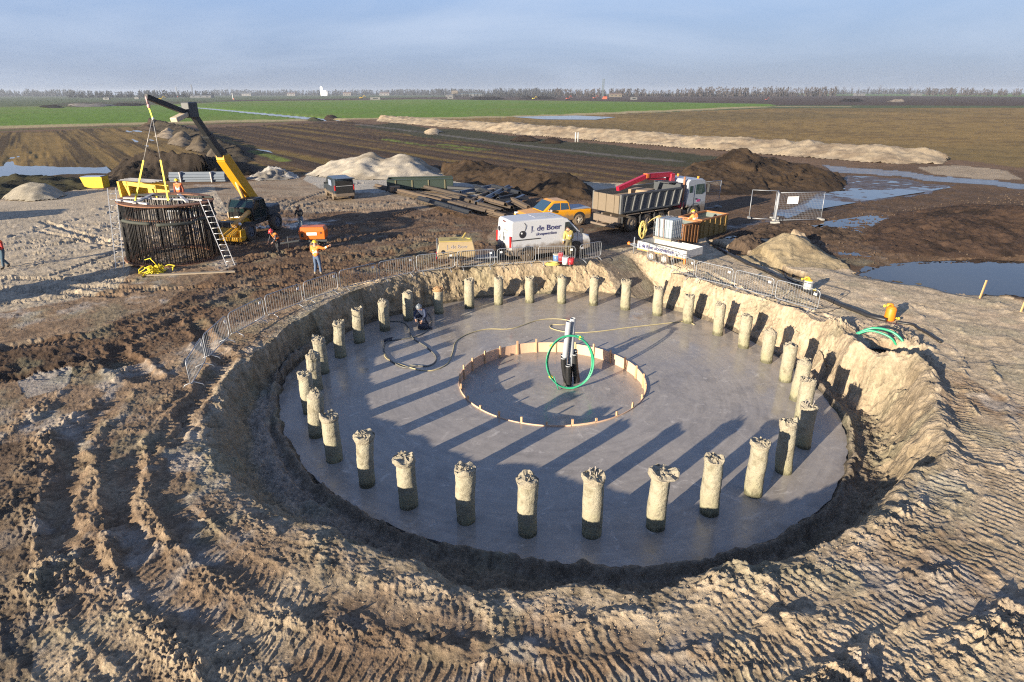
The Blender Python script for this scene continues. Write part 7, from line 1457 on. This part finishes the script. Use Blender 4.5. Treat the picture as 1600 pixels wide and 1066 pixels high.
litter('clods', 'clods on the brown yard left of the pit', [[(0, 480), (300, 440), (560, 400), (700, 410), (520, 460), (300, 560), (0, 600)]], 1500, .01, .045, clod_mat('brown_clod', (.15, .11, .075)), 8)
litter('clods', 'clods in the mud right of the waste container', [[(1110, 372), (1260, 345), (1600, 300), (1660, 400), (1330, 412), (1200, 376)]], 1800, .02, .10, clod_mat('mud_clod', (.075, .052, .036)), 9)
litter('clods', 'crumbs along the back edge of the pit', [[(430, 500), (580, 445), (760, 412), (950, 400), (1000, 400), (1000, 412), (900, 418), (740, 428), (600, 460), (480, 510)], [(1000, 400), (1300, 500), (1320, 520), (1180, 480), (1020, 420)]], 500, .012, .05, clod_mat('sand_clod', (.26, .20, .135)), 10)
# unseen excavator and cabin added outside the frame to cast the long yard shadows
def yard_shadow_casters():
    root = thing('excavator', 'unseen yellow excavator added left of the frame to cast a shadow across the yard', 'excavator', (-29.6, 20.0, 0), .9); C_ = MAT('dig_60_5', (.60, .40, .05), .5); DK = MAT('black_machine', (.02, .022, .025), .45)
    m = MB(); m.box((0, -1.1, .45), (3.8, .6, .9), bev=.25); m.box((0, 1.1, .45), (3.8, .6, .9), bev=.25); m.build('tracks', DK, root); m = MB(); m.box((-.4, 0, 1.7), (3.4, 2.6, 1.3), bev=.15); m.build('body', C_, root); m = MB(); m.box((.8, .75, 2.5), (1.5, 1.0, 1.6), bev=.1); m.build('cab', GLASS(), root)
    m = MB(); m.bar((1.2, -.3, 1.9), (3.2, -.3, 3.2), .4); m.bar((3.2, -.3, 3.2), (4.6, -.3, 1.4), .32); m.build('arm', C_, root); m = MB(); m.prism([(4.3, 1.5), (5.1, 1.5), (4.9, .6), (4.2, .7)], 'y', -.9, .3); m.build('bucket', DK, root)
    root = thing('site_cabin', 'unseen grey site cabin added left of the frame to cast a shadow across the yard', 'site cabin', (-46, 38.5, 0), .3); m = MB(); m.box((0, 0, 1.35), (6, 2.4, 2.6), bev=.05); m.build('shell', MAT('cabin_shell', (.13, .13, .13), .6), root); m = MB(); m.box((0, -1.22, 1.6), (1.4, .06, 1)); m.build('window', GLASS(), root)
yard_shadow_casters()
# haze
def haze():
    m = MB(); m.box((0, 0, 16), (10400, 10400, 42)); o = m.build('haze', []); n = bpy.data.materials.new('haze'); n.use_nodes = True; t = n.node_tree; t.nodes.clear(); out = t.nodes.new('ShaderNodeOutputMaterial'); v = t.nodes.new('ShaderNodeVolumePrincipled'); v.inputs['Color'].default_value = (.75, .83, .95, 1); v.inputs['Density'].default_value = HAZE; v.inputs['Anisotropy'].default_value = 0.1
    t.links.new(v.outputs[0], out.inputs['Volume']); o.data.materials.clear(); o.data.materials.append(n); tag(o, kind='stuff')
HAZE = .00014
haze()
# ---------------------------------------------------------------- camera, light, sky
def setup():
    cd = bpy.data.cameras.new('camera'); cam = bpy.data.objects.new('camera', cd); COL.objects.link(cam); sc.camera = cam
    cd.sensor_width = 36; cd.lens = 36 * F0 / 1600; cd.clip_start = .1; cd.clip_end = 20000
    cam.location = (0, 0, CAMZ)
    cam.rotation_euler = (Matrix.Rotation(math.pi / 2 - PITCH, 3, 'X') @ Matrix.Rotation(-ROLL, 3, 'Z')).to_euler()
    sd = bpy.data.lights.new('sun', 'SUN'); sd.energy = SUN_E; sd.angle = R(.53); sd.color = (1.0, .87, .68)
    so = bpy.data.objects.new('sun', sd); COL.objects.link(so)
    d = Vector((math.sin(R(SUN_AZ)) * math.cos(R(SUN_EL)), math.cos(R(SUN_AZ)) * math.cos(R(SUN_EL)), -math.sin(R(SUN_EL))))
    so.rotation_euler = d.to_track_quat('-Z', 'Y').to_euler()
    w = bpy.data.worlds.new('World'); sc.world = w; w.use_nodes = True; t = w.node_tree; t.nodes.clear()
    out = t.nodes.new('ShaderNodeOutputWorld'); bg = t.nodes.new('ShaderNodeBackground'); sky = t.nodes.new('ShaderNodeTexSky')
    sky.sky_type = 'NISHITA'; sky.sun_disc = False; sky.sun_elevation = R(SUN_EL); sky.sun_rotation = R(SUN_AZ + 180); sky.air_density = 1.0; sky.dust_density = SKY_DUST; sky.ozone_density = 1.5
    tc = t.nodes.new('ShaderNodeTexCoord'); mp = t.nodes.new('ShaderNodeMapping'); mp.inputs['Scale'].default_value = (1.2, 1.2, 7); mp.inputs['Rotation'].default_value = (0, .05, .3)
    ns = t.nodes.new('ShaderNodeTexNoise'); ns.inputs['Scale'].default_value = 1.6; ns.inputs['Detail'].default_value = 7; ns.inputs['Roughness'].default_value = .55; ns.inputs['Distortion'].default_value = .5
    rp = t.nodes.new('ShaderNodeValToRGB'); rp.color_ramp.elements[0].position = .46; rp.color_ramp.elements[1].position = .75; rp.color_ramp.elements[1].color = (.55, .55, .55, 1)
    mx = t.nodes.new('ShaderNodeMix'); mx.data_type = 'RGBA'; mx.inputs[7].default_value = CLOUD
    sp = t.nodes.new('ShaderNodeSeparateXYZ'); gr = t.nodes.new('ShaderNodeValToRGB'); e = gr.color_ramp.elements; e.new(.5); e.new(.6)
    for q, (p_, c_) in zip(e, ((0, (2.35, 2.85, 3.85)), (.05, (2.3, 3.05, 4.6)), (.14, (2.5, 3.6, 5.8)), (.38, (.95, 1.65, 3.6)))): q.position = p_; q.color = (c_[0] / 8, c_[1] / 8, c_[2] / 8, 1)
    g8 = t.nodes.new('ShaderNodeVectorMath'); g8.operation = 'SCALE'; g8.inputs['Scale'].default_value = 8
    gm = t.nodes.new('ShaderNodeMix'); gm.data_type = 'RGBA'; gm.inputs[0].default_value = .88
    t.links.new(tc.outputs['Generated'], sp.inputs[0]); t.links.new(sp.outputs[2], gr.inputs[0]); t.links.new(gr.outputs[0], g8.inputs[0]); t.links.new(sky.outputs[0], gm.inputs[6]); t.links.new(g8.outputs[0], gm.inputs[7])
    for a, b in ((tc.outputs['Generated'], mp.inputs[0]), (mp.outputs[0], ns.inputs['Vector']), (ns.outputs['Fac'], rp.inputs[0]), (rp.outputs[0], mx.inputs[0]), (gm.outputs[2], mx.inputs[6]), (mx.outputs[2], bg.inputs[0]), (bg.outputs[0], out.inputs[0])): t.links.new(a, b)
    bg.inputs[1].default_value = SKY_S
    sc.view_settings.view_transform = 'Standard'; sc.view_settings.look = 'None'; sc.view_settings.exposure = EXPO; sc.view_settings.gamma = 1
    sc.cycles.use_denoising = False; sc.cycles.sample_clamp_indirect = 2.0; sc.cycles.pixel_filter_type = 'BLACKMAN_HARRIS'; sc.cycles.filter_width = 1.15; sc.cycles.max_bounces = 6; sc.cycles.diffuse_bounces = 3; sc.cycles.glossy_bounces = 3; sc.cycles.volume_bounces = 0
SUN_E, SKY_S, EXPO, SKY_DUST, CLOUD = 5.0, .06, 1.3, 1.0, (4.3, 5.0, 6.2, 1)
setup()
